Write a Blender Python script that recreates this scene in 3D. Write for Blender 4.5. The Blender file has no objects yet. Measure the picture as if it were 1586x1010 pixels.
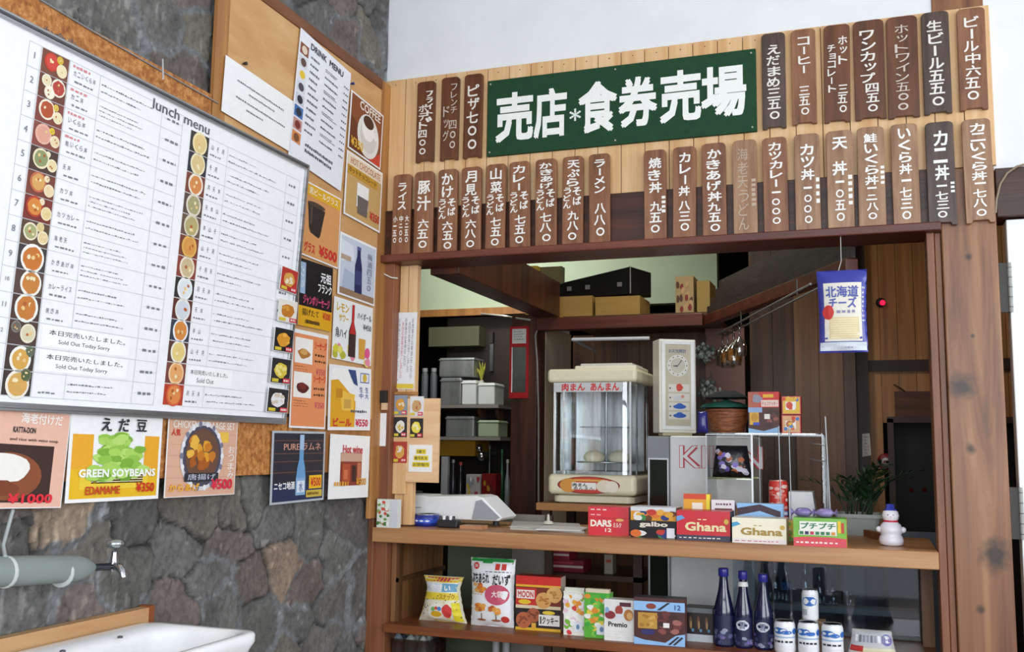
import bpy, math, random
import numpy as np
from mathutils import Vector, Matrix
random.seed(7)
SC = bpy.context.scene
COL = SC.collection

# ------------------------------------------------------------------ camera
CAM = Vector((1.7208, -3.2768, 1.4618)); YAW, PITCH, ROLL, FPX = .3488, .1238, .0131, 1524.0
_F = Vector((-math.sin(YAW)*math.cos(PITCH), math.cos(YAW)*math.cos(PITCH), math.sin(PITCH)))
_R0 = Vector((math.cos(YAW), math.sin(YAW), 0)); _U0 = _R0.cross(_F)
_R = _R0*math.cos(ROLL) + _U0*math.sin(ROLL); _U = -_R0*math.sin(ROLL) + _U0*math.cos(ROLL)
cd = bpy.data.cameras.new('camera'); cam = bpy.data.objects.new('camera', cd); COL.objects.link(cam)
m3 = Matrix((_R, _U, -_F)).transposed()
cam.matrix_world = Matrix.Translation(CAM) @ m3.to_4x4()
cd.sensor_fit = 'HORIZONTAL'; cd.sensor_width = 36; cd.lens = FPX*36/1586; cd.clip_start = .05
SC.camera = cam

# ------------------------------------------------------------------ world, daylight, exposure
w = bpy.data.worlds.new('sky'); SC.world = w; w.use_nodes = True
w.node_tree.nodes['Background'].inputs[0].default_value = (.80, .90, 1, 1)
w.node_tree.nodes['Background'].inputs[1].default_value = 1.6

def area(name, loc, target, sx, sy, power, col=(1, 1, 1)):
    l = bpy.data.lights.new(name, 'AREA'); l.shape = 'RECTANGLE'; l.size = sx; l.size_y = sy
    l.energy = power; l.color = col
    o = bpy.data.objects.new(name, l); COL.objects.link(o); o.location = loc
    o.rotation_euler = (Vector(target)-Vector(loc)).to_track_quat('-Z', 'Y').to_euler()
    return o
area('daylight_front_window', (2.6, -5.75, 2.0), (2.2, 0, 1.6), 4.2, 2.0, 170, (.93, .97, 1))
area('daylight_side_window', (5.85, -2.4, 2.0), (0, -1.6, 1.7), 3.2, 1.9, 110, (.95, .98, 1))
area('kitchen_tube_light', (-.35, 1.75, 2.93), (-.3, 2.3, 2.4), .9, .12, 9, (1, .98, .9))
area('kitchen_shelf_fill', (-.45, 1.85, 2.28), (-.4, 2.5, 1.5), .6, .1, 2.2, (1, .97, .92))  # added fill without a fixture, brightens the containers on the kitchen shelves
area('counter_fill', (.95, .80, 2.94), (.9, .85, 1.2), .7, .14, 9, (1, .97, .92))  # added overhead fill, no known lamp here; lifts steamer, fridge and partition
area('shop_room_light', (2.9, 1.0, 2.7), (1.9, 1.8, 1.2), .5, .3, 2.8, (1, .86, .68))
SC.view_settings.view_transform = 'Standard'; SC.view_settings.look = 'None'
SC.cycles.transparent_max_bounces = 24
SC.view_settings.exposure = 0.0; SC.view_settings.gamma = 1; SC.view_settings.use_curve_mapping = False

# ------------------------------------------------------------------ picking points on real planes
def ray(u, v): return _F + _R*((u-793)/FPX) - _U*((v-505)/FPX)
def on_y(u, v, y): d = ray(u, v); return CAM + d*((y-CAM.y)/d.y)
def on_x(u, v, x): d = ray(u, v); return CAM + d*((x-CAM.x)/d.x)
def on_z(u, v, z): d = ray(u, v); return CAM + d*((z-CAM.z)/d.z)
def on_pl(u, v, P, N): d = ray(u, v); return CAM + d*((Vector(P)-CAM).dot(N)/d.dot(N))
def span(u0, u1, vt, vb, y):
    a, b = on_y(u0, (vt+vb)/2, y), on_y(u1, (vt+vb)/2, y); um = (u0+u1)/2
    return a.x, b.x, on_y(um, vb, y).z, on_y(um, vt, y).z

# ------------------------------------------------------------------ materials
def lin(h):
    h = h.lstrip('#'); c = [int(h[i:i+2], 16)/255 for i in (0, 2, 4)]
    return tuple(x/12.92 if x <= .04045 else ((x+.055)/1.055)**2.4 for x in c) + (1,)
_MC = {}
def M(hexc, rough=.5, metal=0., name=None):
    if not isinstance(hexc, str): return hexc
    k = (hexc, rough, metal)
    if k in _MC: return _MC[k]
    m = bpy.data.materials.new('paint_'+hexc.lstrip('#')); m.use_nodes = True
    nt = m.node_tree; b = nt.nodes['Principled BSDF']
    b.inputs['Roughness'].default_value = rough; b.inputs['Metallic'].default_value = metal
    n = nt.nodes.new('ShaderNodeTexNoise'); n.inputs['Scale'].default_value = 60; n.inputs['Detail'].default_value = 3
    tc = nt.nodes.new('ShaderNodeTexCoord'); nt.links.new(tc.outputs['Object'], n.inputs['Vector'])
    mx = nt.nodes.new('ShaderNodeMix'); mx.data_type = 'RGBA'; c = lin(hexc)
    mx.inputs[6].default_value = tuple(min(1, x*.93) for x in c[:3])+(1,); mx.inputs[7].default_value = tuple(min(1, x*1.05) for x in c[:3])+(1,)
    nt.links.new(n.outputs['Fac'], mx.inputs[0]); nt.links.new(mx.outputs[2], b.inputs['Base Color'])
    _MC[k] = m; return m

def noisy(name, stops, scale=(8, 8, 8), detail=6, rough=.6, bump=.2, bscale=None, metal=0, dist=.3, ramp=None, spots=None, attr=None, warp=0, coat=0):
    """noise-driven colour ramp stretched along an axis; spots = knots [(x, y, z, r, stretch)] in world metres"""
    m = bpy.data.materials.new(name); m.use_nodes = True; nt = m.node_tree; L = nt.links.new
    b = nt.nodes['Principled BSDF']; b.inputs['Roughness'].default_value = rough; b.inputs['Metallic'].default_value = metal
    if coat: b.inputs['Coat Weight'].default_value = coat; b.inputs['Coat Roughness'].default_value = .25
    tc = nt.nodes.new('ShaderNodeNewGeometry'); mp = nt.nodes.new('ShaderNodeMapping'); mp.inputs['Scale'].default_value = scale
    L(tc.outputs['Position'], mp.inputs['Vector'])
    n = nt.nodes.new('ShaderNodeTexNoise'); n.inputs['Scale'].default_value = 1; n.inputs['Detail'].default_value = detail
    n.inputs['Roughness'].default_value = .62; n.inputs['Distortion'].default_value = dist
    L(mp.outputs['Vector'], n.inputs['Vector'])
    r = nt.nodes.new('ShaderNodeValToRGB'); e = r.color_ramp.elements
    pos = ramp or [.3 + .4*i/(len(stops)-1) for i in range(len(stops))]
    e[0].position, e[0].color = pos[0], lin(stops[0]); e[1].position, e[1].color = pos[-1], lin(stops[-1])
    for p, s in zip(pos[1:-1], stops[1:-1]): q = e.new(p); q.color = lin(s)
    L(n.outputs['Fac'], r.inputs['Fac']); out = r.outputs['Color']
    for (x, y, z, rad, st, hexc) in (spots or []):
        sub = nt.nodes.new('ShaderNodeVectorMath'); sub.operation = 'SUBTRACT'; sub.inputs[1].default_value = (x, y, z)
        L(tc.outputs['Position'], sub.inputs[0])
        sc = nt.nodes.new('ShaderNodeVectorMath'); sc.operation = 'MULTIPLY'; sc.inputs[1].default_value = (1, 0, 1/st)
        L(sub.outputs[0], sc.inputs[0])
        n2 = nt.nodes.new('ShaderNodeTexNoise'); n2.inputs['Scale'].default_value = 30; L(tc.outputs['Position'], n2.inputs['Vector'])
        ln = nt.nodes.new('ShaderNodeVectorMath'); ln.operation = 'LENGTH'; L(sc.outputs[0], ln.inputs[0])
        ad = nt.nodes.new('ShaderNodeMath'); ad.operation = 'MULTIPLY_ADD'; ad.inputs[1].default_value = rad*1.2; L(n2.outputs['Fac'], ad.inputs[0]); L(ln.outputs['Value'], ad.inputs[2])
        mr = nt.nodes.new('ShaderNodeMapRange'); mr.inputs['From Min'].default_value = rad*1.0; mr.inputs['From Max'].default_value = rad*2.0
        mr.inputs['To Min'].default_value = .9; mr.inputs['To Max'].default_value = 0; L(ad.outputs[0], mr.inputs['Value'])
        mx = nt.nodes.new('ShaderNodeMix'); mx.data_type = 'RGBA'; L(mr.outputs[0], mx.inputs[0]); L(out, mx.inputs[6]); mx.inputs[7].default_value = lin(hexc)
        out = mx.outputs[2]
    if attr:
        a = nt.nodes.new('ShaderNodeVertexColor'); a.layer_name = attr
        mx = nt.nodes.new('ShaderNodeMix'); mx.data_type = 'RGBA'; mx.blend_type = 'MULTIPLY'; mx.inputs[0].default_value = 1
        L(a.outputs['Color'], mx.inputs[6]); L(out, mx.inputs[7]); out = mx.outputs[2]
    L(out, b.inputs['Base Color'])
    if bump:
        bn = nt.nodes.new('ShaderNodeBump'); bn.inputs['Strength'].default_value = bump; bn.inputs['Distance'].default_value = .01
        if bscale:
            n3 = nt.nodes.new('ShaderNodeTexNoise'); n3.inputs['Scale'].default_value = bscale; n3.inputs['Detail'].default_value = 8; n3.inputs['Roughness'].default_value = .7
            L(tc.outputs['Position'], n3.inputs['Vector']); L(n3.outputs['Fac'], bn.inputs['Height'])
        else: L(n.outputs['Fac'], bn.inputs['Height'])
        L(bn.outputs[0], b.inputs['Normal'])
    return m

def glass(name, tint='#f4f8f8', refl=.12, rough=.02):
    m = bpy.data.materials.new(name); m.use_nodes = True; nt = m.node_tree; nt.nodes.remove(nt.nodes['Principled BSDF'])
    t = nt.nodes.new('ShaderNodeBsdfTransparent'); t.inputs[0].default_value = lin(tint)
    g = nt.nodes.new('ShaderNodeBsdfGlossy'); g.inputs['Roughness'].default_value = rough
    lw = nt.nodes.new('ShaderNodeLayerWeight'); lw.inputs['Blend'].default_value = .35
    ma = nt.nodes.new('ShaderNodeMath'); ma.operation = 'MULTIPLY_ADD'; ma.inputs[1].default_value = .6; ma.inputs[2].default_value = refl
    nt.links.new(lw.outputs['Fresnel'], ma.inputs[0])
    mx = nt.nodes.new('ShaderNodeMixShader'); nt.links.new(ma.outputs[0], mx.inputs[0]); nt.links.new(t.outputs[0], mx.inputs[1]); nt.links.new(g.outputs[0], mx.inputs[2])
    nt.links.new(mx.outputs[0], nt.nodes['Material Output'].inputs[0]); return m

# ------------------------------------------------------------------ text to polygons
_TC = {}
def text_geo(s, bold=0.):
    k = (s, bold)
    if k in _TC: return _TC[k]
    c = bpy.data.curves.new('t', 'FONT'); c.body = s; c.size = 1; c.resolution_u = 2; c.fill_mode = 'FRONT'; c.offset = bold
    o = bpy.data.objects.new('t', c); COL.objects.link(o)
    me = bpy.data.meshes.new_from_object(o.evaluated_get(bpy.context.evaluated_depsgraph_get()))
    vs = [(v.co.x, v.co.y) for v in me.vertices]; fs = [tuple(p.vertices) for p in me.polygons]
    fs = [f if sum(vs[f[i-1]][0]*vs[f[i]][1]-vs[f[i]][0]*vs[f[i-1]][1] for i in range(len(f))) > 0 else f[::-1] for f in fs]
    bpy.data.objects.remove(o); bpy.data.curves.remove(c); bpy.data.meshes.remove(me)
    if vs:
        x = [v[0] for v in vs]; y = [v[1] for v in vs]; bb = (min(x), min(y), max(x), max(y))
    else: bb = (0, 0, 1, 1)
    _TC[k] = (vs, fs, bb); return _TC[k]

# ------------------------------------------------------------------ mesh builder (everything in world metres)
W = {}
class MB:
    def __init__(s): s.v = []; s.f = []; s.m = []; s.sm = []
    def add(s, vs, fs, mat, smooth=False):
        b = len(s.v); s.v += [Vector(v) for v in vs]
        for f in fs: s.f.append([b+i for i in f]); s.m.append(mat); s.sm.append(smooth)
        return s
    def box(s, x0, x1, y0, y1, z0, z1, mat, rot=0, piv=None):
        vs = [Vector((x, y, z)) for z in (z0, z1) for y in (y0, y1) for x in (x0, x1)]
        if rot:
            p = Vector(piv or ((x0+x1)/2, (y0+y1)/2, 0)); p.z = 0; R = Matrix.Rotation(rot, 3, 'Z'); vs = [R @ (v-p) + p for v in vs]
        return s.add(vs, [(0, 2, 3, 1), (4, 5, 7, 6), (0, 1, 5, 4), (2, 6, 7, 3), (0, 4, 6, 2), (1, 3, 7, 5)], mat)
    def rbox(s, x0, x1, y0, y1, z0, z1, mat, r=.005, k=3, rot=0, piv=None):
        """box with rounded vertical and horizontal edges (stack of rounded rectangles)"""
        def ring(inset, z):
            o = []
            rr = max(r-inset, 1e-4) if inset < r else 1e-4
            for cx, cy, a0 in ((x1-r, y1-r, 0), (x0+r, y1-r, 90), (x0+r, y0+r, 180), (x1-r, y0+r, 270)):
                for i in range(k+1): a = math.radians(a0+90*i/k); o.append(Vector((cx+rr*math.cos(a), cy+rr*math.sin(a), z)))
            return o
        rs = []
        for i in range(k+1): a = math.pi/2*i/k; rs.append(ring(r*(1-math.sin(a)), z0+r*(1-math.cos(a))))
        for i in range(k, -1, -1): a = math.pi/2*i/k; rs.append(ring(r*(1-math.sin(a)), z1-r*(1-math.cos(a))))
        if rot:
            p = Vector(piv or ((x0+x1)/2, (y0+y1)/2, 0)); p.z = 0; R = Matrix.Rotation(rot, 3, 'Z'); rs = [[R @ (v-p) + p for v in q] for q in rs]
        return s.loft(rs, mat, True)
    def loft(s, rings, mat, caps=True, smooth=False, closed=True):
        n = len(rings[0]); fs = []
        for i in range(len(rings)-1):
            for j in range(n if closed else n-1):
                a, b = i*n+j, i*n+(j+1) % n; fs.append((a, b, b+n, a+n))
        vs = [v for r in rings for v in r]; s.add(vs, fs, mat, smooth)
        if caps:
            s.add(rings[0], [tuple(range(n))[::-1]], mat); s.add(rings[-1], [tuple(range(n))], mat)
        return s
    def lathe(s, c, prof, mat, seg=20, caps=True, smooth=True, axis='z'):
        rings = []
        for r, h in prof:
            q = []
            for i in range(seg):
                a = 2*math.pi*i/seg; p = (r*math.cos(a), r*math.sin(a), h)
                if axis == 'x': p = (h, p[0], p[1])
                if axis == 'y': p = (p[1], h, p[0])
                q.append(Vector(c)+Vector(p))
            rings.append(q)
        return s.loft(rings, mat, caps, smooth)
    def tube(s, pts, r, mat, seg=8, caps=True, smooth=True):
        pts = [Vector(p) for p in pts]; rings = []; rad = r if isinstance(r, (list, tuple)) else [r]*len(pts); up = None
        for i, p in enumerate(pts):
            d = (pts[min(i+1, len(pts)-1)]-pts[max(i-1, 0)]).normalized()
            if up is None: up = Vector((0, 0, 1)) if abs(d.z) < .9 else Vector((1, 0, 0))
            a = d.cross(up).normalized(); b = a.cross(d).normalized(); up = b
            rings.append([p + (a*math.cos(t)+b*math.sin(t))*rad[i] for t in [2*math.pi*j/seg for j in range(seg)]])
        return s.loft([q[::-1] for q in rings], mat, caps, smooth)
    def prism(s, pts, O, A, B, N, th, mat, ins=0):
        """2-D outline (counter-clockwise, in A and B) extruded by th along N"""
        O, A, B, N = map(Vector, (O, A, B, N)); n = len(pts)
        base = [O+A*p[0]+B*p[1] for p in pts]; top = [q+N*th for q in base]
        s.add(base+top, [tuple(range(n))[::-1], tuple(range(n, 2*n))] + [(i, (i+1) % n, n+(i+1) % n, n+i) for i in range(n)], mat); return s
    def build(s, name, parent=None, origin=None, bevel=0):
        o0 = W[parent.name] if parent else Vector(origin or (0, 0, 0))
        if not parent and origin is None and s.v:
            xs = [v.x for v in s.v]; ys = [v.y for v in s.v]; zs = [v.z for v in s.v]
            o0 = Vector(((min(xs)+max(xs))/2, (min(ys)+max(ys))/2, min(zs)))
        me = bpy.data.meshes.new(name); me.from_pydata([tuple(v-o0) for v in s.v], [], s.f)
        idx = {}
        for p, mt, sm in zip(me.polygons, s.m, s.sm):
            mt = M(mt)
            if mt.name not in idx: idx[mt.name] = len(me.materials); me.materials.append(mt)
            p.material_index = idx[mt.name]; p.use_smooth = sm
        me.update(); o = bpy.data.objects.new(name, me); COL.objects.link(o)
        if parent: o.parent = parent
        else: o.location = o0
        W[o.name] = o0
        if bevel:
            b = o.modifiers.new('soft_edges', 'BEVEL'); b.width = bevel; b.segments = 2; b.limit_method = 'ANGLE'
        return o

EPS = .00045
class Sheet:
    """flat or bent printed surface: u, v in 0..1 map to a real surface by f(u, v, lift)"""
    def __init__(s, mb, f, w, h): s.mb, s.f, s.w, s.h = mb, f, w, h
    @staticmethod
    def flat(mb, O, R, U):
        O, R, U = Vector(O), Vector(R), Vector(U); N = R.cross(U).normalized()
        return Sheet(mb, lambda u, v, h: O+R*u+U*v+N*h, R.length, U.length)
    def P(s, u, v, L): return s.f(u, v, EPS*L)
    def rect(s, u0, v0, u1, v1, c, L=1, n=1, m=1):
        if s.__dict__.get('sub'): n, m = max(n, int(abs(u1-u0)*s.sub)+1), max(m, int(abs(v1-v0)*s.sub)+1)
        vs = [s.P(u0+(u1-u0)*i/n, v0+(v1-v0)*j/m, L) for j in range(m+1) for i in range(n+1)]
        s.mb.add(vs, [(j*(n+1)+i, j*(n+1)+i+1, (j+1)*(n+1)+i+1, (j+1)*(n+1)+i) for j in range(m) for i in range(n)], c); return s
    def poly(s, pts, c, L=1):
        a = sum(pts[i-1][0]*pts[i][1]-pts[i][0]*pts[i-1][1] for i in range(len(pts)))
        if a < 0: pts = pts[::-1]
        s.k = getattr(s, 'k', 0)+1; L += (s.k % 100)*.009
        s.mb.add([s.P(u, v, L) for u, v in pts], [tuple(range(len(pts)))], c); return s
    def ell(s, cu, cv, ru, rv, c, L=1, n=18, jit=0, rot=0):
        pts = []
        for i in range(n):
            a = 2*math.pi*i/n; k = 1+random.uniform(-jit, jit); x, y = math.cos(a)*k, math.sin(a)*k
            x, y = x*math.cos(rot)-y*math.sin(rot), x*math.sin(rot)+y*math.cos(rot); pts.append((cu+ru*x, cv+rv*y))
        s.k = getattr(s, 'k', 0)+1; L += (s.k % 100)*.009
        s.mb.add([s.P(cu, cv, L)]+[s.P(u, v, L) for u, v in pts], [(0, 1+i, 1+(i+1) % n) for i in range(n)], c); return s
    def circ(s, cu, cv, r, c, L=1, n=18, jit=0):   # r as a share of the width
        return s.ell(cu, cv, r, r*s.w/s.h, c, L, n, jit)
    def text(s, t, u0, v0, u1, v1, c, L=3, bold=.015, keep=False):
        vs, fs, (a, b, d, e) = text_geo(t, 0.)
        if not vs: return s
        if bold >= .01:      # thicken the strokes: the same glyph laid down again, slightly shifted
            n = len(vs); bx = bold*.75; off = [(0, 0), (-bx, -bx), (bx, bx), (-bx, bx), (bx, -bx)] if bold >= .022 else [(-bx, 0), (bx, 0)]
            vs = [(x+p, y+q, j) for j, (p, q) in enumerate(off) for x, y in vs]; fs = [tuple(i+j*n for i in f) for j in range(len(off)) for f in fs]
            a -= bx; d += bx; b -= bx; e += bx
        else: vs = [(x, y, 0) for x, y in vs]
        sx, sy = (u1-u0)/max(d-a, 1e-6), (v1-v0)/max(e-b, 1e-6); ou, ov = u0, v0
        if keep:
            k = min(sx*s.w, sy*s.h); sx, sy = k/s.w, k/s.h
            ou, ov = (u0+u1)/2-(d-a)*sx/2, (v0+v1)/2-(e-b)*sy/2
        s.mb.add([s.P(ou+(x-a)*sx, ov+(y-b)*sy, L+j*.03) for x, y, j in vs], fs, c); return s
    def vtext(s, t, u0, v0, u1, v1, c, L=3, bold=.02, wob=.0):
        """brush lettering written downwards: one cell per character"""
        n = len(t); ch = (v1-v0)/n
        for i, k in enumerate(t):
            if k == ' ': continue
            va = v1-(i+1)*ch; pad = .10*ch; d = random.uniform(-wob, wob)*(u1-u0)
            w_, h_ = u1-u0, ch
            if k in 'ーI|': s.text('｜' if k == 'ー' else k, u0+w_*.42+d, va+pad, u0+w_*.58+d, va+ch-pad, c, L, bold)
            elif k in '一': s.rect(u0+w_*.12+d, va+ch*.42, u1-w_*.08+d, va+ch*.62, c, L)
            elif k in '二': s.rect(u0+w_*.2+d, va+ch*.66, u1-w_*.2+d, va+ch*.80, c, L); s.rect(u0+w_*.05+d, va+ch*.2, u1-w_*.05+d, va+ch*.36, c, L)
            elif k in '〇': 
                for j in range(14):
                    a, b_ = 2*math.pi*j/14, 2*math.pi*(j+1)/14
                    q = lambda t_, r_: (u0+w_*.5+d+w_*.36*r_*math.cos(t_), va+ch*.5+ch*.36*r_*math.sin(t_))
                    s.poly([q(a, 1), q(b_, 1), q(b_, .62), q(a, .62)], c, L)
            else:
                sm = k in 'ッャュョょっゃゅ'
                q = .18 if sm else 0
                s.text(k, u0+w_*(q+.02)+d, va+pad*.6+q*ch*.5, u1-w_*.02+d, va+ch-pad*.6-q*ch*.5, c, L, bold)
        return s
    def dashes(s, u0, v0, u1, v1, rows, c, L=2, fill=.62, wmin=.01, wmax=.035, ragged=.25):
        rh = (v1-v0)/rows
        for r in range(rows):
            u = u0; end = u1-(u1-u0)*random.uniform(0, ragged)
            while u < end:
                w_ = random.uniform(wmin, wmax); s.rect(u, v0+rh*(r+.5-fill/2)+rh*random.uniform(0, .1), min(u+w_, end), v0+rh*(r+.5+fill/2)-rh*random.uniform(0, .15), c, L); u += w_+wmin*random.uniform(.5, 1.1)
        return s
    def frame(s, u0, v0, u1, v1, t, c, L=1):
        tv = t*s.w/s.h
        s.rect(u0, v0, u1, v0+tv, c, L); s.rect(u0, v1-tv, u1, v1, c, L); s.rect(u0, v0+tv, u0+t, v1-tv, c, L); s.rect(u1-t, v0+tv, u1, v1-tv, c, L); return s

# ------------------------------------------------------------------ things and parts
def tag(o, label=None, cat=None, group=None, kind=None):
    if label: o['label'] = label
    if cat: o['category'] = cat
    if group: o['group'] = group
    if kind: o['kind'] = kind
    return o
def thing(name, label, cat, loc, group=None):
    o = bpy.data.objects.new(name, None); COL.objects.link(o); o.location = loc; o.empty_display_size = .05
    W[o.name] = Vector(loc); return tag(o, label, cat, group)
def struct(mb, name, bevel=0, label=None):
    o = mb.build(name, origin=(0, 0, 0), bevel=bevel); o['kind'] = 'structure'; return o
def dup(root, delta, label=None, group=None):
    r = root.copy(); COL.objects.link(r); r.location = root.location+Vector(delta); W[r.name] = Vector(r.location)
    if label: r['label'] = label
    if group: r['group'] = group
    for ch in list(root.children):
        c = ch.copy(); COL.objects.link(c); c.parent = r
        for g in ch.children:
            d = g.copy(); COL.objects.link(d); d.parent = c
    return r
# ------------------------------------------------------------------ shared woods and plasters
BROWN = noisy('dark_brown_timber', ['#2a150d', '#4a2415', '#64331e'], (14, 14, 1.2), rough=.42, bump=.15)
BROWN_X = noisy('dark_brown_timber_across', ['#26130c', '#3f1f13', '#5a2c1b'], (1.2, 14, 22), rough=.42, bump=.15)
LINTEL = noisy('red_brown_lintel', ['#3a1810', '#5c281a', '#743c2b'], (1.2, 14, 22), rough=.4, bump=.12)
PINE = noisy('light_pine_boards', ['#cf9e68', '#deb482', '#eaca9e'], (26, 26, 1.4), rough=.5, bump=.05)
PINE_D = noisy('aged_pine_boards', ['#8a5a30', '#a9743f', '#c0894e'], (22, 22, 1.2), rough=.5, bump=.06)
SHELFW = noisy('counter_pine', ['#8a5c3a', '#ae7c50', '#c09262'], (1.3, 22, 30), rough=.38, bump=.05)
SHELFD = noisy('lower_shelf_wood', ['#5c3018', '#7d4524', '#94582f'], (1.3, 22, 26), rough=.4, bump=.08)
PLY = noisy('plywood_board', ['#c08d58', '#cfa06a', '#dab27d'], (1.5, 3, 10), rough=.55, bump=.03)
OSB = noisy('cork_backing_board', ['#8a4f22', '#b4743a', '#d39a5c'], (70, 70, 70), detail=3, rough=.7, bump=.15)
TRIMW = noisy('warm_trim_wood', ['#5e3522', '#835034', '#9a6342'], (18, 18, 1.2), rough=.45, bump=.08)
WALLW = noisy('white_plaster', ['#e2e5e8', '#eceff2'], (4, 4, 4), rough=.75, bump=.06, bscale=45)
GREEN = noisy('pale_green_plaster', ['#b9ccb0', '#c6d6bc'], (3, 3, 3), rough=.7, bump=.05, bscale=60)
PANEL_D = noisy('brown_panelling', ['#38210f', '#523417', '#674424'], (24, 24, 1.0), rough=.45, bump=.1)
PANEL_M = noisy('mid_brown_panelling', ['#5a3a20', '#7a5230', '#8f6540'], (24, 24, 1.0), rough=.45, bump=.1)
BEIGE = noisy('beige_partition', ['#b09c84', '#c4b098', '#d2c0a8'], (8, 8, 2), rough=.6, bump=.05)
kn = [on_y(1490, 598, -.03), on_y(1542, 860, -.03), on_y(1500, 398, -.03), on_y(1506, 520, -.03), on_y(1503, 695, -.03), on_y(1520, 945, -.03), on_y(1515, 800, -.03)]
POST = noisy('knotty_post_wood', ['#54321f', '#7a4e33', '#926543', '#a67a54'], (16, 16, 1.0), rough=.42, bump=.12, dist=.8,
             spots=[(kn[0].x, 0, kn[0].z, .034, 1.1, '#1d1514'), (kn[1].x, 0, kn[1].z, .038, 1.2, '#1c100c'), (kn[2].x, 0, kn[2].z, .010, 1, '#2c1a12'),
                    (kn[3].x, 0, kn[3].z, .006, 1, '#2c1a12'), (kn[4].x, 0, kn[4].z, .012, 1.2, '#2c1a12'), (kn[5].x, 0, kn[5].z, .012, 1, '#2c1a12')])
STONE = noisy('volcanic_stone', ['#a0a0a0', '#dcdcdc', '#ffffff'], (55, 55, 55), detail=8, rough=.9, bump=.55, bscale=120, attr='stone', ramp=[.25, .5, .8])
FLOORM = noisy('dark_floor_boards', ['#4a3626', '#6a4f38'], (2, 20, 2), rough=.4, bump=.05)
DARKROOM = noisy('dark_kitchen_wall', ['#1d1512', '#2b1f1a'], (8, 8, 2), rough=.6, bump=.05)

Z0 = .18
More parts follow.
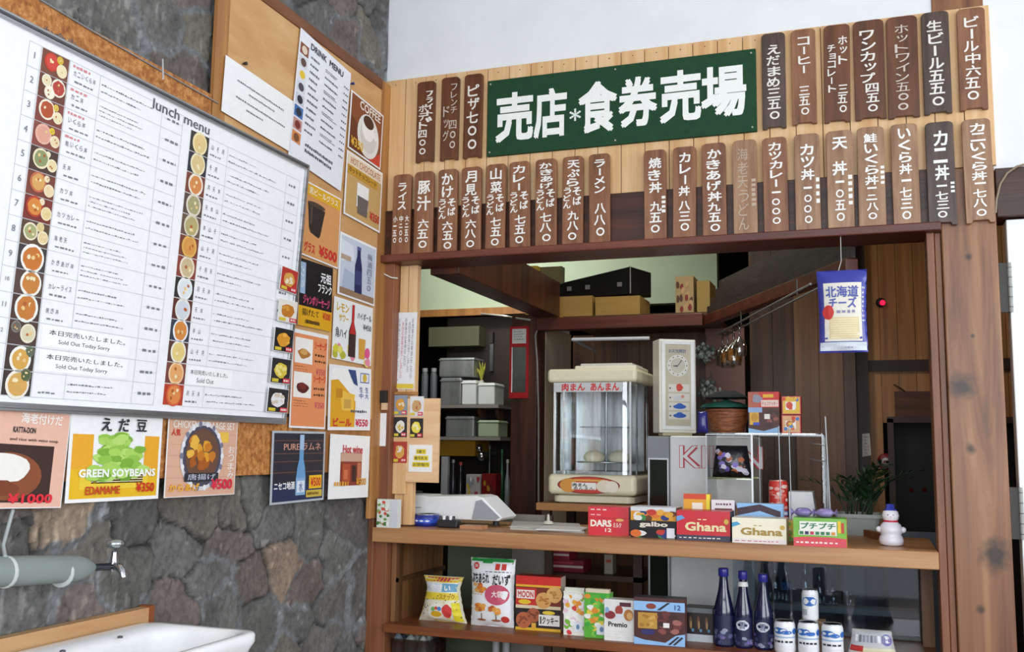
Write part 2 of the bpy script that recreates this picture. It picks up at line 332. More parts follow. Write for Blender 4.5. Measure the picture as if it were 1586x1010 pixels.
# ------------------------------------------------------------------ stone wall (left): irregular volcanic stones in mortar
def stone_wall():
    y0, y1, z0, z1, st = -2.4, -.012, .55, 3.35, .008
    ny, nz = int((y1-y0)/st)+1, int((z1-z0)/st)+1
    Y, Z = np.meshgrid(np.linspace(y0, y1, ny), np.linspace(z0, z1, nz)); rng = np.random.RandomState(5)
    def vnoise(a, b, f, seed):
        r = np.random.RandomState(seed).rand(400, 400); a = a*f+50; b = b*f+50; i, j = a.astype(int), b.astype(int); u, v = a-i, b-j
        u, v = u*u*(3-2*u), v*v*(3-2*v); g = lambda p, q: r[p % 400, q % 400]
        return (g(i, j)*(1-u)+g(i+1, j)*u)*(1-v)+(g(i, j+1)*(1-u)+g(i+1, j+1)*u)*v
    man = [(198, 883, 0), (95, 800, 2), (198, 804, 0), (22, 830, 0), (135, 842, 1), (281, 848, 0), (313, 786, 1), (372, 775, 1), (362, 850, 3), (329, 905, 0), (352, 945, 0), (392, 900, 3),
           (280, 955, 3), (115, 950, 3), (45, 945, 0), (425, 815, 0), (478, 815, 0), (432, 885, 2), (478, 900, 3), (520, 860, 0), (525, 925, 0), (460, 965, 0), (540, 810, 0),
           (400, 965, 0), (500, 1000, 0), (20, 780, 3), (395, 770, 0), (445, 1005, 1), (560, 900, 0)]
    P = []; kinds = []
    for u, v, k in man: p = on_x(u, v, 0); P.append((p.y, p.z)); kinds.append(k)
    zmn = min(p[1] for p in P)-.04
    tries = 0
    while tries < 9000:
        tries += 1; c = (rng.uniform(y0-.1, y1+.1), rng.uniform(z0-.1, z1+.1))
        if zmn < c[1] < 1.36 and c[0] > -1.85: continue
        if all(((c[0]-p[0])*.72)**2+(c[1]-p[1])**2 > .135**2 for p in P): P.append(c); kinds.append(rng.choice([0, 0, 0, 1, 3, 2], p=[.25, .25, .2, .12, .13, .05]))
    P = np.array(P); wy = Y+(vnoise(Y, Z, 9, 1)-.5)*.07+(vnoise(Y, Z, 34, 2)-.5)*.018; wz = Z+(vnoise(Y, Z, 9, 3)-.5)*.07+(vnoise(Y, Z, 34, 4)-.5)*.018
    d1 = np.full(Y.shape, 9.); d2 = d1.copy(); i1 = np.zeros(Y.shape, int)
    for k, (a, b) in enumerate(P):
        d = np.sqrt(((wy-a)*.72)**2+(wz-b)**2); near = d < d1
        d2 = np.where(near, d1, np.minimum(d2, d)); i1 = np.where(near, k, i1); d1 = np.where(near, d, d1)
    e = d2-d1; q = np.random.RandomState(8)
    ht = q.uniform(-.008, .006, len(P)); ty, tz = q.uniform(-.12, .12, len(P)), q.uniform(-.12, .12, len(P))
    base = np.array([[.185, .180, .170], [.22, .197, .17], [.36, .27, .20], [.21, .175, .162]])
    tint = base[np.array(kinds)]*q.uniform(.72, 1.2, (len(P), 1)) + q.uniform(-.004, .004, (len(P), 3))
    tilt = ty[i1]*(Y-P[i1, 0])+tz[i1]*(Z-P[i1, 1])
    edge = np.clip(e/.015, 0, 1); rough = (vnoise(Y, Z, 24, 5)-.5)*.007+(vnoise(Y, Z, 70, 6)-.5)*.003
    stone = ht[i1]+tilt*.55+rough
    fill = np.clip((vnoise(Y, Z, 5.5, 7)-.47)*6, 0, 1)                 # where mortar is smeared nearly flush
    joint = -.020+.018*fill+(vnoise(Y, Z, 60, 9)-.5)*.006
    sm = edge*edge*(3-2*edge); X = np.minimum(joint*(1-sm)+stone*sm, .010); X = np.maximum(X, -.035)
    mort = np.array([.25, .262, .272]); crev = np.array([.040, .038, .036])
    jc = mort*fill[..., None]+crev*(1-fill[..., None])
    wj = np.clip((e-.003-.011*fill)/.006, 0, 1)[..., None]
    C = tint[i1]*(.78+.5*vnoise(Y, Z, 14, 11))[..., None]*wj+jc*(1-wj)
    spk = (vnoise(Y, Z, 40, 12) > .9)[..., None]; C = np.where(spk, C*1.7, C)
    rim = np.clip((Y+.05)/.02, 0, 1)[..., None]*(Z < 1.30)[..., None]; C = C*(1-rim)+np.array([.24, .26, .25])*rim; X = X*(1-rim[..., 0])+.002*rim[..., 0]
    X = np.where(Z > 1.36, np.minimum(X, .006), np.where((Z > 1.15) & (Y > -.12), np.minimum(X, -.004), X))
    vs = np.stack([X, Y, Z], -1).reshape(-1, 3); idx = np.arange(ny*nz).reshape(nz, ny)
    fs = np.stack([idx[:-1, :-1], idx[:-1, 1:], idx[1:, 1:], idx[1:, :-1]], -1).reshape(-1, 4).tolist()
    vs = vs.tolist(); C = C.reshape(-1, 3).tolist()
    def plain(a0, a1, b0, b1):
        k = len(vs); vs.extend([[-.16, a0, b0], [-.16, a1, b0], [-.16, a1, b1], [-.16, a0, b1], [-.012, a0, b0], [-.012, a1, b0], [-.012, a1, b1], [-.012, a0, b1]]); C.extend([[.12, .115, .11]]*8)
        fs.extend([[k+i for i in f] for f in ((0, 3, 2, 1), (4, 5, 6, 7), (0, 1, 5, 4), (2, 3, 7, 6), (0, 4, 7, 3), (1, 2, 6, 5))])
    plain(-5.6, y0, Z0, 3.4); plain(y0, 0, Z0, z0); 
    k = len(vs); vs.extend([[-.16, y0, z0], [-.16, 0, z0], [-.16, 0, 3.4], [-.16, y0, 3.4], [-.036, y0, z0], [-.036, 0, z0], [-.036, 0, 3.4], [-.036, y0, 3.4]]); C.extend([[.12, .115, .11]]*8)
    fs.extend([[k+i for i in f] for f in ((0, 3, 2, 1), (4, 5, 6, 7), (0, 1, 5, 4), (2, 3, 7, 6), (0, 4, 7, 3), (1, 2, 6, 5))])
    me = bpy.data.meshes.new('wall_left'); me.from_pydata(vs, [], fs); me.materials.append(STONE)
    at = me.color_attributes.new('stone', 'FLOAT_COLOR', 'POINT'); at.data.foreach_set('color', np.array([c+[1] for c in C], dtype=np.float32).ravel())
    for p in me.polygons: p.use_smooth = True
    me.update(); o = bpy.data.objects.new('wall_left', me); COL.objects.link(o); o['kind'] = 'structure'; W[o.name] = Vector()
stone_wall()

# ------------------------------------------------------------------ room shell
struct(MB().box(-2.2, 6.15, -5.75, 4.2, Z0-.1, Z0, FLOORM), 'floor')
struct(MB().box(-.16, 6.15, -5.75, .1, 3.4, 3.5, WALLW), 'ceiling')
b = MB(); b.box(0, 6.0, 0, .1, 2.86, 3.4, WALLW); b.box(2.1, 6.0, 0, .1, 2.33, 2.86, WALLW); b.box(2.98, 6.0, 0, .1, Z0, 2.18, WALLW)
struct(b, 'wall_back')
b = MB(); b.box(6, 6.12, -5.6, -4.1, Z0, 3.4, WALLW); b.box(6, 6.12, -.7, .1, Z0, 3.4, WALLW); b.box(6, 6.12, -4.1, -.7, Z0, 1.0, WALLW); b.box(6, 6.12, -4.1, -.7, 3.0, 3.4, WALLW)
struct(b, 'wall_right')
b = MB(); b.box(0, .4, -5.72, -5.6, Z0, 3.4, WALLW); b.box(4.8, 6.12, -5.72, -5.6, Z0, 3.4, WALLW); b.box(.4, 4.8, -5.72, -5.6, Z0, .9, WALLW); b.box(.4, 4.8, -5.72, -5.6, 3.0, 3.4, WALLW)
struct(b, 'wall_front')
for n, (ax, a0, a1, za, zb, p) in enumerate((('x', .4, 4.8, .9, 3.0, -5.66), ('y', -4.1, -.7, 1.0, 3.0, 6.06))):
    b = MB(); k = 5
    for i in range(k+1):
        c = a0+(a1-a0)*i/k
        b.box(*((c-.025, c+.025, p-.03, p+.03) if ax == 'x' else (p-.03, p+.03, c-.025, c+.025)), za, zb, '#6a4a30')
    for z in (za, (za+zb)/2, zb): b.box(*((a0, a1, p-.03, p+.03) if ax == 'x' else (p-.03, p+.03, a0, a1)), z-.025, z+.025, '#6a4a30')
    struct(b, 'window_%d' % (n+1))

# ------------------------------------------------------------------ shop front: posts, beam, lintel, pine panel
b = MB(); b.box(.002, .066, -.02, .10, Z0, 2.15, TRIMW); b.box(.0, .022, -.042, -.018, Z0, 1.26, TRIMW); struct(b, 'trim_1', .002, )
b = MB(); b.box(1.945, 2.10, -.03, .12, Z0, 2.34, POST); b.box(1.945, 2.095, -.005, .12, 2.86, 3.4, POST); struct(b, 'trim_2', .004)
b = MB(); b.box(1.902, 1.924, -.022, .10, Z0, 2.15, TRIMW); b.box(1.926, 1.944, -.012, .10, Z0, 2.15, TRIMW); struct(b, 'trim_3', .002)
struct(MB().box(.004, 1.944, -.028, .12, 2.170, 2.345, BROWN_X), 'trim_4', .003)
struct(MB().box(.004, 1.944, -.060, .12, 2.142, 2.170, LINTEL), 'trim_5', .004)
struct(MB().box(2.102, 6.0, -.03, .1, 2.178, 2.33, BROWN_X), 'trim_6', .003)
b = MB(); n = 25; wd = (2.11-.006)/n
b.box(.006, 2.11, -.004, .0, 2.345, 2.86, '#7a5230')
for i in range(n): b.box(.006+wd*i+.0012, .006+wd*(i+1)-.0012, -.016, -.004, 2.345, 2.86, PINE)
for i in range(n):
    z = 2.84; x = .006+wd*(i+.5); b.lathe((x, -.0165, z), [(.0022, -.0006), (.0022, .0008)], '#4a3524', 6, axis='y')
struct(b, 'trim_7', .001)
# white door beside the right-hand post
o = struct(MB().box(2.128, 2.96, -.012, .05, Z0, 2.172, '#eef2f4'), 'door_1', .003)
for zc in (on_y(1556, 445, -.02).z, on_y(1570, 795, -.02).z):
    h = MB(); h.box(2.100, 2.128, -.016, -.005, zc-.075, zc+.075, '#2c2622'); h.lathe((2.130, -.018, zc), [(.006, -.075), (.006, .075)], '#9a9a98', 10)
    for j in range(5): h.lathe((2.130, -.018, zc-.06+.03*j), [(.0066, -.001), (.0066, .001)], '#333333', 10)
    h.build('hinge', o)

# ------------------------------------------------------------------ rooms behind the hatch
struct(MB().box(-2.2, 3.2, .12, 4.2, 2.98, 3.06, GREEN), 'ceiling_kitchen')
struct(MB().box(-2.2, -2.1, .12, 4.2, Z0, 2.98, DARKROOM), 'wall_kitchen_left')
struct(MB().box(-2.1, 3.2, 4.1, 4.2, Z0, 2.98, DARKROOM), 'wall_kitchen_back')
struct(MB().box(-2.2, .0, .02, .12, Z0, 3.4, WALLW), 'wall_kitchen_front')
b = MB(); b.box(-2.1, .90, 2.5, 2.58, 2.335, 2.98, GREEN); struct(b, 'wall_soffit')
struct(MB().box(-2.1, .14, 2.47, 2.5, 2.30, 2.345, PINE_D), 'trim_8')
struct(MB().box(3.1, 3.2, .12, 4.1, Z0, 2.98, PANEL_D), 'wall_shop_right')
# partition between kitchen and shop: dark post and beige side
struct(MB().box(.012, .148, 1.42, 1.56, Z0, 2.14, BROWN), 'trim_9', .003)
struct(MB().box(.03, .150, 1.56, 2.02, Z0, 2.10, BEIGE), 'trim_10')
# loft frame over the counter
e0, e1 = on_z(709, 441, 2.12), on_z(801, 482, 2.12)
xl = (e0.x+e1.x)/2
struct(MB().box(xl, xl+.12, .12, 1.42, 2.12, 2.30, BROWN), 'trim_11', .003)
struct(MB().box(.15, .985, 1.40, 1.47, 2.055, 2.115, LINTEL), 'trim_12', .003)
struct(MB().box(xl+.121, 1.02, 1.47, 2.40, 2.10, 2.13, PANEL_D), 'trim_13')
A, B = Vector((.985, 1.42, 0)), Vector((1.66, .125, 0)); dr = (B-A).normalized(); nr = Vector((-dr.y, dr.x, 0))   # nr points to the shop side
b = MB()
for (a, c, za, zb, mt) in ((0, .045, 2.055, 2.105, LINTEL),):
    b.prism([(0, a), ((B-A).length, a), ((B-A).length, c), (0, c)], A+Vector((0, 0, za)), dr, nr, (0, 0, 1), zb-za, mt)
struct(b, 'trim_14', .003)
PLK = noisy('polished_dark_boards', ['#241a1a', '#352728', '#463436'], (30, 6, 40), rough=.5, bump=.12)
b = MB(); Lg = (B-A).length
for i in range(4):
    z = 2.106+.043*i
    b.prism([(0, .02+.02*i), (Lg, .02+.02*i), (Lg, .036+.02*i), (0, .036+.02*i)], A+Vector((0, 0, z)), dr, nr, (0, 0, 1), .041, PLK)
struct(b, 'trim_15')
# timber walls behind the shop side
b = MB()
for x0, x1, y, mt in ((1.12, 1.36, 2.15, PANEL_D), (1.36, 1.60, 2.05, PANEL_M), (1.60, 1.66, 2.05, PANEL_D)):
    k = max(1, round((x1-x0)/.12))
    for i in range(k): b.box(x0+(x1-x0)*i/k+.001, x0+(x1-x0)*(i+1)/k-.001, y, y+.03, Z0, 2.98, mt)
b.box(.92, 1.12, 1.9, 1.93, Z0, 2.10, '#80584c'); struct(b, 'wall_shop_back')
b = MB()
for i in range(6): b.box(.152+.128*i, .152+.128*(i+1)-.002, 2.05, 2.08, Z0, 2.10, PANEL_D)
struct(b, 'wall_behind_steamer')
q = on_y(1385, 575, 2.2); zt, zb_ = on_y(1390, 558, 2.2).z, on_y(1390, 575, 2.2).z
dx = on_y(1385, 700, 2.2).x; dz = on_y(1410, 655, 2.2).z
b = MB()
for i in range(12):
    x = 1.70+.085*i; b.box(x, x+.083, 2.2, 2.22, zt, 2.98, PINE_D)
    if x+.05 < dx: b.box(x, min(x+.083, dx), 2.2, 2.22, Z0, zb_, PINE_D)
    else: b.box(x, x+.083, 2.2, 2.22, dz, zb_, PINE_D)
b.box(1.66, 1.72, 2.14, 2.24, Z0, 2.98, '#2b130d')
struct(b, 'wall_shop_pine')
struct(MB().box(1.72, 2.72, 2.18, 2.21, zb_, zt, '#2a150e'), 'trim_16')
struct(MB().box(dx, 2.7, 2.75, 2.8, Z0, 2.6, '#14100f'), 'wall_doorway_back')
b = MB(); b.box(dx-.03, dx, 2.17, 2.2, Z0, dz+.02, '#3a2418'); b.box(dx-.03, 2.7, 2.17, 2.2, dz, dz+.03, '#3a2418'); struct(b, 'trim_17')
# pine reveal strip inside the left post
b = MB(); b.box(.067, .10, .03, .06, 1.18, 2.142, PINE); b.box(.102, .138, .03, .06, 1.18, 2.142, PINE); struct(b, 'trim_18', .001)
# ------------------------------------------------------------------ boards on the stone wall
LX = .03
b = MB(); b.box(.010, .022, -2.35, -1.08, 1.375, 2.43, OSB); bb = b.build('backing_board'); b = MB(); b.box(.010, .022, -1.079, -.602, 1.375, 1.55, OSB); tag(b.build('cork_board'), 'short speckled cork board showing under the right end of the whiteboard', 'board'); tag(bb, 'speckled orange backing board fixed behind the large whiteboard', 'board')
t = thing('pinboard', 'tall tan plywood pinboard in the corner covered with drink and snack posters', 'pinboard', (.02, -.55, 1.38))
MB().box(.0105, .0235, -1.02, -.085, 1.56, 2.80, PLY).build('panel', t)
MB().box(.0105, .0245, -1.075, -1.02, 1.56, 2.84, PINE_D).build('frame_rail', t, bevel=.002)
MB().box(.0105, .028, -1.02, -.085, 2.80, 2.84, noisy('dark_rail', ['#5a3017', '#8a5530'], (20, 2, 20))).build('frame_rail', t, bevel=.002)
MB().box(.0105, .0265, -.085, -.012, 1.205, 2.84, PINE_D).build('frame_rail', t, bevel=.002)
MB().box(.0105, .0225, -.60, -.085, 1.375, 1.56, PINE_D).build('lower_panel', t)

# ------------------------------------------------------------------ the leaning whiteboard with the lunch menu
wbN = Vector((.78, 0, -.046)).normalized(); wbP = Vector((.040, -.689, 1.54)); wbU = Vector((.046, 0, .78)).normalized(); wbR = Vector((0, 1, 0))
def wb(u, v): return on_pl(u, v, wbP, wbN)
y_l, y_r = -2.30, -.689; hgt = .782
O = wbP+wbR*(y_l-y_r); Ww = y_r-y_l
t = thing('menu_whiteboard', 'large leaning whiteboard with the printed lunch menu and two strips of food photos', 'whiteboard', O)
b = MB()
b.prism([(0, 0), (Ww, 0), (Ww, hgt), (0, hgt)], O-wbN*.009, wbR, wbU, wbN, .0088, '#f3f4f6')
S = Sheet.flat(b, O, wbR*Ww, wbU*hgt)
def wuv(u, v): p = wb(u, v)-O; return p.dot(wbR)/Ww, p.dot(wbU)/hgt
G, K, RED = '#7c8089', '#2a2c33', '#cf2a3c'; KN = '#4c4f58'
# first table: number | photo | dish name | description | price
r0, r1 = wuv(65, 72)[1], wuv(5, 612)[1]; NR = 14
ph0, ph1 = wuv(65, 72)[0], wuv(105, 92)[0]; c_name = ph1+.006; c_desc = wuv(152, 150)[0]; c_price = wuv(258, 200)[0]; c_end = wuv(286, 210)[0]
bot = wuv(5, 612)[1]
ph0 = (wuv(62, 76)[0]+wuv(5, 612)[0])/2; ph1 = (wuv(104, 96)[0]+wuv(48, 615)[0])/2
c_name = ph1+.008; c_desc = c_name+.055; c_price = ph1+.195; c_end = c_price+.045
rh = (r0-r1)/NR
S.text('お食事', ph0-.004, r0+.028, ph1+.010, r0+.060, '#4a4d56', 3, .01)
for i in range(NR+1):
    v = r0-rh*i; S.rect(ph0-.022, v-.0008, c_end, v+.0008, '#c3c6cc', 1)
for u in (ph0-.022, ph0-.002, ph1+.002, c_desc-.004, c_price-.004, c_end): S.rect(u-.0004, r1, u+.0004, r0, '#c3c6cc', 1)
NMS = ['カニいくら丼', 'カニ丼', 'いくら丼', '鮭いくら丼', '天丼', 'カツ丼', 'カツカレー', '海老天', 'かきあげ丼', 'カレーライス', '焼き丼']
for i in range(NR):
    v = r0-rh*i
    S.text(str(i+1), ph0-.015, v-rh*.62, ph0-.009, v-rh*.35, G, 3, .01, keep=True)
    if i in (11, 12):
        S.rect(c_name, v-rh*.92, c_price-.02, v-rh*.06, '#fafbfd', 2)
        S.text('本日完売いたしました。', c_name+.012, v-rh*.42, c_price-.03, v-rh*.2, K, 3, .01); S.text('Sold Out Today Sorry', c_name+.03, v-rh*.8, c_price-.06, v-rh*.58, K, 3, 0)
    else:
        if i < 4: S.dashes(c_name, v-rh*.26, c_name+.034, v-rh*.06, 1, '#d98a92', 2, .6, .003, .007)
        if i < 11:
            nm = NMS[i]; cw = min(.0085, (c_desc-.012-c_name)/len(nm))
            for j_, ch_ in enumerate(nm): S.rect(c_name+.002+j_*cw, v-rh*.46, c_name+.002+j_*cw+cw*.6, v-rh*.43, KN, 3) if ch_ == 'ー' else S.text(ch_, c_name+.002+j_*cw, v-rh*.56+(.012 if j_ % 2 else 0)*rh*8*.1, c_name+.002+j_*cw+cw*.62, v-rh*.34+(.012 if j_ % 2 else 0)*rh*8*.1, KN, 3, .0)
        S.dashes(c_name+.005, v-rh*.88, c_desc-.015, v-rh*.7, 1, G, 2, .5, .003, .008)
        S.dashes(c_desc, v-rh*.82, c_price-.02, v-rh*.22, 3 if i in (1, 5, 7, 8) else 2, G, 2, .26, .002, .006, .35)
    S.dashes(c_price+.008, v-rh*.62, c_end-.006, v-rh*.38, 1, G, 2, .6, .005, .009, .1)
    S.rect(c_price, v-rh*.5-.0007, c_end, v-rh*.5+.0007, '#cfd2d8', 1)
# second table
s0, s1 = wuv(310, 207)[1], wuv(265, 628)[1]; q0 = (wuv(296, 205)[0]+wuv(251, 628)[0])/2; q1 = (wuv(325, 213)[0]+wuv(280, 630)[0])/2
NR2 = 13; rh2 = (s0-s1)/NR2; e_end = .985
tu, tv = wuv(239, 152); tu2, tv2 = wuv(324, 204)
S.text('lunch menu', tu-.002, s0+.008, tu2, s0+.042, '#5a5d66', 3, .015)
for i in range(NR2+1): S.rect(q1, s0-rh2*i-.0008, e_end, s0-rh2*i+.0008, '#c3c6cc', 1)
for u in (q1+.052, e_end-.045, e_end): S.rect(u-.0004, s1, u+.0004, s0, '#c3c6cc', 1)
for i in range(NR2):
    v = s0-rh2*i
    if i == 11:
        S.rect(q1+.005, v-rh2*.95, q1+.125, v-rh2*.05, '#fafbfd', 2); S.text('本日完売いたしました。', q1+.012, v-rh2*.45, q1+.112, v-rh2*.22, K, 3, .01); S.text('Sold Out', q1+.03, v-rh2*.82, q1+.075, v-rh2*.6, K, 3, 0)
        continue
    for j in range(random.choice((2, 3, 3))): S.text('山そ月天丼'[(i+j) % 5], q1+.008+.014*j, v-rh2*.50, q1+.0135+.014*j, v-rh2*.26, KN, 3, 0)
    S.dashes(q1+.006, v-rh2*.86, q1+.04, v-rh2*.66, 1, G, 2, .5, .003, .007)
    S.dashes(q1+.056, v-rh2*.86, e_end-.075, v-rh2*.2, 2, G, 2, .24, .002, .006, .55)
    S.dashes(e_end-.036, v-rh2*.6, e_end-.01, v-rh2*.36, 1, G, 2, .6, .004, .008, .1)
b.build('panel', t)
# food photos glued on the menu, one small print each
def bowl(S, cu, cv, r, rim, fill, jit=.06, L=2):
    S.circ(cu, cv, r, rim, L, 20); S.circ(cu, cv, r*.80, fill, L+1, 18, jit)
    f = lin(fill)
    for k in range(4): S.circ(cu+r*random.uniform(-.4, .4), cv+r*S.w/S.h*random.uniform(-.4, .4), r*.16, random.choice(('#e8c98a', '#b4602c', '#f0e2b8', fill)), L+2, 8, .2)
def tile(name, O, R, U, bg, bowls, parent=None, extra=None):
    b = MB(); O, R, U = Vector(O), Vector(R), Vector(U); N = R.cross(U).normalized()
    b.prism([(0, 0), (R.length, 0), (R.length, U.length), (0, U.length)], O, R.normalized(), U.normalized(), N, .0008, bg)
    S = Sheet.flat(b, O+N*.0008, R, U)
    for q in bowls: bowl(S, *q)
    if extra: extra(S)
    return b.build(name, parent)
set1 = [('#7c4a3a', [(.35, .55, .27, '#c7402e', '#d4473a'), (.75, .35, .2, '#f1e4c2', '#efe0b4'), (.65, .78, .12, '#e2c23a', '#d9b43c')]),
        ('#6d3f33', [(.7, .62, .27, '#f3ead6', '#b8453a'), (.25, .75, .18, '#f4ecd8', '#e9dcb8'), (.4, .3, .2, '#f1e7cf', '#f5efdc')]),
        ('#83433a', [(.38, .58, .3, '#f4ead6', '#b5532f'), (.8, .4, .18, '#f2e6c8', '#efe2bd'), (.7, .8, .1, '#e7cf5c', '#dcbf4a')]),
        ('#8a4a41', [(.36, .55, .3, '#e9b5a2', '#e0a38e'), (.8, .4, .18, '#efe0c4', '#ecd9b0'), (.66, .8, .1, '#e9d03c', '#dfc636')]),
        ('#4d3630', [(.38, .55, .3, '#efe2c0', '#8f9a6a'), (.8, .4, .19, '#f1e8cc', '#ead9a8'), (.62, .82, .09, '#f2ead2', '#efe6c8')]),
        ('#7a3f34', [(.38, .58, .3, '#c86a4a', '#d8a560'), (.8, .35, .19, '#efe3c6', '#e9d7ab'), (.68, .82, .1, '#f0e8d0', '#efe2ba')]),
        ('#7c332c', [(.36, .58, .31, '#b9402c', '#d98a3c'), (.8, .4, .2, '#f0e4be', '#e8d39a'), (.6, .85, .1, '#f1e8d0', '#efe2ba')]),
        ('#5d4638', [(.32, .55, .26, '#efe6cf', '#a9ab78'), (.78, .4, .2, '#f0e6c8', '#e7d09c'), (.65, .82, .14, '#e9d9a6', '#d9c588')]),
        ('#3f3a3c', [(.5, .5, .42, '#f4f1ea', '#c9762e')]), ('#57423c', [(.55, .5, .38, '#f3efe6', '#c8803a')]),
        ('#4b3530', [(.5, .5, .42, '#eef0ea', '#c77a35')]), ('#4c3a36', [(.66, .5, .28, '#e9e4cf', '#d9d2b4'), (.22, .72, .17, '#8f8a80', '#6b675f')]),
        ('#41342f', [(.5, .45, .38, '#f1efe6', '#d9a650'), (.8, .8, .16, '#6f7d6a', '#5e6b58')]), ('#3a302c', [(.5, .45, .42, '#efeadd', '#d6a75a'), (.75, .85, .2, '#7a7a62', '#52603f')])]
for i in range(NR):
    bg, bw = set1[i]; v = r0-rh*(i+1)+rh*.02
    tile('food_photo', O+wbR*(ph0*Ww)+wbU*(v*hgt)+wbN*.0006, wbR*((ph1-ph0)*Ww), wbU*(rh*.96*hgt), bg, bw, t)
set2 = [('#3c3a36', '#efe0b0', '#e2c98a'), ('#2f3140', '#efe6c0', '#dcc48c'), ('#7b4433', '#f0e7d8', '#d98c4c'), ('#5a4a42', '#e4dccd', '#a9a378'), ('#6b5548', '#dcd6be', '#b7aa72'), ('#7a3f30', '#e2b45c', '#d99a4c'), ('#8a3f34', '#eee2cc', '#cdb890'),
        ('#32302f', '#eef0f0', '#dfe6ea'), ('#5f2f28', '#e9e6e0', '#cfd6df'), ('#39404e', '#eef1f4', '#d98b40'), ('#5a3a33', '#efe9da', '#e6cf80'), ('#7a4238', '#f0c9a0', '#e8a868'), ('#b8402a', '#d8603a', '#e08a4a')]
for i in range(NR2):
    bg, rim, fl = set2[i]; v = s0-rh2*(i+1)+rh2*.02
    tile('food_photo', O+wbR*(q0*Ww)+wbU*(v*hgt)+wbN*.0006, wbR*((q1-q0)*Ww), wbU*(rh2*.96*hgt), bg, [(.5, .5, .40, rim, fl)], t)
# aluminium frame and the hanging wires
ALU = noisy('brushed_aluminium', ['#9a9da1', '#c4c7ca'], (8, 2, 60), rough=.32, metal=.85, bump=.03)
for (a0, a1, b0, b1) in ((-.0, Ww, hgt-.004, hgt+.014), (0, Ww, -.014, .004), (Ww-.004, Ww+.012, -.014, hgt+.014)):
    f = MB(); f.prism([(a0, b0), (a1, b0), (a1, b1), (a0, b1)], O-wbN*.0095, wbR, wbU, wbN, .0175, ALU)
    if b1-b0 < .1: f.prism([(a0, b0+.006), (a1, b0+.006), (a1, b1-.006), (a0, b1-.006)], O+wbN*.008, wbR, wbU, wbN, .003, '#4b4d50' if b0 > .3 else ALU)
    f.build('frame_rail', t, bevel=.001)
p0, p1 = wb(252, 128), on_x(252, 92, .026)
MB().tube([on_x(60, -2, .026), on_x(150, 52, .026), on_x(250, 110, .026), on_x(338, 160, .027)], .002, '#8d8f92', 6).build('hanging_cord', t)
MB().tube([p0+wbU*.01, p1], .0022, '#c9cbcd', 6).build('hanging_hook', t)

# ------------------------------------------------------------------ posters
def poster(name, label, px, art, x=LX, bg='#f4f4f5', cat='poster', group='posters on the wall', th=.0014, plane=None, lift=0):
    if plane: c = [on_pl(u, v, *plane) for u, v in px]
    else: c = [on_x(u, v, x) for u, v in px]
    tl, tr, br, bl = c; Rv = ((tr-tl)+(br-bl))/2; Uv = ((tl-bl)+(tr-br))/2
    Uv = Uv - Rv*(Uv.dot(Rv)/Rv.length_squared)
    cen = (tl+tr+br+bl)/4; O = cen-Rv/2-Uv/2; N = Rv.cross(Uv).normalized()
    b = MB(); b.prism([(0, 0), (Rv.length, 0), (Rv.length, Uv.length), (0, Uv.length)], O, Rv.normalized(), Uv.normalized(), N, th, M(bg, .28))
    S = Sheet.flat(b, O+N*th, Rv, Uv); art(S)
    o = b.build(name); tag(o, label, cat, group); return o

def a_notice(S):
    S.dashes(.17, .67, .86, .73, 1, '#6a6c74', 2, .6, .010, .022, .02); S.dashes(.34, .54, .72, .60, 1, '#6a6c74', 2, .6, .010, .022, .02)
    S.dashes(.17, .37, .90, .43, 1, '#6a6c74', 2, .6, .010, .022, .02); S.dashes(.32, .24, .56, .30, 1, '#6a6c74', 2, .6, .010, .022, .02)
poster('notice_paper', 'white landscape notice of four short typed lines above the whiteboard', [(350, 87), (454, 156), (448, 236), (342, 170)], a_notice, cat='notice', group='papers on the pinboard')
def a_drink(S):
    S.text('DRINK', .20, .905, .50, .955, '#3a3d47', 3, .03); S.text('MENU', .56, .905, .84, .955, '#22252e', 3, .03)
    for i in range(11):
        v = .85-.058*i
        S.dashes(.22, v-.014, .42, v+.012, 1, '#555963', 2, .75, .012, .03, .3); S.dashes(.50, v-.018, .80, v+.010, 1 if i % 3 else 2, '#565a66', 2, .6, .01, .03, .3); S.dashes(.88, v-.014, .98, v+.008, 1, '#565a66', 2, .7, .015, .03, .1)
    S.dashes(.26, .10, .80, .19, 2, '#3f424c', 2, .6, .012, .03, .1)
    for i, (c1, c2) in enumerate((('#8c4a36', '#e6d4bd'), ('#d9dbe2', '#5a3d33'), ('#e8e9ee', '#e7c22c'), ('#d9dee6', '#4a4250'), ('#cdd3dd', '#20242f'), ('#3c6fb0', '#23283a'), ('#c2908a', '#7d2b2b'), ('#d98a4a', '#7a4a2c'))):
        v = .90-.098*i; S.rect(.02, v-.085, .17, v, c1, 2); S.ell(.095, v-.045, .05, .032, c2, 3, 12)
poster('drink_menu', 'tall white drink menu sheet with small photos down its left edge', [(461, 41), (539, 108), (532, 302), (451, 242)], a_drink, bg='#eceef6', group='papers on the pinboard')
def a_coffee(S):
    S.rect(.03, .03, .97, .97, '#8a4a28', 1); S.poly([(.03, .03), (.45, .03), (.3, .45), (.03, .6)], '#6a3418', 2); S.poly([(.6, .03), (.97, .03), (.97, .28)], '#c8402c', 2)
    S.text('COFFEE', .26, .80, .90, .95, '#f1e6d8', 4, .03); S.circ(.56, .42, .33, '#e9e4de', 3, 26); S.circ(.56, .42, .25, '#d8d2ca', 4, 24)
    S.ell(.54, .55, .19, .22, '#f6f3ef', 5, 20); S.ell(.54, .66, .16, .11, '#4a2a1a', 6, 20); S.ell(.77, .5, .06, .08, '#f1ece6', 5, 12)
    S.text('¥350', .06, .08, .42, .24, '#e8b23a', 5, .03)
poster('coffee_poster', 'brown coffee poster with a white cup, topmost in the corner column', [(544, 137), (592, 180), (590, 263), (538, 230)], a_coffee)
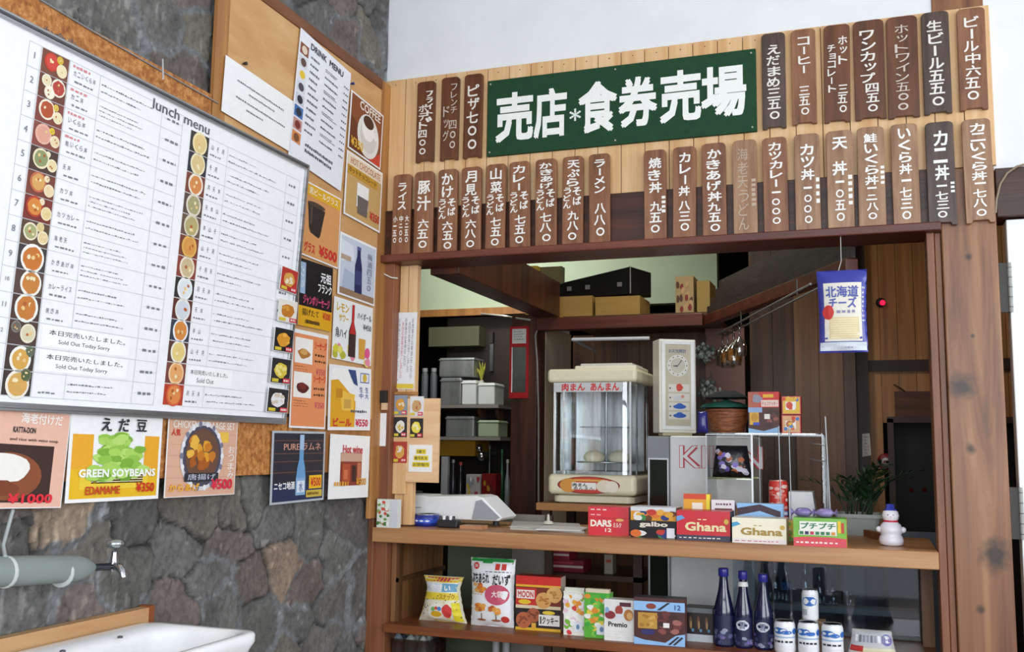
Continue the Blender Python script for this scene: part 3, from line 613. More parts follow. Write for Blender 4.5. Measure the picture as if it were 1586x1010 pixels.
def a_choco(S):
    S.rect(.03, .03, .97, .97, '#caa468', 1); S.rect(.03, .80, .97, .97, '#ead9bd', 2); S.text('HOT CHOCOLATE', .10, .83, .92, .94, '#b5673a', 3, .02)
    S.rect(.03, .66, .85, .80, '#c8952f', 3); S.text('ホットチョコレート', .06, .69, .82, .78, '#3b2a18', 4, .02)
    S.rect(.30, .22, .62, .60, '#f0efec', 4); S.poly([(.34, .12), (.60, .12), (.62, .40), (.32, .40)], '#6a625c', 5); S.text('¥350', .68, .12, .95, .26, '#c8322c', 5, .03)
poster('hot_chocolate_poster', 'tan hot chocolate poster with a glass mug, below the brown coffee poster', [(538, 233), (592, 268), (588, 362), (531, 330)], a_choco)
def a_kuro(S):
    S.rect(.02, .02, .98, .98, '#d99a5f', 1); S.rect(.02, .82, .98, .98, '#e3ad22', 2); S.text('黒ビールグラス', .12, .85, .9, .95, '#fbf3dd', 3, .02)
    S.poly([(.16, .40), (.2, .34), (.42, .30), (.46, .34), (.56, .70), (.10, .74)], '#2c2422', 3); S.ell(.33, .73, .23, .035, '#4a3c36', 4); S.rect(.18, .45, .22, .68, '#5a4a44', 4)
    S.text('グラス', .06, .06, .34, .20, '#d02c2c', 4, .03); S.text('¥500', .45, .07, .94, .22, '#d02c2c', 4, .035)
poster('dark_beer_poster', 'orange poster with a yellow heading, a dark glass and a red ¥500', [(474, 278), (532, 312), (519, 414), (463, 394)], a_kuro)
def a_black(S):
    S.rect(0, .30, 1, 1, '#15141a', 1); S.rect(0, 0, 1, .30, '#e0a81c', 1); S.rect(.02, .48, .17, .95, '#9fb8d8', 2); S.text('うまい', .03, .55, .15, .9, '#f3f3f5', 3, .02)
    S.text('元祖', .62, .72, .95, .88, '#f4f4f4', 3, .03); S.text('フランク', .55, .56, .97, .70, '#f4f4f4', 3, .03); S.text('ジャンボソーセージ', .12, .33, .92, .48, '#d8507a', 3, .03); S.dashes(.25, .7, .5, .9, 2, '#3c2c2a', 2, .25)
    S.text('揚げたて', .10, .16, .60, .27, '#3a2a12', 3, .02); S.text('¥300', .72, .16, .96, .27, '#c83028', 3, .03); S.dashes(.2, .04, .66, .12, 1, '#4a3514', 3, .8)
poster('sausage_poster', 'black poster with a yellow lower band, above the orange snack menu', [(464, 399), (516, 416), (511, 514), (461, 503)], a_black)
def a_orange(S):
    S.rect(.03, .02, .97, .96, '#e8925e', 1)
    for v0, v1, f in ((.66, .92, '#b87a3c'), (.31, .57, '#5a1c1a')):
        S.rect(.06, v0, .55, v1, '#f6f2ec', 2); S.ell(.31, (v0+v1)/2-.03, .17, .05, f, 3, 16, .15); S.ell(.30, (v0+v1)/2-.01, .10, .03, '#d9a860' if f[1] == 'b' else '#7a2a24', 4, 12, .2)
        S.text('ソーセージ', .60, v1-.09, .95, v1-.01, '#d0342a', 3, .03); S.dashes(.62, v1-.25, .95, v1-.12, 2, '#4a2a1c', 3, .45, .03, .06); S.dashes(.08, v0-.10, .50, v0-.02, 3, '#7a4628', 3, .3, .03, .07); S.text('¥350', .66, v0-.10, .93, v0-.03, '#d0506a', 3, .02)
poster('snack_menu', 'tall orange snack menu with two white photo boxes', [(457, 509), (508, 520), (503, 665), (444, 662)], a_orange, lift=0)
def a_ume(S):
    S.rect(.04, .03, .97, .96, '#c9d2e2', 1); S.rect(.04, .03, .97, .13, '#9a7a60', 2); S.poly([(.04, .55), (.40, .62), (.34, .85), (.04, .9)], '#dfe6f0', 2); S.rect(.04, .58, .3, .66, '#b9a08c', 3)
    S.poly([(.42, .12), (.62, .12), (.60, .55), (.55, .72), (.54, .86), (.46, .86), (.46, .72), (.41, .55)], '#232a5c', 4); S.rect(.43, .25, .60, .48, '#3a4478', 5); S.rect(.45, .82, .55, .88, '#56649c', 5)
    S.vtext('梅酒四五〇', .74, .2, .88, .85, '#8a90a4', 5, .01); S.poly([(.1, .13), (.4, .13), (.42, .4), (.14, .44)], '#aebbd2', 3)
poster('plum_wine_poster', 'pale blue poster with one dark blue bottle, below the hot chocolate poster', [(528, 358), (583, 385), (579, 474), (521, 455)], a_ume)
def a_sour(S):
    S.rect(.02, .02, .98, .98, '#eef0f0', 1)
    for i in range(12): S.ell(random.uniform(.05, .95), random.uniform(.03, .22), .07, .07, random.choice(('#d8cf3a', '#e3dc6a', '#b9b83c', '#e58aa0')), 2, 10, .2)
    S.poly([(.38, .08), (.56, .08), (.56, .5), (.50, .66), (.50, .92), (.44, .92), (.44, .66), (.38, .5)], '#3a2420', 4); S.poly([(.39, .46), (.55, .46), (.50, .66), (.50, .95), (.44, .95), (.44, .66)], '#c0282a', 5)
    S.text('レモン', .06, .78, .36, .92, '#d8b02c', 4, .03); S.text('サワー', .12, .62, .36, .74, '#d8b02c', 4, .03); S.text('角ハイ', .05, .35, .33, .52, '#2a2c33', 4, .02); S.text('ハイボール', .58, .74, .96, .86, '#3c4048', 4, .02); S.text('¥450', .74, .58, .96, .68, '#3c4048', 4, .02)
    S.poly([(.66, .08), (.80, .08), (.82, .42), (.64, .42)], '#d9a03c', 4); S.ell(.88, .2, .07, .09, '#e0508a', 4)
poster('highball_poster', 'white drinks poster with a red and black bottle over yellow lemons', [(519, 458), (578, 479), (573, 566), (512, 555)], a_sour)
def a_beer(S):
    S.rect(.02, .02, .98, .98, '#eef0f4', 1); S.poly([(.04, .05), (.60, .05), (.62, .45), (.45, .60), (.20, .78), (.04, .76)], '#e0a51e', 2); S.poly([(.04, .76), (.2, .78), (.45, .60), (.56, .66), (.42, .95), (.06, .95)], '#f7f6f2', 3)
    S.poly([(.30, .30), (.56, .30), (.60, .56), (.24, .62)], '#efc04a', 3); S.rect(.16, .50, .30, .64, '#c98a1c', 4); S.rect(.34, .34, .5, .48, '#cfa24a', 4); S.poly([(.42, .95), (.6, .95), (.66, .7), (.56, .74)], '#28427c', 4)
    S.frame(.72, .76, .94, .92, .012, '#5a6aa0', 3); S.circ(.83, .84, .05, '#d8b43c', 4); S.vtext('生中', .70, .5, .80, .7, '#4a5a96', 4, .02); S.vtext('生大', .84, .5, .94, .7, '#4a5a96', 4, .02)
    S.dashes(.5, .26, .95, .34, 1, '#4a4f60', 4, .6, .02, .05); S.text('ビール', .10, .06, .52, .19, '#d02a2a', 5, .035); S.text('¥550', .62, .06, .93, .18, '#d02a4a', 5, .03)
poster('beer_poster', 'white poster with golden beer mugs and red lettering', [(510, 564), (576, 572), (571, 667), (507, 666)], a_beer)
def a_hotw(S):
    S.rect(.26, .20, .80, .72, '#8a3422', 1); S.rect(.26, .58, .80, .72, '#c9a28c', 2); S.rect(.30, .24, .5, .54, '#b04a2a', 3); S.rect(.55, .26, .66, .52, '#4a1c1a', 3); S.rect(.68, .3, .78, .56, '#c07050', 3)
    S.rect(.57, .28, .62, .5, '#2c1a22', 4); S.rect(.34, .3, .44, .45, '#d0704a', 4); S.text('Hot wine', .30, .71, .80, .84, '#c8343c', 5, .03); S.dashes(.12, .19, .5, .27, 1, '#e0a030', 5, .9, .03, .06); S.text('¥500', .66, .20, .92, .32, '#e0a030', 5, .03)
poster('hot_wine_poster', 'white poster with a red hot wine photo at the bottom of the corner column', [(514, 671), (572, 677), (570, 769), (505, 775)], a_hotw)
def a_blue(S):
    S.rect(.03, .03, .97, .97, '#22222e', 1); S.rect(.03, .03, .97, .26, '#1c2c50', 2)
    for v in (.42, .57, .68, .86): S.rect(.03, v, .97, v+.012, '#6a4a42', 2)
    S.text('PURE ラムネ', .20, .73, .90, .84, '#d8a08a', 4, .02); S.rect(.44, .1, .62, .34, '#8fb4dc', 3); S.poly([(.44, .34), (.62, .34), (.60, .5), (.57, .60), (.57, .94), (.49, .94), (.49, .60), (.46, .5)], '#6aa0d0', 4); S.rect(.49, .74, .57, .95, '#a9c4e4', 5); S.rect(.46, .14, .6, .3, '#dfe8f4', 5); S.vtext('水', .49, .14, .57, .3, '#3a5a9a', 6)
    S.text('ニセコ地酒', .05, .19, .42, .30, '#f1f1f4', 4, .03); S.rect(.69, .18, .94, .37, '#efbc1c', 4); S.text('¥500', .72, .21, .92, .34, '#d03028', 5, .03); S.rect(.64, .06, .95, .16, '#cdb44a', 4); S.dashes(.66, .08, .93, .14, 1, '#7a5a1c', 5, .7)
poster('bottled_drink_poster', 'dark navy poster with a pale blue bottle and a yellow price square', [(423, 666), (504, 670), (500, 773), (416, 784)], a_blue, bg='#b9bfc8')
def a_kara(S):
    S.rect(.01, .01, .99, .99, '#dcae94', 1)
    for i in range(6): S.rect(.02, .14*i+.1, .98, .14*i+.106, '#c99678', 2)
    S.rect(.30, .70, .86, .84, '#eec04e', 3); S.text('CHICKEN KARAAGE SET', .06, .87, .95, .97, '#f3efe8', 4, .02)
    S.circ(.48, .52, .31, '#d9d6dc', 4, 26); S.circ(.48, .52, .275, '#4a4a5c', 5, 26)
    for k in range(18):
        a = 2*math.pi*k/18; S.ell(.48+.29*math.cos(a), .52+.29*S.w/S.h*math.sin(a), .025, .04, '#7c7c92' if k % 2 else '#eceaf0', 6, 8)
    S.circ(.48, .53, .24, '#6a4a3a', 6, 24)
    for k in range(20): S.ell(.48+random.uniform(-.17, .17), .55+random.uniform(-.17, .2), .055, .065, random.choice(('#e0a02c', '#c77a24', '#eab648', '#a85a1e')), 7+k % 2, 9, .25)
    S.rect(.24, .19, .72, .30, '#2a2c36', 9); S.text('唐揚げ', .28, .21, .68, .29, '#b8bccc', 10, .02); S.text('¥500', .62, .08, .94, .22, '#e02a4a', 10, .035); S.text('からあげ', .04, .07, .45, .17, '#efae2c', 10, .03); S.text('人気', .04, .77, .16, .86, '#d0342a', 5, .03); S.vtext('おつまみ', .86, .22, .96, .66, '#f1ece6', 5, .02)
poster('fried_chicken_poster', 'pinkish poster with a black bowl of fried chicken, right of the edamame poster', [(257, 646), (366, 652), (364, 766), (257, 771)], a_kara, group='posters along the bottom of the whiteboard')
def a_eda(S):
    S.rect(.03, .04, .97, .36, '#e8b91e', 1); S.rect(.03, .36, .24, .74, '#eaa92a', 1); S.rect(.80, .36, .97, .74, '#eaa92a', 1); S.rect(.12, .14, .86, .36, '#eccb3a', 2); S.rect(.24, .2, .80, .34, '#f2f2ee', 2)
    for k in range(90):
        a = random.random()**1.3; cu = .52+max(-.27, min(.27, random.gauss(0, .17)*(1-.55*a))); cv = .26+a*.48; S.ell(cu, cv, .075, .045, random.choice(('#7fb23c', '#93c44c', '#a9d45e', '#6a9c30', '#b6dc70')), 3+k % 4, 10, .12, random.uniform(-1, 1))
    S.text('え', .30, .78, .41, .93, K, 9, .03); S.text('だ', .48, .78, .60, .93, K, 9, .03); S.text('豆', .68, .79, .80, .93, K, 9, .03)
    S.text('GREEN SOYBEANS', .10, .27, .93, .36, '#f4f6ef', 9, .045); S.text('EDAMAME', .18, .08, .54, .17, '#c8401e', 9, .03); S.text('¥350', .72, .09, .93, .20, '#d02a1e', 9, .035)
poster('edamame_poster', 'yellow and white poster with a heap of green soybeans', [(110, 635), (249, 642), (247, 773), (100, 779)], a_eda, group='posters along the bottom of the whiteboard')
def a_curry(S):
    S.rect(.01, .01, .99, .99, '#e8b8a4', 1); S.text('カツカレー 海老付けだ', .12, .86, .76, .97, '#f6efe8', 4, .03); S.text('CURRY RICE · KATSU DON', .05, .76, .42, .82, K, 4, .03); S.text('Curry and rice with miso soup', .05, .67, .76, .71, '#4a3a34', 4, .02)
    S.rect(.10, .06, .76, .64, '#3a2420', 2); S.ell(.38, .3, .34, .24, '#8a4a2a', 3, 24); S.ell(.36, .38, .2, .14, '#f0ece6', 4, 20, .06); S.ell(.3, .2, .2, .08, '#7a3c20', 5, 16, .1); S.text('¥1000', .36, .06, .82, .17, '#e02a3a', 6, .035)
yy = on_x(107, 635, LX), on_x(97, 778, LX)
b = MB(); w_, h_ = .300, yy[0].z-yy[1].z+.003; O2 = Vector((LX, yy[0].y-w_-.006, yy[1].z)); Uv = Vector((0, .012, h_)); Rv = Vector((0, w_, -.012))
b.prism([(0, 0), (w_, 0), (w_, h_), (0, h_)], O2, Rv.normalized(), Uv.normalized(), (1, 0, 0), .0014, M('#f4f4f5', .28)); S = Sheet.flat(b, O2+Vector((.0014, 0, 0)), Rv, Uv)
S.rect(.01, .01, .99, .99, '#e8b8a4', 1)
S.text('海老付けだ', .12+.42, .86, .92, .97, '#f6efe8', 4, .03); S.text('KATTA-DON', .48, .76, .68, .82, K, 4, .03); S.text('and rice with miso soup', .46, .67, .90, .71, '#4a3a34', 4, .02)
S.rect(.2, .06, .87, .64, '#3a2420', 2); S.ell(.48, .32, .30, .24, '#8a4a2a', 3, 24); S.ell(.44, .40, .22, .15, '#f0ece6', 4, 20, .06); S.ell(.4, .2, .2, .08, '#7a3c20', 5, 16, .1); S.text('¥1000', .50, .05, .90, .15, '#e02a3a', 6, .035)
tag(b.build('curry_poster'), 'pale pink curry and rice poster cut off at the left edge of the photo', 'poster', 'posters along the bottom of the whiteboard')

# five small snack photos overlapping the whiteboard's right edge
def snack(bg, c1, c2, corner='#d03040'):
    def f(S):
        S.rect(.02, .02, .98, .98, bg, 1); S.ell(.48, .52, .34, .30, c1, 2, 16, .1)
        for k in range(10): S.ell(.48+random.uniform(-.22, .22), .54+random.uniform(-.18, .18), .10, .08, random.choice((c1, c2)), 3+k % 2, 9, .2)
        S.rect(.6, .04, .96, .22, corner, 6); S.dashes(.64, .07, .94, .19, 1, '#f4e8e0', 7, .8, .04, .08); S.rect(.05, .05, .38, .18, '#d8c23a', 6)
    return f
wpl = (wbP+wbN*.0125, wbN)
for lab, px, ar in (('small photo of a red frankfurter, topmost of five beside the whiteboard edge', [(434.6, 410), (461, 421), (459.6, 457), (434.6, 448)], snack('#b8342c', '#d9a24c', '#e8dcc0')),
                ('small photo of fried chicken balls, second of five beside the whiteboard edge', [(432, 461), (461, 469), (458, 502), (430, 497)], snack('#e8e2d8', '#c47a28', '#d99a3c')),
                ('small photo of orange croquettes on black, third of five beside the whiteboard edge', [(425.5, 505), (455, 512), (452, 547), (423, 543)], snack('#1e1c1e', '#df9a2a', '#efb648')),
                ('small photo of pale yellow potato on black, fourth of five beside the whiteboard edge', [(421, 552), (451, 558), (448, 595), (418, 593)], snack('#26242a', '#dcc440', '#efe08a')),
                ('small photo of a white dish on black, lowest of five beside the whiteboard edge', [(415, 599), (447.5, 604), (444, 640), (413, 638)], snack('#222024', '#eceaec', '#d9c9b8'))):
    poster('snack_photo', lab, px, ar, cat='photo', group='small snack photos beside the whiteboard', plane=wpl, bg='#efeff0', th=.0008)

# push pins
for lab, (u, v), c in (('dark push pin above the white notice', (376, 99), '#2a2a2e'), ('blue push pin right of the drink menu', (543, 130), '#2a3a8a')):
    p = on_x(u, v, .024); b = MB(); b.lathe((p.x-.001, p.y, p.z), [(.002, 0), (.002, .006), (.005, .007), (.004, .012), (.0055, .013), (.0055, .015)], c, 10, axis='x')
    tag(b.build('push_pin'), lab, 'pin')

# ------------------------------------------------------------------ wash basin, backboard, pipe and tap
zt = 1.035
t = thing('wash_basin', 'white ceramic wash basin at the foot of the stone wall', 'basin', (.2, -1.6, .80))
yr = -1.262; yl = yr-.62; xb, xf = .058, .385
def rr(x0, x1, y0, y1, r, z, k=6):
    o = []
    for cx, cy, a0 in ((x1-r, y1-r, 0), (x0+r, y1-r, 90), (x0+r, y0+r, 180), (x1-r, y0+r, 270)):
        for i in range(k+1): a = math.radians(a0+90*i/k); o.append(Vector((cx+r*math.cos(a), cy+r*math.sin(a), z)))
    return o
CER = M('#f2f3f4', .12)
b = MB()
prof = [(.07, .06, .80), (.045, .09, .83), (.006, .05, 1.0), (0, .045, 1.015), (0, .045, 1.030), (.004, .042, zt), (.020, .038, zt+.001)]
rings = [rr(xb+i*.6, xf-i, yl+i, yr-i, r, z) for i, r, z in prof]
rings += [rr(xb+.075, xf-.022, yl+.024, yr-.026, .06, zt-.002), rr(xb+.085, xf-.030, yl+.034, yr-.036, .065, zt-.016), rr(xb+.10, xf-.06, yl+.06, yr-.06, .07, zt-.085), rr(xb+.13, xf-.10, yl+.13, yr-.13, .06, zt-.115)]
b.loft(rings, CER, True, True); b.build('bowl', t)
for u, v in ((186, 986), (97, 1008)):
    p = on_z(u, v, zt+.002); c = MB(); c.lathe((p.x, p.y, zt-.001), [(.006, 0), (.006, .003), (.004, .0045)], '#4c5054', 12); c.build('screw_cap', t)
b = MB(); p, q = on_x(0, 985, .02), on_x(226, 941, .02)
b.box(.012, .040, -1.80, q.y-.01, 1.0, 1.062, noisy('raw_backboard', ['#b98a5c', '#cfa678'], (20, 2, 20), bump=.06)); b.box(.010, .043, q.y-.012, q.y+.004, .99, 1.066, '#8a4a26')
tag(b.build('basin_backboard'), 'raw wooden board between the white wash basin and the stones', 'board')
PIPE = M('#87918f', .5)
t = thing('water_pipe', 'grey wrapped water pipe running along the stones to the tap', 'pipe', (.05, -1.7, 1.2))
a, c = on_x(-60, 888, .06), on_x(132, 880, .065)
d = (c-a).normalized()
b = MB(); b.tube([a-d*.3, a, a.lerp(c, .5), c-d*.03, c, c+d*.02], [.031, .031, .031, .029, .022, .012], PIPE, 18); b.build('lagging', t)
b = MB()
for u in (8, 95):
    p = on_x(u, 886, .062); b.lathe((p.x, p.y, p.z), [(.0325, -.004), (.0335, 0), (.0325, .004)], '#c8cccb', 18, axis='y'); b.build('binding_cord', t); b = MB()
b.tube([on_x(20, 790, .02), on_x(5, 845, .035), on_x(8, 862, .07)], .004, '#a9aeae', 8)
b.build('supply_hose', t)
CHR = M('#c9ccd0', .12, 1.0)
t = thing('water_tap', 'small chrome tap with a round handle at the end of the grey pipe', 'tap', c)
e = c+d*.05
e = on_x(176, 877, .075)
b = MB(); b.tube([c+d*.015, c.lerp(e, .5), e], .008, M('#4a4e52', .25, 1.0), 10); b.tube([e, on_x(184, 879, .10), on_x(190, 886, .115), on_x(191, 894, .117)], [.009, .010, .009, .008], CHR, 10); b.lathe((e.x, e.y, e.z-.012), [(.010, 0), (.013, .010), (.010, .02), (.007, .036), (.007, .045)], CHR, 12)
b.build('spout', t)
b = MB()
hz = e.z+.040; b.lathe((e.x, e.y, hz), [(.004, 0), (.018, .004), (.021, .011), (.018, .018), (.006, .021)], M('#b9bec0', .2, .8), 10); b.build('tap_handle', t)
# ------------------------------------------------------------------ green shop sign
def brush(S, t, boxes, c, L=3, bold=.035):
    for k, (u0, v0, u1, v1) in zip(t, boxes): S.text(k, u0, v0, u1, v1, c, L, bold)
yS = -.030
tl, tr, br, bl = on_y(755, 127.5, yS), on_y(1170.5, 73, yS), on_y(1172, 203, yS), on_y(754.5, 242.5, yS)
t = thing('shop_sign', 'wide green signboard with big white lettering on the pine panel', 'sign', ((bl.x+br.x)/2, yS, bl.z))
x0, x1, z0, z1 = (tl.x+bl.x)/2, (tr.x+br.x)/2, (bl.z+br.z)/2, (tl.z+tr.z)/2
b = MB(); GRN = noisy('sign_green', ['#06371b', '#094223'], (30, 30, 30), rough=.8, bump=.03)
b.box(x0, x1, yS, -.017, z0, z1, GRN); b.build('board', t, bevel=.001)
b = MB(); S = Sheet.flat(b, (x0, yS, z0), (x1-x0, 0, 0), (0, 0, z1-z0))
def suv(u, v): p = on_y(u, v, yS); return (p.x-x0)/(x1-x0), (p.z-z0)/(z1-z0)
for ch, (u0, va, u1, vb) in zip('売店食券売場', ((768, 144, 826, 218), (827, 138, 878, 212), (896, 127, 956, 204), (958, 120, 1018, 195), (1022, 110, 1086, 188), (1086, 103, 1156, 180))):
    a = suv((u0+u1)/2, vb); c = suv((u0+u1)/2, va); l, r = suv(u0, (va+vb)/2)[0], suv(u1, (va+vb)/2)[0]
    S.text(ch, l, a[1]-.01, r, c[1]+.01, '#f1f3f0', 3, .04)
b.build('lettering', t)
b = MB(); S = Sheet.flat(b, (x0, yS, z0), (x1-x0, 0, 0), (0, 0, z1-z0)); cu, cv = suv(891, 178)
for k in range(6):
    a = math.pi/6+math.pi*k/3; dx, dv = math.cos(a)*.021, math.sin(a)*.021*S.w/S.h; n = (-math.sin(a)*.0028, math.cos(a)*.0028*S.w/S.h)
    S.poly([(cu+n[0], cv+n[1]), (cu-n[0], cv-n[1]), (cu+dx-n[0], cv+dv-n[1]), (cu+dx+n[0], cv+dv+n[1])], '#dfe6e2', 3)
    for q in (.6, .95): S.circ(cu+dx*q, cv+dv*q, .0045, '#dfe6e2', 4, 8)
b.build('snowflake_mark', t)
b = MB()
for u, v in ((.012, .95), (.5, .95), (.985, .95), (.012, .05), (.5, .05), (.985, .05)): b.lathe((x0+(x1-x0)*u, yS-.001, z0+(z1-z0)*v), [(.003, -.002), (.003, .001)], '#b9b3a0', 8, axis='y')
b.build('screw', t)

# ------------------------------------------------------------------ wooden price plates
TONE = {'d': noisy('plate_dark', ['#4a2816', '#623820', '#75472a'], (40, 9, 4), rough=.42, bump=.06), 'm': noisy('plate_mid', ['#653d28', '#835438', '#986a4a'], (40, 9, 4), rough=.42, bump=.06),
        'l': noisy('plate_light', ['#745038', '#967052', '#ac8868'], (40, 9, 4), rough=.42, bump=.06), 'k': noisy('plate_darkest', ['#33241e', '#493730', '#5d4a40'], (40, 9, 4), rough=.42, bump=.06)}
INK = M('#efeeea', .6)
def plate(label, xt, yt, xb, yb, tone, cols, row, ink='#efeeea', bold=.028):
    """cols: [(text, u0, u1, v0, v1)] columns of brush lettering"""
    yp = -.052 if row == 'l' else -.034
    if row == 'l': a, c = on_y(sum(xt)/2, yt, yp), on_y(sum(xb)/2, yb, yp)
    else: a, c = on_y(sum(xt)/2, yt, yp), on_y(sum(xb)/2, yb, yp)
    w0 = ((on_y(xt[1], yt, yp)-on_y(xt[0], yt, yp)).x+(on_y(xb[1], yb, yp)-on_y(xb[0], yb, yp)).x)/2
    cx, h = (a.x+c.x)/2, a.z-c.z; z0 = c.z; tilt = (a.x-c.x)/h
    th = .013
    t = thing('price_plate', label, 'price sign', (cx, yp, z0), 'upper row of wooden price plates' if row == 'u' else 'lower row of wooden price plates')
    Uv = Vector((tilt, 0, 1)).normalized(); Rv = Vector((1, 0, -tilt)).normalized(); O = Vector((cx, yp, z0+h/2))-Uv*h/2-Rv*w0/2
    r = w0*.22; pts = []
    k = w0*.18; nd = h*.028 if row == 'l' else h*.018
    pts += [(0, 0), (k, 0), (k*1.3, nd), (w0-k*1.3, nd), (w0-k, 0), (w0, 0)]
    for cx_, a0 in ((w0-r, 0), (r, 90)):
        for i in range(5): an = math.radians(a0+90*i/4); pts.append((cx_+r*math.cos(an), h-r*.7+r*.7*math.sin(an)))
    b = MB(); b.prism(pts, O+Vector((0, th, 0)), Rv, Uv, (0, -1, 0), th, TONE[tone]); b.build('board', t, bevel=.0015)
    for (s_, u0, u1, v0, v1) in cols:
        b = MB(); S = Sheet.flat(b, O, Rv*w0, Uv*h)
        if isinstance(s_, int): S.dashes(u0, v0, u1, v1, s_, ink, 2, .7, .15, .3, .1)
        else: S.vtext(s_, u0, v0, u1, v1, ink, 3, bold, .05)
        b.build('lettering', t)
    return t
U_ = [((647, 673.5), 126, (643, 671), 251, 'd', [('ﾌﾗｲﾄﾞ', .52, .92, .48, .88), ('ポテト四〇〇', .12, .62, .08, .72)], 'dark plate for fried potato at the left end of the upper row'),
      ((684, 711.5), 119.5, (681, 708), 248, 'd', [('フレンチ', .55, .92, .55, .92), ('ドッグ', .12, .48, .22, .66), ('四〇〇', .48, .92, .12, .48)], 'dark plate with thin staggered columns, between the fried potato and pizza plates'),
      ((720, 747.5), 114.5, (716, 745), 244.5, 'd', [('ピザ七〇〇', .18, .84, .08, .88)], 'dark plate for pizza just left of the green sign'),
      ((1178, 1216), 51, (1182, 1217), 199, 'k', [('えだまめ三五〇', .22, .80, .08, .88)], 'grey-brown plate for edamame just right of the green sign'),
      ((1225, 1261.5), 45, (1227, 1266), 192, 'm', [('コーヒー', .26, .78, .52, .92), ('三五〇', .28, .74, .08, .40)], 'reddish plate for coffee, second right of the green sign'),
      ((1275, 1316), 38, (1277, 1317), 189, 'd', [('ホット', .56, .92, .58, .88), ('チョコレート', .14, .46, .30, .80), ('三五〇', .52, .9, .08, .38)], 'dark plate for hot chocolate in two columns, third right of the green sign'),
      ((1320, 1368), 31, (1325, 1373), 184.5, 'd', [('ワンカップ', .22, .72, .36, .90), ('四五〇', .34, .78, .06, .36)], 'wide dark plate for cup sake, fourth right of the green sign'),
      ((1371.5, 1420), 25, (1376, 1425), 182, 'd', [('ホットワイン五〇〇', .26, .72, .06, .92)], 'wide dark plate for hot wine with thin lettering in the upper row'),
      ((1425.5, 1469), 18, (1432, 1475), 176, 'k', [('生ビール五五〇', .2, .78, .06, .92)], 'dark plate for draught beer, second from the right in the upper row'),
      ((1481, 1525), 12, (1487, 1531), 170, 'm', [('ビール中六五〇', .22, .78, .08, .92)], 'plate for bottled beer at the right end of the upper row')]
for xt, yt, xb, yb, tn, cols, lab in U_: plate(lab, xt, yt, xb, yb, tn, cols, 'u', '#cdbfb4' if 'thin' in lab or 'staggered' in lab else '#e8e3dc', .012 if 'thin' in lab else .024)
sob = lambda nm: [(nm, .2, .82, .66, .96), ('うどん', .06, .44, .42, .66), ('そば', .52, .94, .45, .66)]
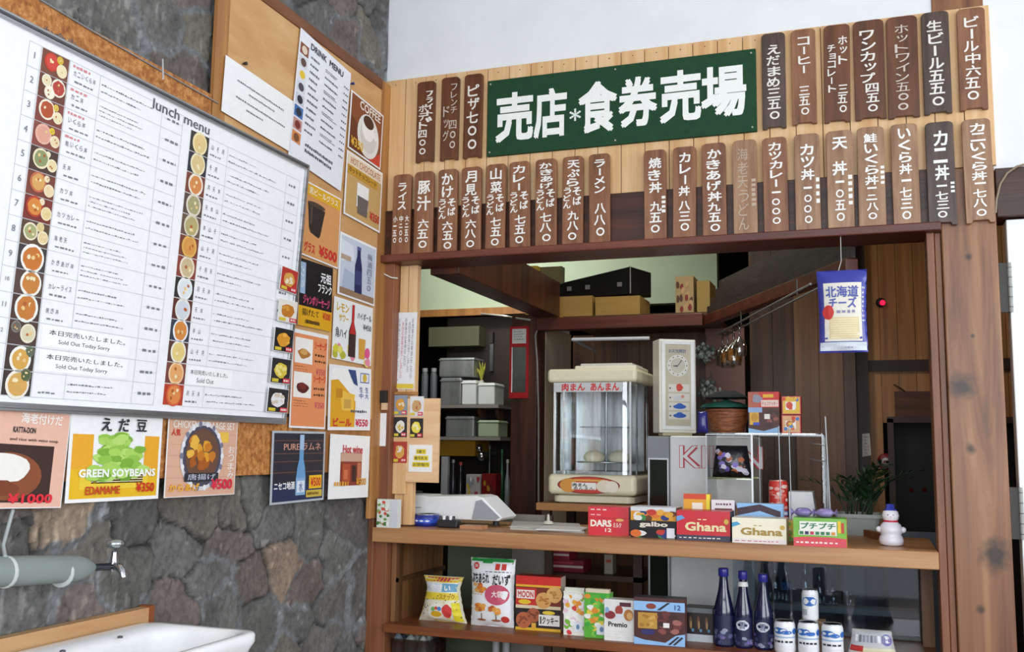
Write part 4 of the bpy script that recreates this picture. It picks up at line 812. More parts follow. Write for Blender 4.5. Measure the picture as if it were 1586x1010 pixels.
L_ = [((610, 637), 270, (605, 633.5), 398, 'm', [('ライス', .28, .76, .56, .90), ('小一五〇', .06, .3, .16, .5), ('中二〇〇', .4, .62, .16, .5), ('大二五〇', .72, .94, .16, .5)], 'plate for rice with three tiny price columns, first of the lower row'),
      ((643.5, 671), 265.5, (639, 669.5), 397, 'm', [('豚', .16, .84, .72, .90), ('汁', .14, .9, .52, .72), ('六五〇', .2, .8, .08, .44)], 'plate for pork miso soup, second in the lower row'),
      ((680, 707.6), 262, (676, 707.6), 396, 'm', sob('かけ')+[('六五〇', .24, .8, .06, .40)], 'plate for plain noodles, third in the lower row'),
      ((715.5, 744.7), 258.5, (712.6, 744), 393.5, 'm', sob('月見')+[('六八〇', .24, .8, .06, .40)], 'plate for noodles priced 680, fourth in the lower row'),
      ((754, 783), 254, (750.5, 781.5), 391, 'm', sob('山菜')+[('七五〇', .24, .8, .06, .40)], 'plate for mountain vegetable noodles below the left end of the green sign'),
      ((789, 819.6), 250, (788.6, 820.6), 387.5, 'm', sob('カレー')+[('七五〇', .24, .8, .06, .40)], 'plate for curry noodles, second below the green sign'),
      ((829.6, 861.6), 246, (828.5, 861.6), 384.5, 'm', sob('かきあげ')+[('七八〇', .24, .8, .06, .40)], 'more orange plate for fritter noodles, third below the green sign'),
      ((872, 902.6), 242, (869.5, 902.6), 382.5, 'm', sob('天ぷら')+[('九八〇', .24, .8, .06, .40)], 'plate for tempura noodles, second left of the wide gap'),
      ((912.6, 943.6), 238, (912, 945), 379.5, 'm', [('ラーメン', .26, .8, .56, .94), ('八八〇', .24, .8, .08, .46)], 'plate for ramen just left of the wide gap in the lower row'),
      ((998, 1029.8), 232, (997, 1033.4), 374.5, 'm', [('焼き丼', .2, .8, .52, .92), ('九五〇', .24, .8, .08, .44), (4, .8, .98, .3, .5)], 'plate just right of the wide gap in the lower row'),
      ((1043, 1077), 227, (1041.6, 1078), 371.5, 'm', [('カレー丼', .26, .78, .46, .94), ('八三〇', .26, .78, .08, .42)], 'plate priced 830, second right of the wide gap'),
      ((1086.8, 1122.5), 221.5, (1088, 1126), 369.5, 'm', [('かきあげ丼', .2, .82, .38, .94), ('九五〇', .24, .8, .06, .38)], 'crowded white-lettered plate left of the faded one'),
      ((1134, 1171), 216.5, (1136.7, 1173.4), 366.5, 'l', [('海老天うどん', .2, .66, .06, .92), (6, .78, .96, .3, .6)], 'faded plate whose lettering has almost worn away'),
      ((1180.6, 1217), 212.5, (1183.4, 1222.5), 364.5, 'm', [('カツカレー', .26, .8, .48, .95), ('一〇〇〇', .28, .74, .10, .48)], 'plate for cutlet curry just right of the faded plate'),
      ((1229.6, 1268), 207, (1232.6, 1272), 360.5, 'l', [('カツ丼', .24, .8, .52, .90), ('一〇〇〇', .3, .72, .08, .50), (4, .84, .98, .28, .56)], 'plate for cutlet rice bowl, second right of the faded plate'),
      ((1278.6, 1320), 202, (1283, 1323.7), 357.5, 'l', [('天', .24, .84, .80, .94), ('丼', .22, .8, .54, .70), ('一〇五〇', .28, .7, .08, .54), (5, .8, .96, .24, .56)], 'plate for tempura rice bowl with widely spaced characters'),
      ((1326, 1369), 196.5, (1331, 1372.6), 354.5, 'l', [('鮭いくら丼', .24, .76, .42, .94), ('一二八〇', .28, .72, .08, .44), (4, .84, .98, .42, .62)], 'plate priced 1280, fourth from the right in the lower row'),
      ((1378, 1419.7), 191.5, (1384.7, 1426.5), 352, 'l', [('いくら丼', .26, .76, .50, .96), ('一七三〇', .28, .74, .06, .50)], 'plate for salmon roe bowl, third from the right in the lower row'),
      ((1431.7, 1476), 188.5, (1439, 1483), 349, 'k', [('カニ丼', .26, .78, .42, .92), ('一七三〇', .28, .74, .06, .42), (3, .82, .96, .3, .42)], 'dark grey plate for crab bowl, second from the right in the lower row'),
      ((1489, 1532.6), 184, (1496, 1543), 345, 'l', [('カニいくら丼', .26, .80, .40, .96), ('一七八〇', .28, .76, .05, .42)], 'plate for crab and roe bowl at the right end of the lower row')]
for xt, yt, xb, yb, tn, cols, lab in L_: plate(lab, xt, yt, xb, yb, tn, cols, 'l', '#b9a692' if 'faded plate whose' in lab else '#efeeea', .008 if 'faded plate whose' in lab else .03)
# loose cable behind the right end of the plates
b = MB(); b.tube([on_y(1586, 255, -.045), on_y(1575, 258, -.045), on_y(1560, 268, -.045), on_y(1549, 285, -.045), on_y(1543, 310, -.045), on_y(1542, 330, -.040)], .0035, '#8a7a66', 8)
tag(b.build('cable'), 'thin grey cable curling beside the right end of the price plates', 'cable')
# ------------------------------------------------------------------ counter and lower shelf
ZC, ZS = 1.174, .836
b = MB(); b.box(.023, 1.90, -.055, .45, 1.122, ZC, SHELFW); tag(b.build('counter', bevel=.003), 'long pine counter top spanning the hatch between the two posts', 'counter')
b = MB(); b.box(.067, 1.90, -.035, .40, .806, ZS, SHELFD); tag(b.build('display_shelf', bevel=.003), 'brown wooden shelf of snacks running below the counter top', 'shelf')
b = MB(); b.box(.067, 1.90, .0, .40, .64, .665, SHELFD); tag(b.build('bottom_shelf'), 'lowest dark shelf under the snack shelf', 'shelf')
b = MB(); b.box(.068, .086, .02, .44, .836, 1.121, PANEL_M); b.box(.086, .10, .02, .05, .836, 1.121, PANEL_D); b.box(.086, .098, .02, .44, .975, .99, PANEL_D)
tag(b.build('shelf_side_panel'), 'brown wooden side panel closing the left end of the snack shelf', 'panel')
b = MB(); b.box(1.862, 1.899, .30, .44, .837, 1.121, PANEL_M); tag(b.build('shelf_post'), 'short brown post at the right end behind the display glass', 'post')
b = MB(); b.box(.09, .36, .48, .50, .62, 1.2, '#5a6350'); b.box(.36, .50, .50, .52, .62, 1.2, '#8a867c'); b.box(.50, .53, .49, .51, .62, 1.2, '#4a3527')
tag(b.build('cabinet_back'), 'olive and grey panels seen behind the snack shelf', 'panel')
b = MB(); d = Vector((-.166, .545, 0)).normalized(); p = Vector((1.79, .10, ZC+.0005)); b.prism([(0, 0), (.35, 0), (.35, .02), (0, .02)], p, d, Vector((d.y, -d.x, 0)), (0, 0, 1), .022, SHELFD)
tag(b.build('counter_rail'), 'thin wooden rail lying aslant on the right end of the counter', 'rail')
GL = glass('clear_glass'); GLB = glass('display_glass', '#dde4ea', .08, .03)
t = thing('display_glass', 'sliding glass pane behind the cans and blue bottles', 'glass', (1.5, .41, ZS))
MB().box(1.24, 1.86, .408, .413, ZS+.012, 1.12, GLB).build('pane', t)
b = MB(); b.box(1.24, 1.86, .402, .42, ZS+.001, ZS+.012, '#6c6f70'); b.build('track', t)
b = MB(); b.box(1.10, 2.2, .92, .94, .3, 1.16, '#626c76'); b.box(1.60, 1.68, .915, .92, .3, 1.16, '#848e96'); tag(b.build('grey_cabinet_back'), 'blue-grey panel showing through the display glass', 'panel')
b = MB(); b.box(1.31, 1.86, .50, .595, .895, .915, '#8f9698'); tag(b.build('glass_shelf'), 'pale grey shelf carrying glassware behind the display glass', 'shelf')

# ------------------------------------------------------------------ packaging helpers
def carton(name, label, px, y, art, base, depth=.08, z0=None, rot=0, group='snack boxes on the counter', cat='box', top=None, side=None, extra=None, gloss=.35):
    u0, u1, vt, vb = px; x0, x1, zb, z1 = span(u0, u1, vt, vb, y)
    h = z1-zb; z0 = zb if z0 is None else z0; z1 = z0+h
    R = Matrix.Rotation(rot, 3, 'Z'); ax = R @ Vector((1, 0, 0)); ay = R @ Vector((0, 1, 0)); O = Vector((x0, y, z0)); w_ = (x1-x0)/max(math.cos(rot), .5)
    if rot < 0: O = O+Vector((0, 0, 0))
    b = MB(); P = [O, O+ax*w_, O+ax*w_+ay*depth, O+ay*depth]; H = Vector((0, 0, h))
    bm = M(base, gloss); sd = M(side or base, gloss); tp = M(top or base, gloss)
    vs = P+[q+H for q in P]
    for f, mt in (((0, 3, 2, 1), bm), ((4, 5, 6, 7), tp), ((0, 1, 5, 4), bm), ((1, 2, 6, 5), sd), ((2, 3, 7, 6), bm), ((3, 0, 4, 7), sd)): b.add(vs, [f], mt)
    S = Sheet.flat(b, O, ax*w_, H); art(S)
    if extra: extra(b, O, ax*w_, ay*depth, h)
    return tag(b.build(name, origin=O+ax*w_/2+ay*depth/2), label, cat, group)
def flap(c, hh, art=None):
    """raised header card at the back of an open display box"""
    def f(b, O, ax, ay, h):
        o = O+ay*.96; b.prism([(0, 0), (ax.length, 0), (ax.length, hh), (0, hh)], o+Vector((0, 0, h)), ax.normalized(), (0, 0, 1), -ay.normalized(), .0012, M(c, .35))
        for k in range(5): b.box(0, 0, 0, 0, 0, 0, c)
        if art: art(Sheet.flat(b, o+Vector((0, 0, h))-ay.normalized()*.0012, ax, (0, 0, hh)))
    return f
def bag(name, label, px, y, art, base, z0, bulge=.035, group='snack bags on the shelf', cat='snack bag', wf=None, lean=.0, back=None, n=18):
    u0, u1, vt, vb = px; x0, x1, zb, z1 = span(u0, u1, vt, vb, y); h = z1-zb; wd = x1-x0; cx = (x0+x1)/2
    wf = wf or (lambda v: 1.0)
    def f(u, v, l, sgn=-1):
        e = max(0, 1-abs(2*u-1)**2.6)**.55*max(0, 1-abs(2*v-1)**3.2)**.6
        wr = .003*math.sin(v*40+u*9)*(1-e)
        return Vector((cx+(u-.5)*wd*wf(v)*(1-.05*math.sin(math.pi*v)), y+bulge+sgn*(bulge*e+wr+l)+lean*v, z0+h*v))
    b = MB(); b_ = M(base, .25)
    for sg in (-1, 1):
        vs = [f(i/n, j/n, 0, sg) for j in range(n+1) for i in range(n+1)]; q = [(j*(n+1)+i, j*(n+1)+i+1, (j+1)*(n+1)+i+1, (j+1)*(n+1)+i) for j in range(n) for i in range(n)]
        b.add(vs, q if sg < 0 else [k[::-1] for k in q], b_ if sg < 0 else M(back or base, .25), True)
    S = Sheet(b, f, wd, h); S.sub = 14; art(S)
    return tag(b.build(name, origin=(cx, y+bulge, z0)), label, cat, group)
def can(name, label, px, y, art, base, z0, group, cat='can', seg=28, metal='#b9bcc0', r=None):
    u0, u1, vt, vb = px; x0, x1, zb, z1 = span(u0, u1, vt, vb, y); h = z1-zb; r = r or (x1-x0)/2; cx = (x0+x1)/2; c = Vector((cx, y+r, z0))
    t = thing(name, label, cat, c, group)
    b = MB(); b.lathe(c, [(r*.86, 0), (r*.97, .004), (r, .010), (r, h-.012), (r*.9, h-.003)], M(base, .3), seg)
    def f(u, v, l): a = -math.pi/2+(u-.5)*math.pi; return c+Vector(((r+l)*math.cos(a), (r+l)*math.sin(a), .010+v*(h-.022)))
    S = Sheet(b, f, math.pi*r, h-.022); S.sub = 16; art(S); b.build('body', t)
    b = MB(); b.lathe(c, [(r*.9, h-.003), (r*.92, h), (r*.86, h), (r*.82, h-.004), (0.001, h-.004)], M(metal, .3, .8), seg); b.build('lid', t)
    return t

# ------------------------------------------------------------------ things standing on the counter, left end
def a_veg(S):
    S.rect(.62, .02, .98, .98, '#cfd2d4', 1)
    for k in range(34): S.ell(.30+random.uniform(-.24, .24), random.uniform(.1, .92), .08, .06, random.choice(('#e9ece4', '#6fa04a', '#d8dccf', '#8aa85a', '#d0503a', '#f2f2ee', '#4a7a3a')), 2+k % 3, 9, .2)
carton('vegetable_tin', 'box printed with white and green vegetables at the far left end of the counter', (584, 616, 767, 811), -.051, a_veg, '#dfe2dc', .027, ZC, group='things on the counter')
t = thing('till_printer', 'white sloped counter machine standing at the left end of the counter', 'machine', (.35, .2, ZC))
def cm(u, v, y=.16): return on_y(u, v, y)
x0, x1, zb, z1 = span(622, 745, 762, 800, .16)
WH = M('#eceded', .35)
zb = ZC+.022
b = MB()   # long low body with a hood that slopes down at its right end
prof = [(x0, zb+.012), (x0+.004, zb+.085), (x0+.09, zb+.085), (x0+.10, zb+.082), (x1-.02, zb+.090), (x1+.005, zb+.084), (x1+.085, zb+.012), (x1+.07, zb), (x0+.02, zb)]
b.prism([(p[0], p[1]) for p in prof][::-1], (0, .16, 0), (1, 0, 0), (0, 0, 1), (0, 1, 0), .16, WH)
b.build('housing', t, bevel=.004)
b = MB(); b.prism([(x1-.035, zb+.004), (x1+.06, zb+.004), (x1+.075, zb+.014), (x1+.002, zb+.076), (x1-.02, zb+.07)], (0, .160, 0), (1, 0, 0), (0, 0, 1), (0, -1, 0), .003, '#9a9ea6'); b.build('side_panel', t)
b = MB(); b.box(x0+.035, x0+.042, .155, .16, zb+.03, zb+.098, '#1e1f22'); b.box(x0+.05, x0+.057, .155, .16, zb+.03, zb+.098, '#1e1f22'); b.box(x0+.033, x0+.059, .155, .22, zb+.092, zb+.10, '#1e1f22'); b.build('clamp', t)
b = MB(); b.box(x0+.0, x0+.085, .156, .159, zb+.038, zb+.042, '#b4b6b8'); b.build('paper_slot', t)
for xx in (x0+.03, x1+.03):
    b = MB(); b.lathe((xx, .24, ZC), [(.012, 0), (.012, .03)], '#2a2b2d', 10); b.build('foot', t)
can('blue_tin', 'small shiny blue tin in front of the white counter machine', (634, 672, 795, 814), .05, lambda S: (S.rect(.1, .15, .9, .8, '#2a4fc4', 2), S.text('NIVEA' if 0 else '◆◆◆', .3, .3, .7, .65, '#dfe6f4', 4, 0)), '#1c2f8a', ZC, 'things on the counter', 'tin')
b = MB(); b.rbox(*span(676, 708, 797, 812, .04)[:2], .04, .08, ZC, ZC+.028, '#232327', .006); x0_, x1_, _, _ = span(676, 708, 797, 812, .04)
for k in range(5): b.lathe((x0_+.008+.013*k, .06, ZC+.028), [(.006, 0), (.005, .012), (.002, .014)], '#e8e8ea' if k % 2 else '#3a3a40', 10)
tag(b.build('stamp_set'), 'small black tray of white-topped stamps beside the blue tin', 'stamps', 'things on the counter')
b = MB(); b.box(*span(712, 746, 809, 817, .03)[:2], .03, .09, ZC, ZC+.012, '#b5805a'); tag(b.build('wood_block'), 'flat pale wooden block in front of the counter machine', 'block', 'things on the counter')
t = thing('paper_tray', 'flat grey tray with loose white papers in the middle of the counter', 'tray', (.66, .15, ZC))
p = [on_z(790, 820, ZC), on_z(905, 826, ZC), on_z(906, 811, ZC), on_z(800, 808, ZC)]
b = MB(); b.prism([(q.x, min(q.y, .42)) for q in p], (0, 0, ZC), (1, 0, 0), (0, 1, 0), (0, 0, 1), .006, '#b9bab4'); b.build('mat', t)
b = MB(); b.box(.60, .76, .06, .22, ZC+.0062, ZC+.009, '#e2e2de', .12); b.box(.49, .58, .12, .22, ZC+.0062, ZC+.008, '#d6d5cc', -.2); b.build('paper', t)
t = thing('card_stand', 'tiny clear card holder on the counter edge before the bun steamer', 'holder', (.57, .30, ZC))
b = MB(); b.lathe((.575, .30, ZC+.009), [(.02, 0), (.018, .008), (.006, .012), (.004, .035)], '#d2cfbf', 14); b.build('base', t)

# ------------------------------------------------------------------ side table and bun steamer
t = thing('side_table', 'dark slatted wooden side table carrying the bun steamer', 'table', (.66, .8, Z0))
zt_ = on_y(915, 781, .6).z
b = MB()
for k in range(6): b.box(.43, .88, .585+.068*k, .585+.068*k+.06, zt_-.03, zt_, '#a87440' if k < 1 else '#7a5030')
b.build('tabletop', t, bevel=.002)
for xx in (.45, .83):
    for yy_ in (.60, .95): b = MB(); b.box(xx, xx+.035, yy_, yy_+.035, Z0, zt_-.03, '#3a2416'); b.build('leg', t)
zsh = on_y(870, 887, .62).z
b = MB(); b.box(.45, .865, .60, .98, zsh-.02, zsh, '#3f2717'); b.build('lower_shelf', t)
for lab, px, c in (('dark red striped packet on the shelf below the steamer table, upper of two', (850, 882, 851, 868), '#8a2230'), ('long dark red packet on the shelf below the steamer table, lower of two', (850, 904, 868, 886), '#7c1c2a')):
    up = 'upper' in lab; hh = .05
    carton('tea_box', lab, px, .645, lambda S: (S.rect(.02, .36, .98, .56, '#c9b4ae', 2), S.rect(.1, .7, .7, .85, '#b03a44', 2)), c, .12, zsh+.001 if not up else zsh+.001+span(842, 902, 868, 886, .645)[3]-span(842, 902, 868, 886, .645)[2]+.0005, group='packets under the steamer table')
carton('carton_box', 'small pale printed carton on the shelf below the steamer table', (936, 949, 858, 888), .65, lambda S: S.rect(.2, .6, .8, .75, '#a03a34', 2), '#8c8778', .06, zsh+.001, group='packets under the steamer table')
CREAM = M('#ece4c6', .32)
x0, x1 = on_y(850, 680, .6).x, on_y(984, 680, .6).x; yF, yB = .6, .93; Rr = .055
zz = lambda v: on_y(915, v, .6).z
z_a, z_b, z_c, z_d, z_e = zz(781), zz(767), zz(735), zz(592), zz(571)
t = thing('bun_steamer', 'cream and glass steamed bun warmer with red lettering on the side table', 'food warmer', ((x0+x1)/2, .77, z_a))
b = MB(); b.rbox(x0+.012, x1-.012, yF+.02, yB-.02, z_a, z_b, M('#e2dbc0', .4), .03, 5); b.build('foot_plinth', t)
b = MB(); b.rbox(x0-.004, x1+.004, yF-.004, yB, z_b, z_c, CREAM, .02, 5); pb_ = b.build('base', t); b = MB(); S = Sheet.flat(b, (x0, yF-.0045, z_b), (x1-x0, 0, 0), (0, 0, z_c-z_b))
S.ell(.47, .48, .36, .42, '#8a2a24', 2, 32); S.ell(.47, .48, .34, .38, '#c8402c', 3, 32); S.ell(.24, .46, .10, .34, '#d9963c', 4, 16)
S.ell(.66, .44, .10, .30, '#e8dcc8', 5, 18); S.ell(.74, .42, .075, .28, '#f0e8d8', 6, 18); S.rect(.28, .26, .56, .60, '#f2f0ea', 5); S.text('肉まん', .29, .40, .46, .58, '#2a2422', 7, .03); S.text('中村屋' if 0 else 'あんまん', .30, .26, .54, .40, '#2a2422', 7, .02); S.rect(.3, .66, .66, .76, '#e0a84c', 5)
b.build('label', pb_)
def cring(i, z):
    return rr(x0+i, x1-i, yF+i, yB-i, max(Rr-i, .01), z, 6)
b = MB(); b.loft([cring(.004, z_c), cring(.004, z_d)], GL, False, True); b.build('glass_body', t)
INOX = noisy('stainless_steel', ['#8e9296', '#b4b8bb', '#cfd2d4'], (30, 30, 3), rough=.28, metal=.9, bump=.03)
b = MB(); b.box(x0+.03, x1-.03, yB-.03, yB-.022, z_c, z_d, INOX); b.box(x0+.012, x0+.018, yF+.12, yB-.03, z_c, z_d, INOX)
b.box(x0+.02, x1-.02, yF+.03, yB-.03, z_c, z_c+.012, INOX); b.build('liner', t)
b = MB(); b.lathe(((x0+x1)/2+.02, .76, z_c+.012), [(.005, 0), (.005, z_d-z_c-.02)], INOX, 10); b.lathe(((x0+x1)/2+.02, .76, z_c+.045), [(.12, 0), (.122, .004), (.12, .006), (.0, .006)], INOX, 28)
b.lathe(((x0+x1)/2+.02, .76, z_c+.19), [(.11, 0), (.112, .003), (.11, .005), (.0, .005)], GL, 28); b.build('turntable', t)
b = MB()
for xx in (x0+.022, x0+.062, x1-.022):
    b = MB(); b.box(xx-.004, xx+.004, yF+.006, yF+.014, z_c, z_d, M('#dfe2e4', .2, .6)); b.build('pillar', t)
b = MB(); b.box(x1-.012, x1-.006, yF+.06, yF+.07, z_c, z_d, M('#cfd2d4', .25, .6)); b.build('pillar', t)
b = MB(); vs = zz(607); b.box(x0+.02, x0+.31, yF-.001, yF+.0005, vs, z_d-.001, '#cdd1d2'); S = Sheet.flat(b, (x0+.02, yF-.001, vs), (.29, 0, 0), (0, 0, z_d-vs)); S.text('肉まん', .12, .1, .46, .92, '#d8262c', 2, .035); S.text('あんまん', .54, .1, .95, .92, '#d8262c', 2, .035)
b.build('name_strip', t)
b = MB(); b.rbox(x0-.008, x1+.008, yF-.008, yB+.005, z_d, z_e, CREAM, .016, 6); b.build('lid', t)
b = MB(); b.rbox(x0+.09, x1-.01, yF+.06, yB-.03, z_e, z_e+.018, M('#e6e1cb', .35), .008, 5); b.rbox(x0+.11, x1-.03, yF+.08, yB-.05, z_e+.018, z_e+.028, M('#d2d2c6', .3), .004, 4); b.build('cap_plate', t)
def bun(x, y, lab):
    b = MB(); z = z_c+.0515; r = .045
    prof = [(r*.8, 0), (r, .012), (r*.97, .022), (r*.75, .036), (r*.4, .043), (.006, .044)]
    b.lathe((x, y, z), prof, M('#efe6cc', .6), 24)
    for k in range(8): a = k*math.pi/4; b.tube([(x+.004*math.cos(a), y+.004*math.sin(a), z+.045), (x+.016*math.cos(a+.4), y+.016*math.sin(a+.4), z+.0425), (x+.026*math.cos(a+.7), y+.026*math.sin(a+.7), z+.038)], [.003, .0025, .001], M('#e6dbbc', .6), 5)
    tag(b.build('steamed_bun'), lab, 'bun', 'buns in the steamer')
bun((x0+x1)/2-.015, .70, 'cream steamed bun in the middle of the steamer glass'); bun((x0+x1)/2+.085, .72, 'cream steamed bun at the right behind the steamer glass')

# ------------------------------------------------------------------ tall drinks fridge and weather clock
x0, x1 = on_y(1003, 720, .56).x, 1.30; zf = on_y(1040, 675, .56).z
t = thing('drinks_fridge', 'tall white drinks fridge with red outlined letters behind the counter', 'fridge', ((x0+x1)/2, .72, Z0))
sx = on_y(1037, 720, .56).x
b = MB(); b.rbox(sx, x1, .56, .90, Z0, zf, M('#e4e7e9', .3), .008); pb_ = b.build('cabinet', t); b = MB(); S = Sheet.flat(b, (sx, .5595, 0), (x1-sx, 0, 0), (0, 0, 1))
ku0, ku1 = (on_y(1052, 710, .56).x-sx)/(x1-sx), (on_y(1182, 710, .56).x-sx)/(x1-sx); kz0, kz1 = on_y(1060, 725, .56).z, on_y(1060, 690, .56).z
vs, fs, bb = text_geo('KIRIN', 0)
S.text('KIRIN', ku0, kz0, ku1, kz1, '#c8344a', 1, .045); S.text('KIRIN', ku0+.008, kz0+.002, ku1-.008, kz1-.002, '#eceef0', 3, .0)
b.build('lettering', pb_)
b = MB(); b.box(x0, sx-.001, .562, .90, Z0, zf-.002, '#9ba0a4'); b.box(x0, sx-.001, .558, .562, zf-.002-.09, zf-.004, '#8a9094'); b.build('side_column', t)
zw0, zw1 = on_y(1020, 800, .56).z-.6, on_y(1020, 712, .56).z
b = MB(); b.box(x0+.008, sx-.008, .559, .5615, zw0, zw1, M('#20241f', .08)); b.build('door_window', t)
b = MB()
for xx in (x0+.004, sx-.008): b.box(xx, xx+.005, .553, .560, zw0, zw1, M('#c6cacc', .3, .6))
b.box(x0+.004, sx-.003, .553, .560, zw1, zw1+.006, M('#c6cacc', .3, .6)); b.build('door_trim', t)
rotc = .48
x0c, x1c, zb_, z1_ = span(1021, 1074, 517, 668, .62); zc0 = zf+.0005; hC = z1_-zb_
t = thing('weather_clock', 'tall white weather clock with a round dial and sun and cloud icons', 'clock', ((x0c+x1c)/2, .63, zc0))
R = Matrix.Rotation(rotc, 3, 'Z'); ax, ay = R @ Vector((1, 0, 0)), R @ Vector((0, 1, 0)); Oc = Vector((x0c, .62, zc0)); wC = (x1c-x0c)/math.cos(rotc)*.99
def oprism(b, u0, u1, v0, v1, d0, d1, mt): b.prism([(u0, v0), (u1, v0), (u1, v1), (u0, v1)], Oc+ay*d1, ax, (0, 0, 1), -ay, d1-d0, mt)
b = MB(); oprism(b, 0, wC, .012, hC, 0, .095, M('#f4f0e2', .4)); oprism(b, .015, wC-.015, 0, .012, .005, .07, '#cdbf9a'); b.build('case', t, bevel=.004)
b = MB(); B_ = M('#fbfbfa', .3)
for q in ((.008, .024, .025, hC-.008), (wC-.024, wC-.008, .025, hC-.008), (.024, wC-.024, hC-.022, hC-.008), (.024, wC-.024, .025, .04)): oprism(b, *q, -.010, 0, B_)
b.build('bezel', t, bevel=.002)
b = MB(); oprism(b, .024, wC-.024, .04, hC-.022, -.002, -.0005, '#cdc6ae'); S = Sheet.flat(b, Oc+ax*.024-ay*.002+Vector((0, 0, .04)), ax*(wC-.048), (0, 0, hC-.062))
S.text('お天気時計', .14, .895, .84, .945, '#3a5a8c', 3, .02); pb_ = b.build('dial_panel', t); b = MB(); S.mb = b; S.circ(.5, .74, .42, '#e9e7df', 2, 36); S.circ(.5, .74, .29, '#d2cdbb', 3, 30)
for k in range(12): a = math.pi*k/6; S.circ(.5+.355*math.cos(a), .74+.355*S.w/S.h*math.sin(a), .028, '#6c6c66', 4, 6)
b.build('dial', pb_); b = MB(); S.mb = b; S.poly([(.49, .74), (.52, .74), (.66, .80), (.65, .815)], '#50504c', 5); b.build('clock_hand', pb_); b = MB(); S.mb = b; S.poly([(.49, .745), (.5, .725), (.30, .73), (.30, .737)], '#50504c', 5); b.build('clock_hand', pb_)
for i, v in enumerate((.46, .345, .235, .125)):
    b = MB(); S.mb = b
    S.rect(.12, v-.045, .95, v+.05, '#e4e1d6', 2); S.circ(.19, v, .035, '#44444a', 3, 8)
    if i == 0: S.circ(.56, v+.01, .14, '#d8402c', 4, 14, .12)
    elif i == 1: S.ell(.54, v, .22, .028, '#d4d6da', 4, 14); S.circ(.68, v+.015, .06, '#e08a6c', 5, 10)
    else: S.ell(.56, v, .26, .028, '#2f62c0', 4, 14); S.ell(.56, v+.02, .13, .024, '#2f62c0', 5, 12)
    b.build('weather_icon', pb_)

# ------------------------------------------------------------------ acrylic showcase on the counter
yS0, yS1 = .20, .44
xa, xm, xb_ = on_y(1094, 720, yS0).x, on_y(1165, 720, yS0).x, on_y(1276, 720, yS0).x; zT = on_y(1165, 673, yS0).z; zM = on_y(1130, 741, yS0).z
t = thing('showcase', 'clear acrylic showcase with thin metal edges standing on the counter', 'showcase', ((xa+xb_)/2, .32, ZC))
MET = M('#9fa3a6', .4, .8)
b = MB()
for xx in (xa, xm, xb_):
    for y_ in (yS0, yS1): k_ = .003 if xx == xm and y_ < .3 else .0014; b.box(xx-k_, xx+k_, y_-k_, y_+k_, ZC, zT, MET if k_ < .002 else M('#e8ecee', .3, .0))
for y_ in (yS0, yS1): b.box(xa, xb_, y_-.0015, y_+.0015, zT-.002, zT+.001, MET)
for xx in (xa, xm, xb_): b.box(xx-.0015, xx+.0015, yS0, yS1, zT-.002, zT+.001, MET)
b.build('frame', t)
MB().box(xa+.003, xb_-.003, yS0+.003, yS1-.003, zT+.001, zT+.005, GL).build('top_pane', t)
MB().box(xa+.003, xm-.003, yS0+.004, yS1-.004, zM-.004, zM, glass('shelf_acrylic', '#e6f0c8', .1)).build('inner_shelf', t)
MB().box(xa+.003, xa+.005, yS0+.004, yS1-.004, ZC+.002, zT-.005, GL).build('side_pane', t)
MB().box(xb_-.005, xb_-.003, yS0+.004, yS1-.004, ZC+.002, zT-.005, GL).build('side_pane', t)
zTop = zT+.0055
def a_darkbag(S):
    for k in range(26): S.ell(random.uniform(.1, .9), random.uniform(.12, .85), .09, .08, random.choice(('#5a4a9a', '#7a68b8', '#a85a32', '#c8c4d8', '#2a2830', '#1d1d22', '#3a3a44')), 4+k % 4, 9, .2)
bag('dark_snack_bag', 'dark bag with purple print lying on the showcase shelf', (1100, 1162, 690, 740), .24, a_darkbag, '#1e1d22', zM+.001, .045, 'bags in the showcase', wf=lambda v: 1-.22*v**2)
def a_bread(S):
    for k in range(20): S.ell(random.uniform(.1, .9), random.uniform(.15, .8), .12, .1, random.choice(('#c8922c', '#d9a63c', '#b07c22', '#e3bb5a')), 4+k % 3, 9, .2)
bag('bread_bag', 'mustard yellow bag under the showcase shelf', (1103, 1162, 756, 800), .24, a_bread, '#c08a2a', ZC+.001, .05, 'bags in the showcase', wf=lambda v: 1-.3*v**2)
def a_tube(S):
    for k in range(30): S.ell(random.uniform(.1, .9), random.uniform(.5, .95), .09, .035, random.choice(('#e8a8a0', '#f0d0c4', '#d84a3c', '#e86a5a', '#c83028')), 2+k % 3, 9, .2)
    S.rect(.05, .36, .95, .46, '#4a78c8', 3); S.rect(.15, .38, .85, .44, '#dfe4ee', 5); S.ell(.3, .2, .16, .08, '#e8c03c', 4); S.ell(.62, .22, .2, .09, '#e8a090', 5); S.rect(.1, .02, .9, .1, '#e0b03a', 3)
can('snack_tube', 'tall red and white snack tube inside the showcase', (1189, 1219, 706, 793), .25, a_tube, '#d2382c', ZC, 'things in the showcase', 'tube', metal='#e8b8a8')
def a_redpk(S):
    S.rect(0, .75, 1, 1, '#d8b42c', 1); S.ell(.5, .45, .34, .2, '#d84a44', 3); S.rect(.05, .05, .6, .3, '#efe6dc', 4); S.ell(.7, .3, .18, .14, '#6a9a3a', 4)
carton('candy_packet', 'red and yellow sweet packet just left of the tall snack tube', (1164, 1188, 742, 793), .22, a_redpk, '#c22a26', .03, ZC, group='things in the showcase')
def a_smallbox(S):
    for k in range(16): S.ell(random.uniform(.1, .9), random.uniform(.1, .9), .16, .12, random.choice(('#e8c03c', '#d8403a', '#f0eae0', '#78a83c')), 2+k % 3, 8, .2)
carton('candy_box', 'small red, white and yellow sweet box in front of the snack tube', (1204, 1234, 774, 806), .10, a_smallbox, '#d8b03a', .05, ZC, rot=.1)
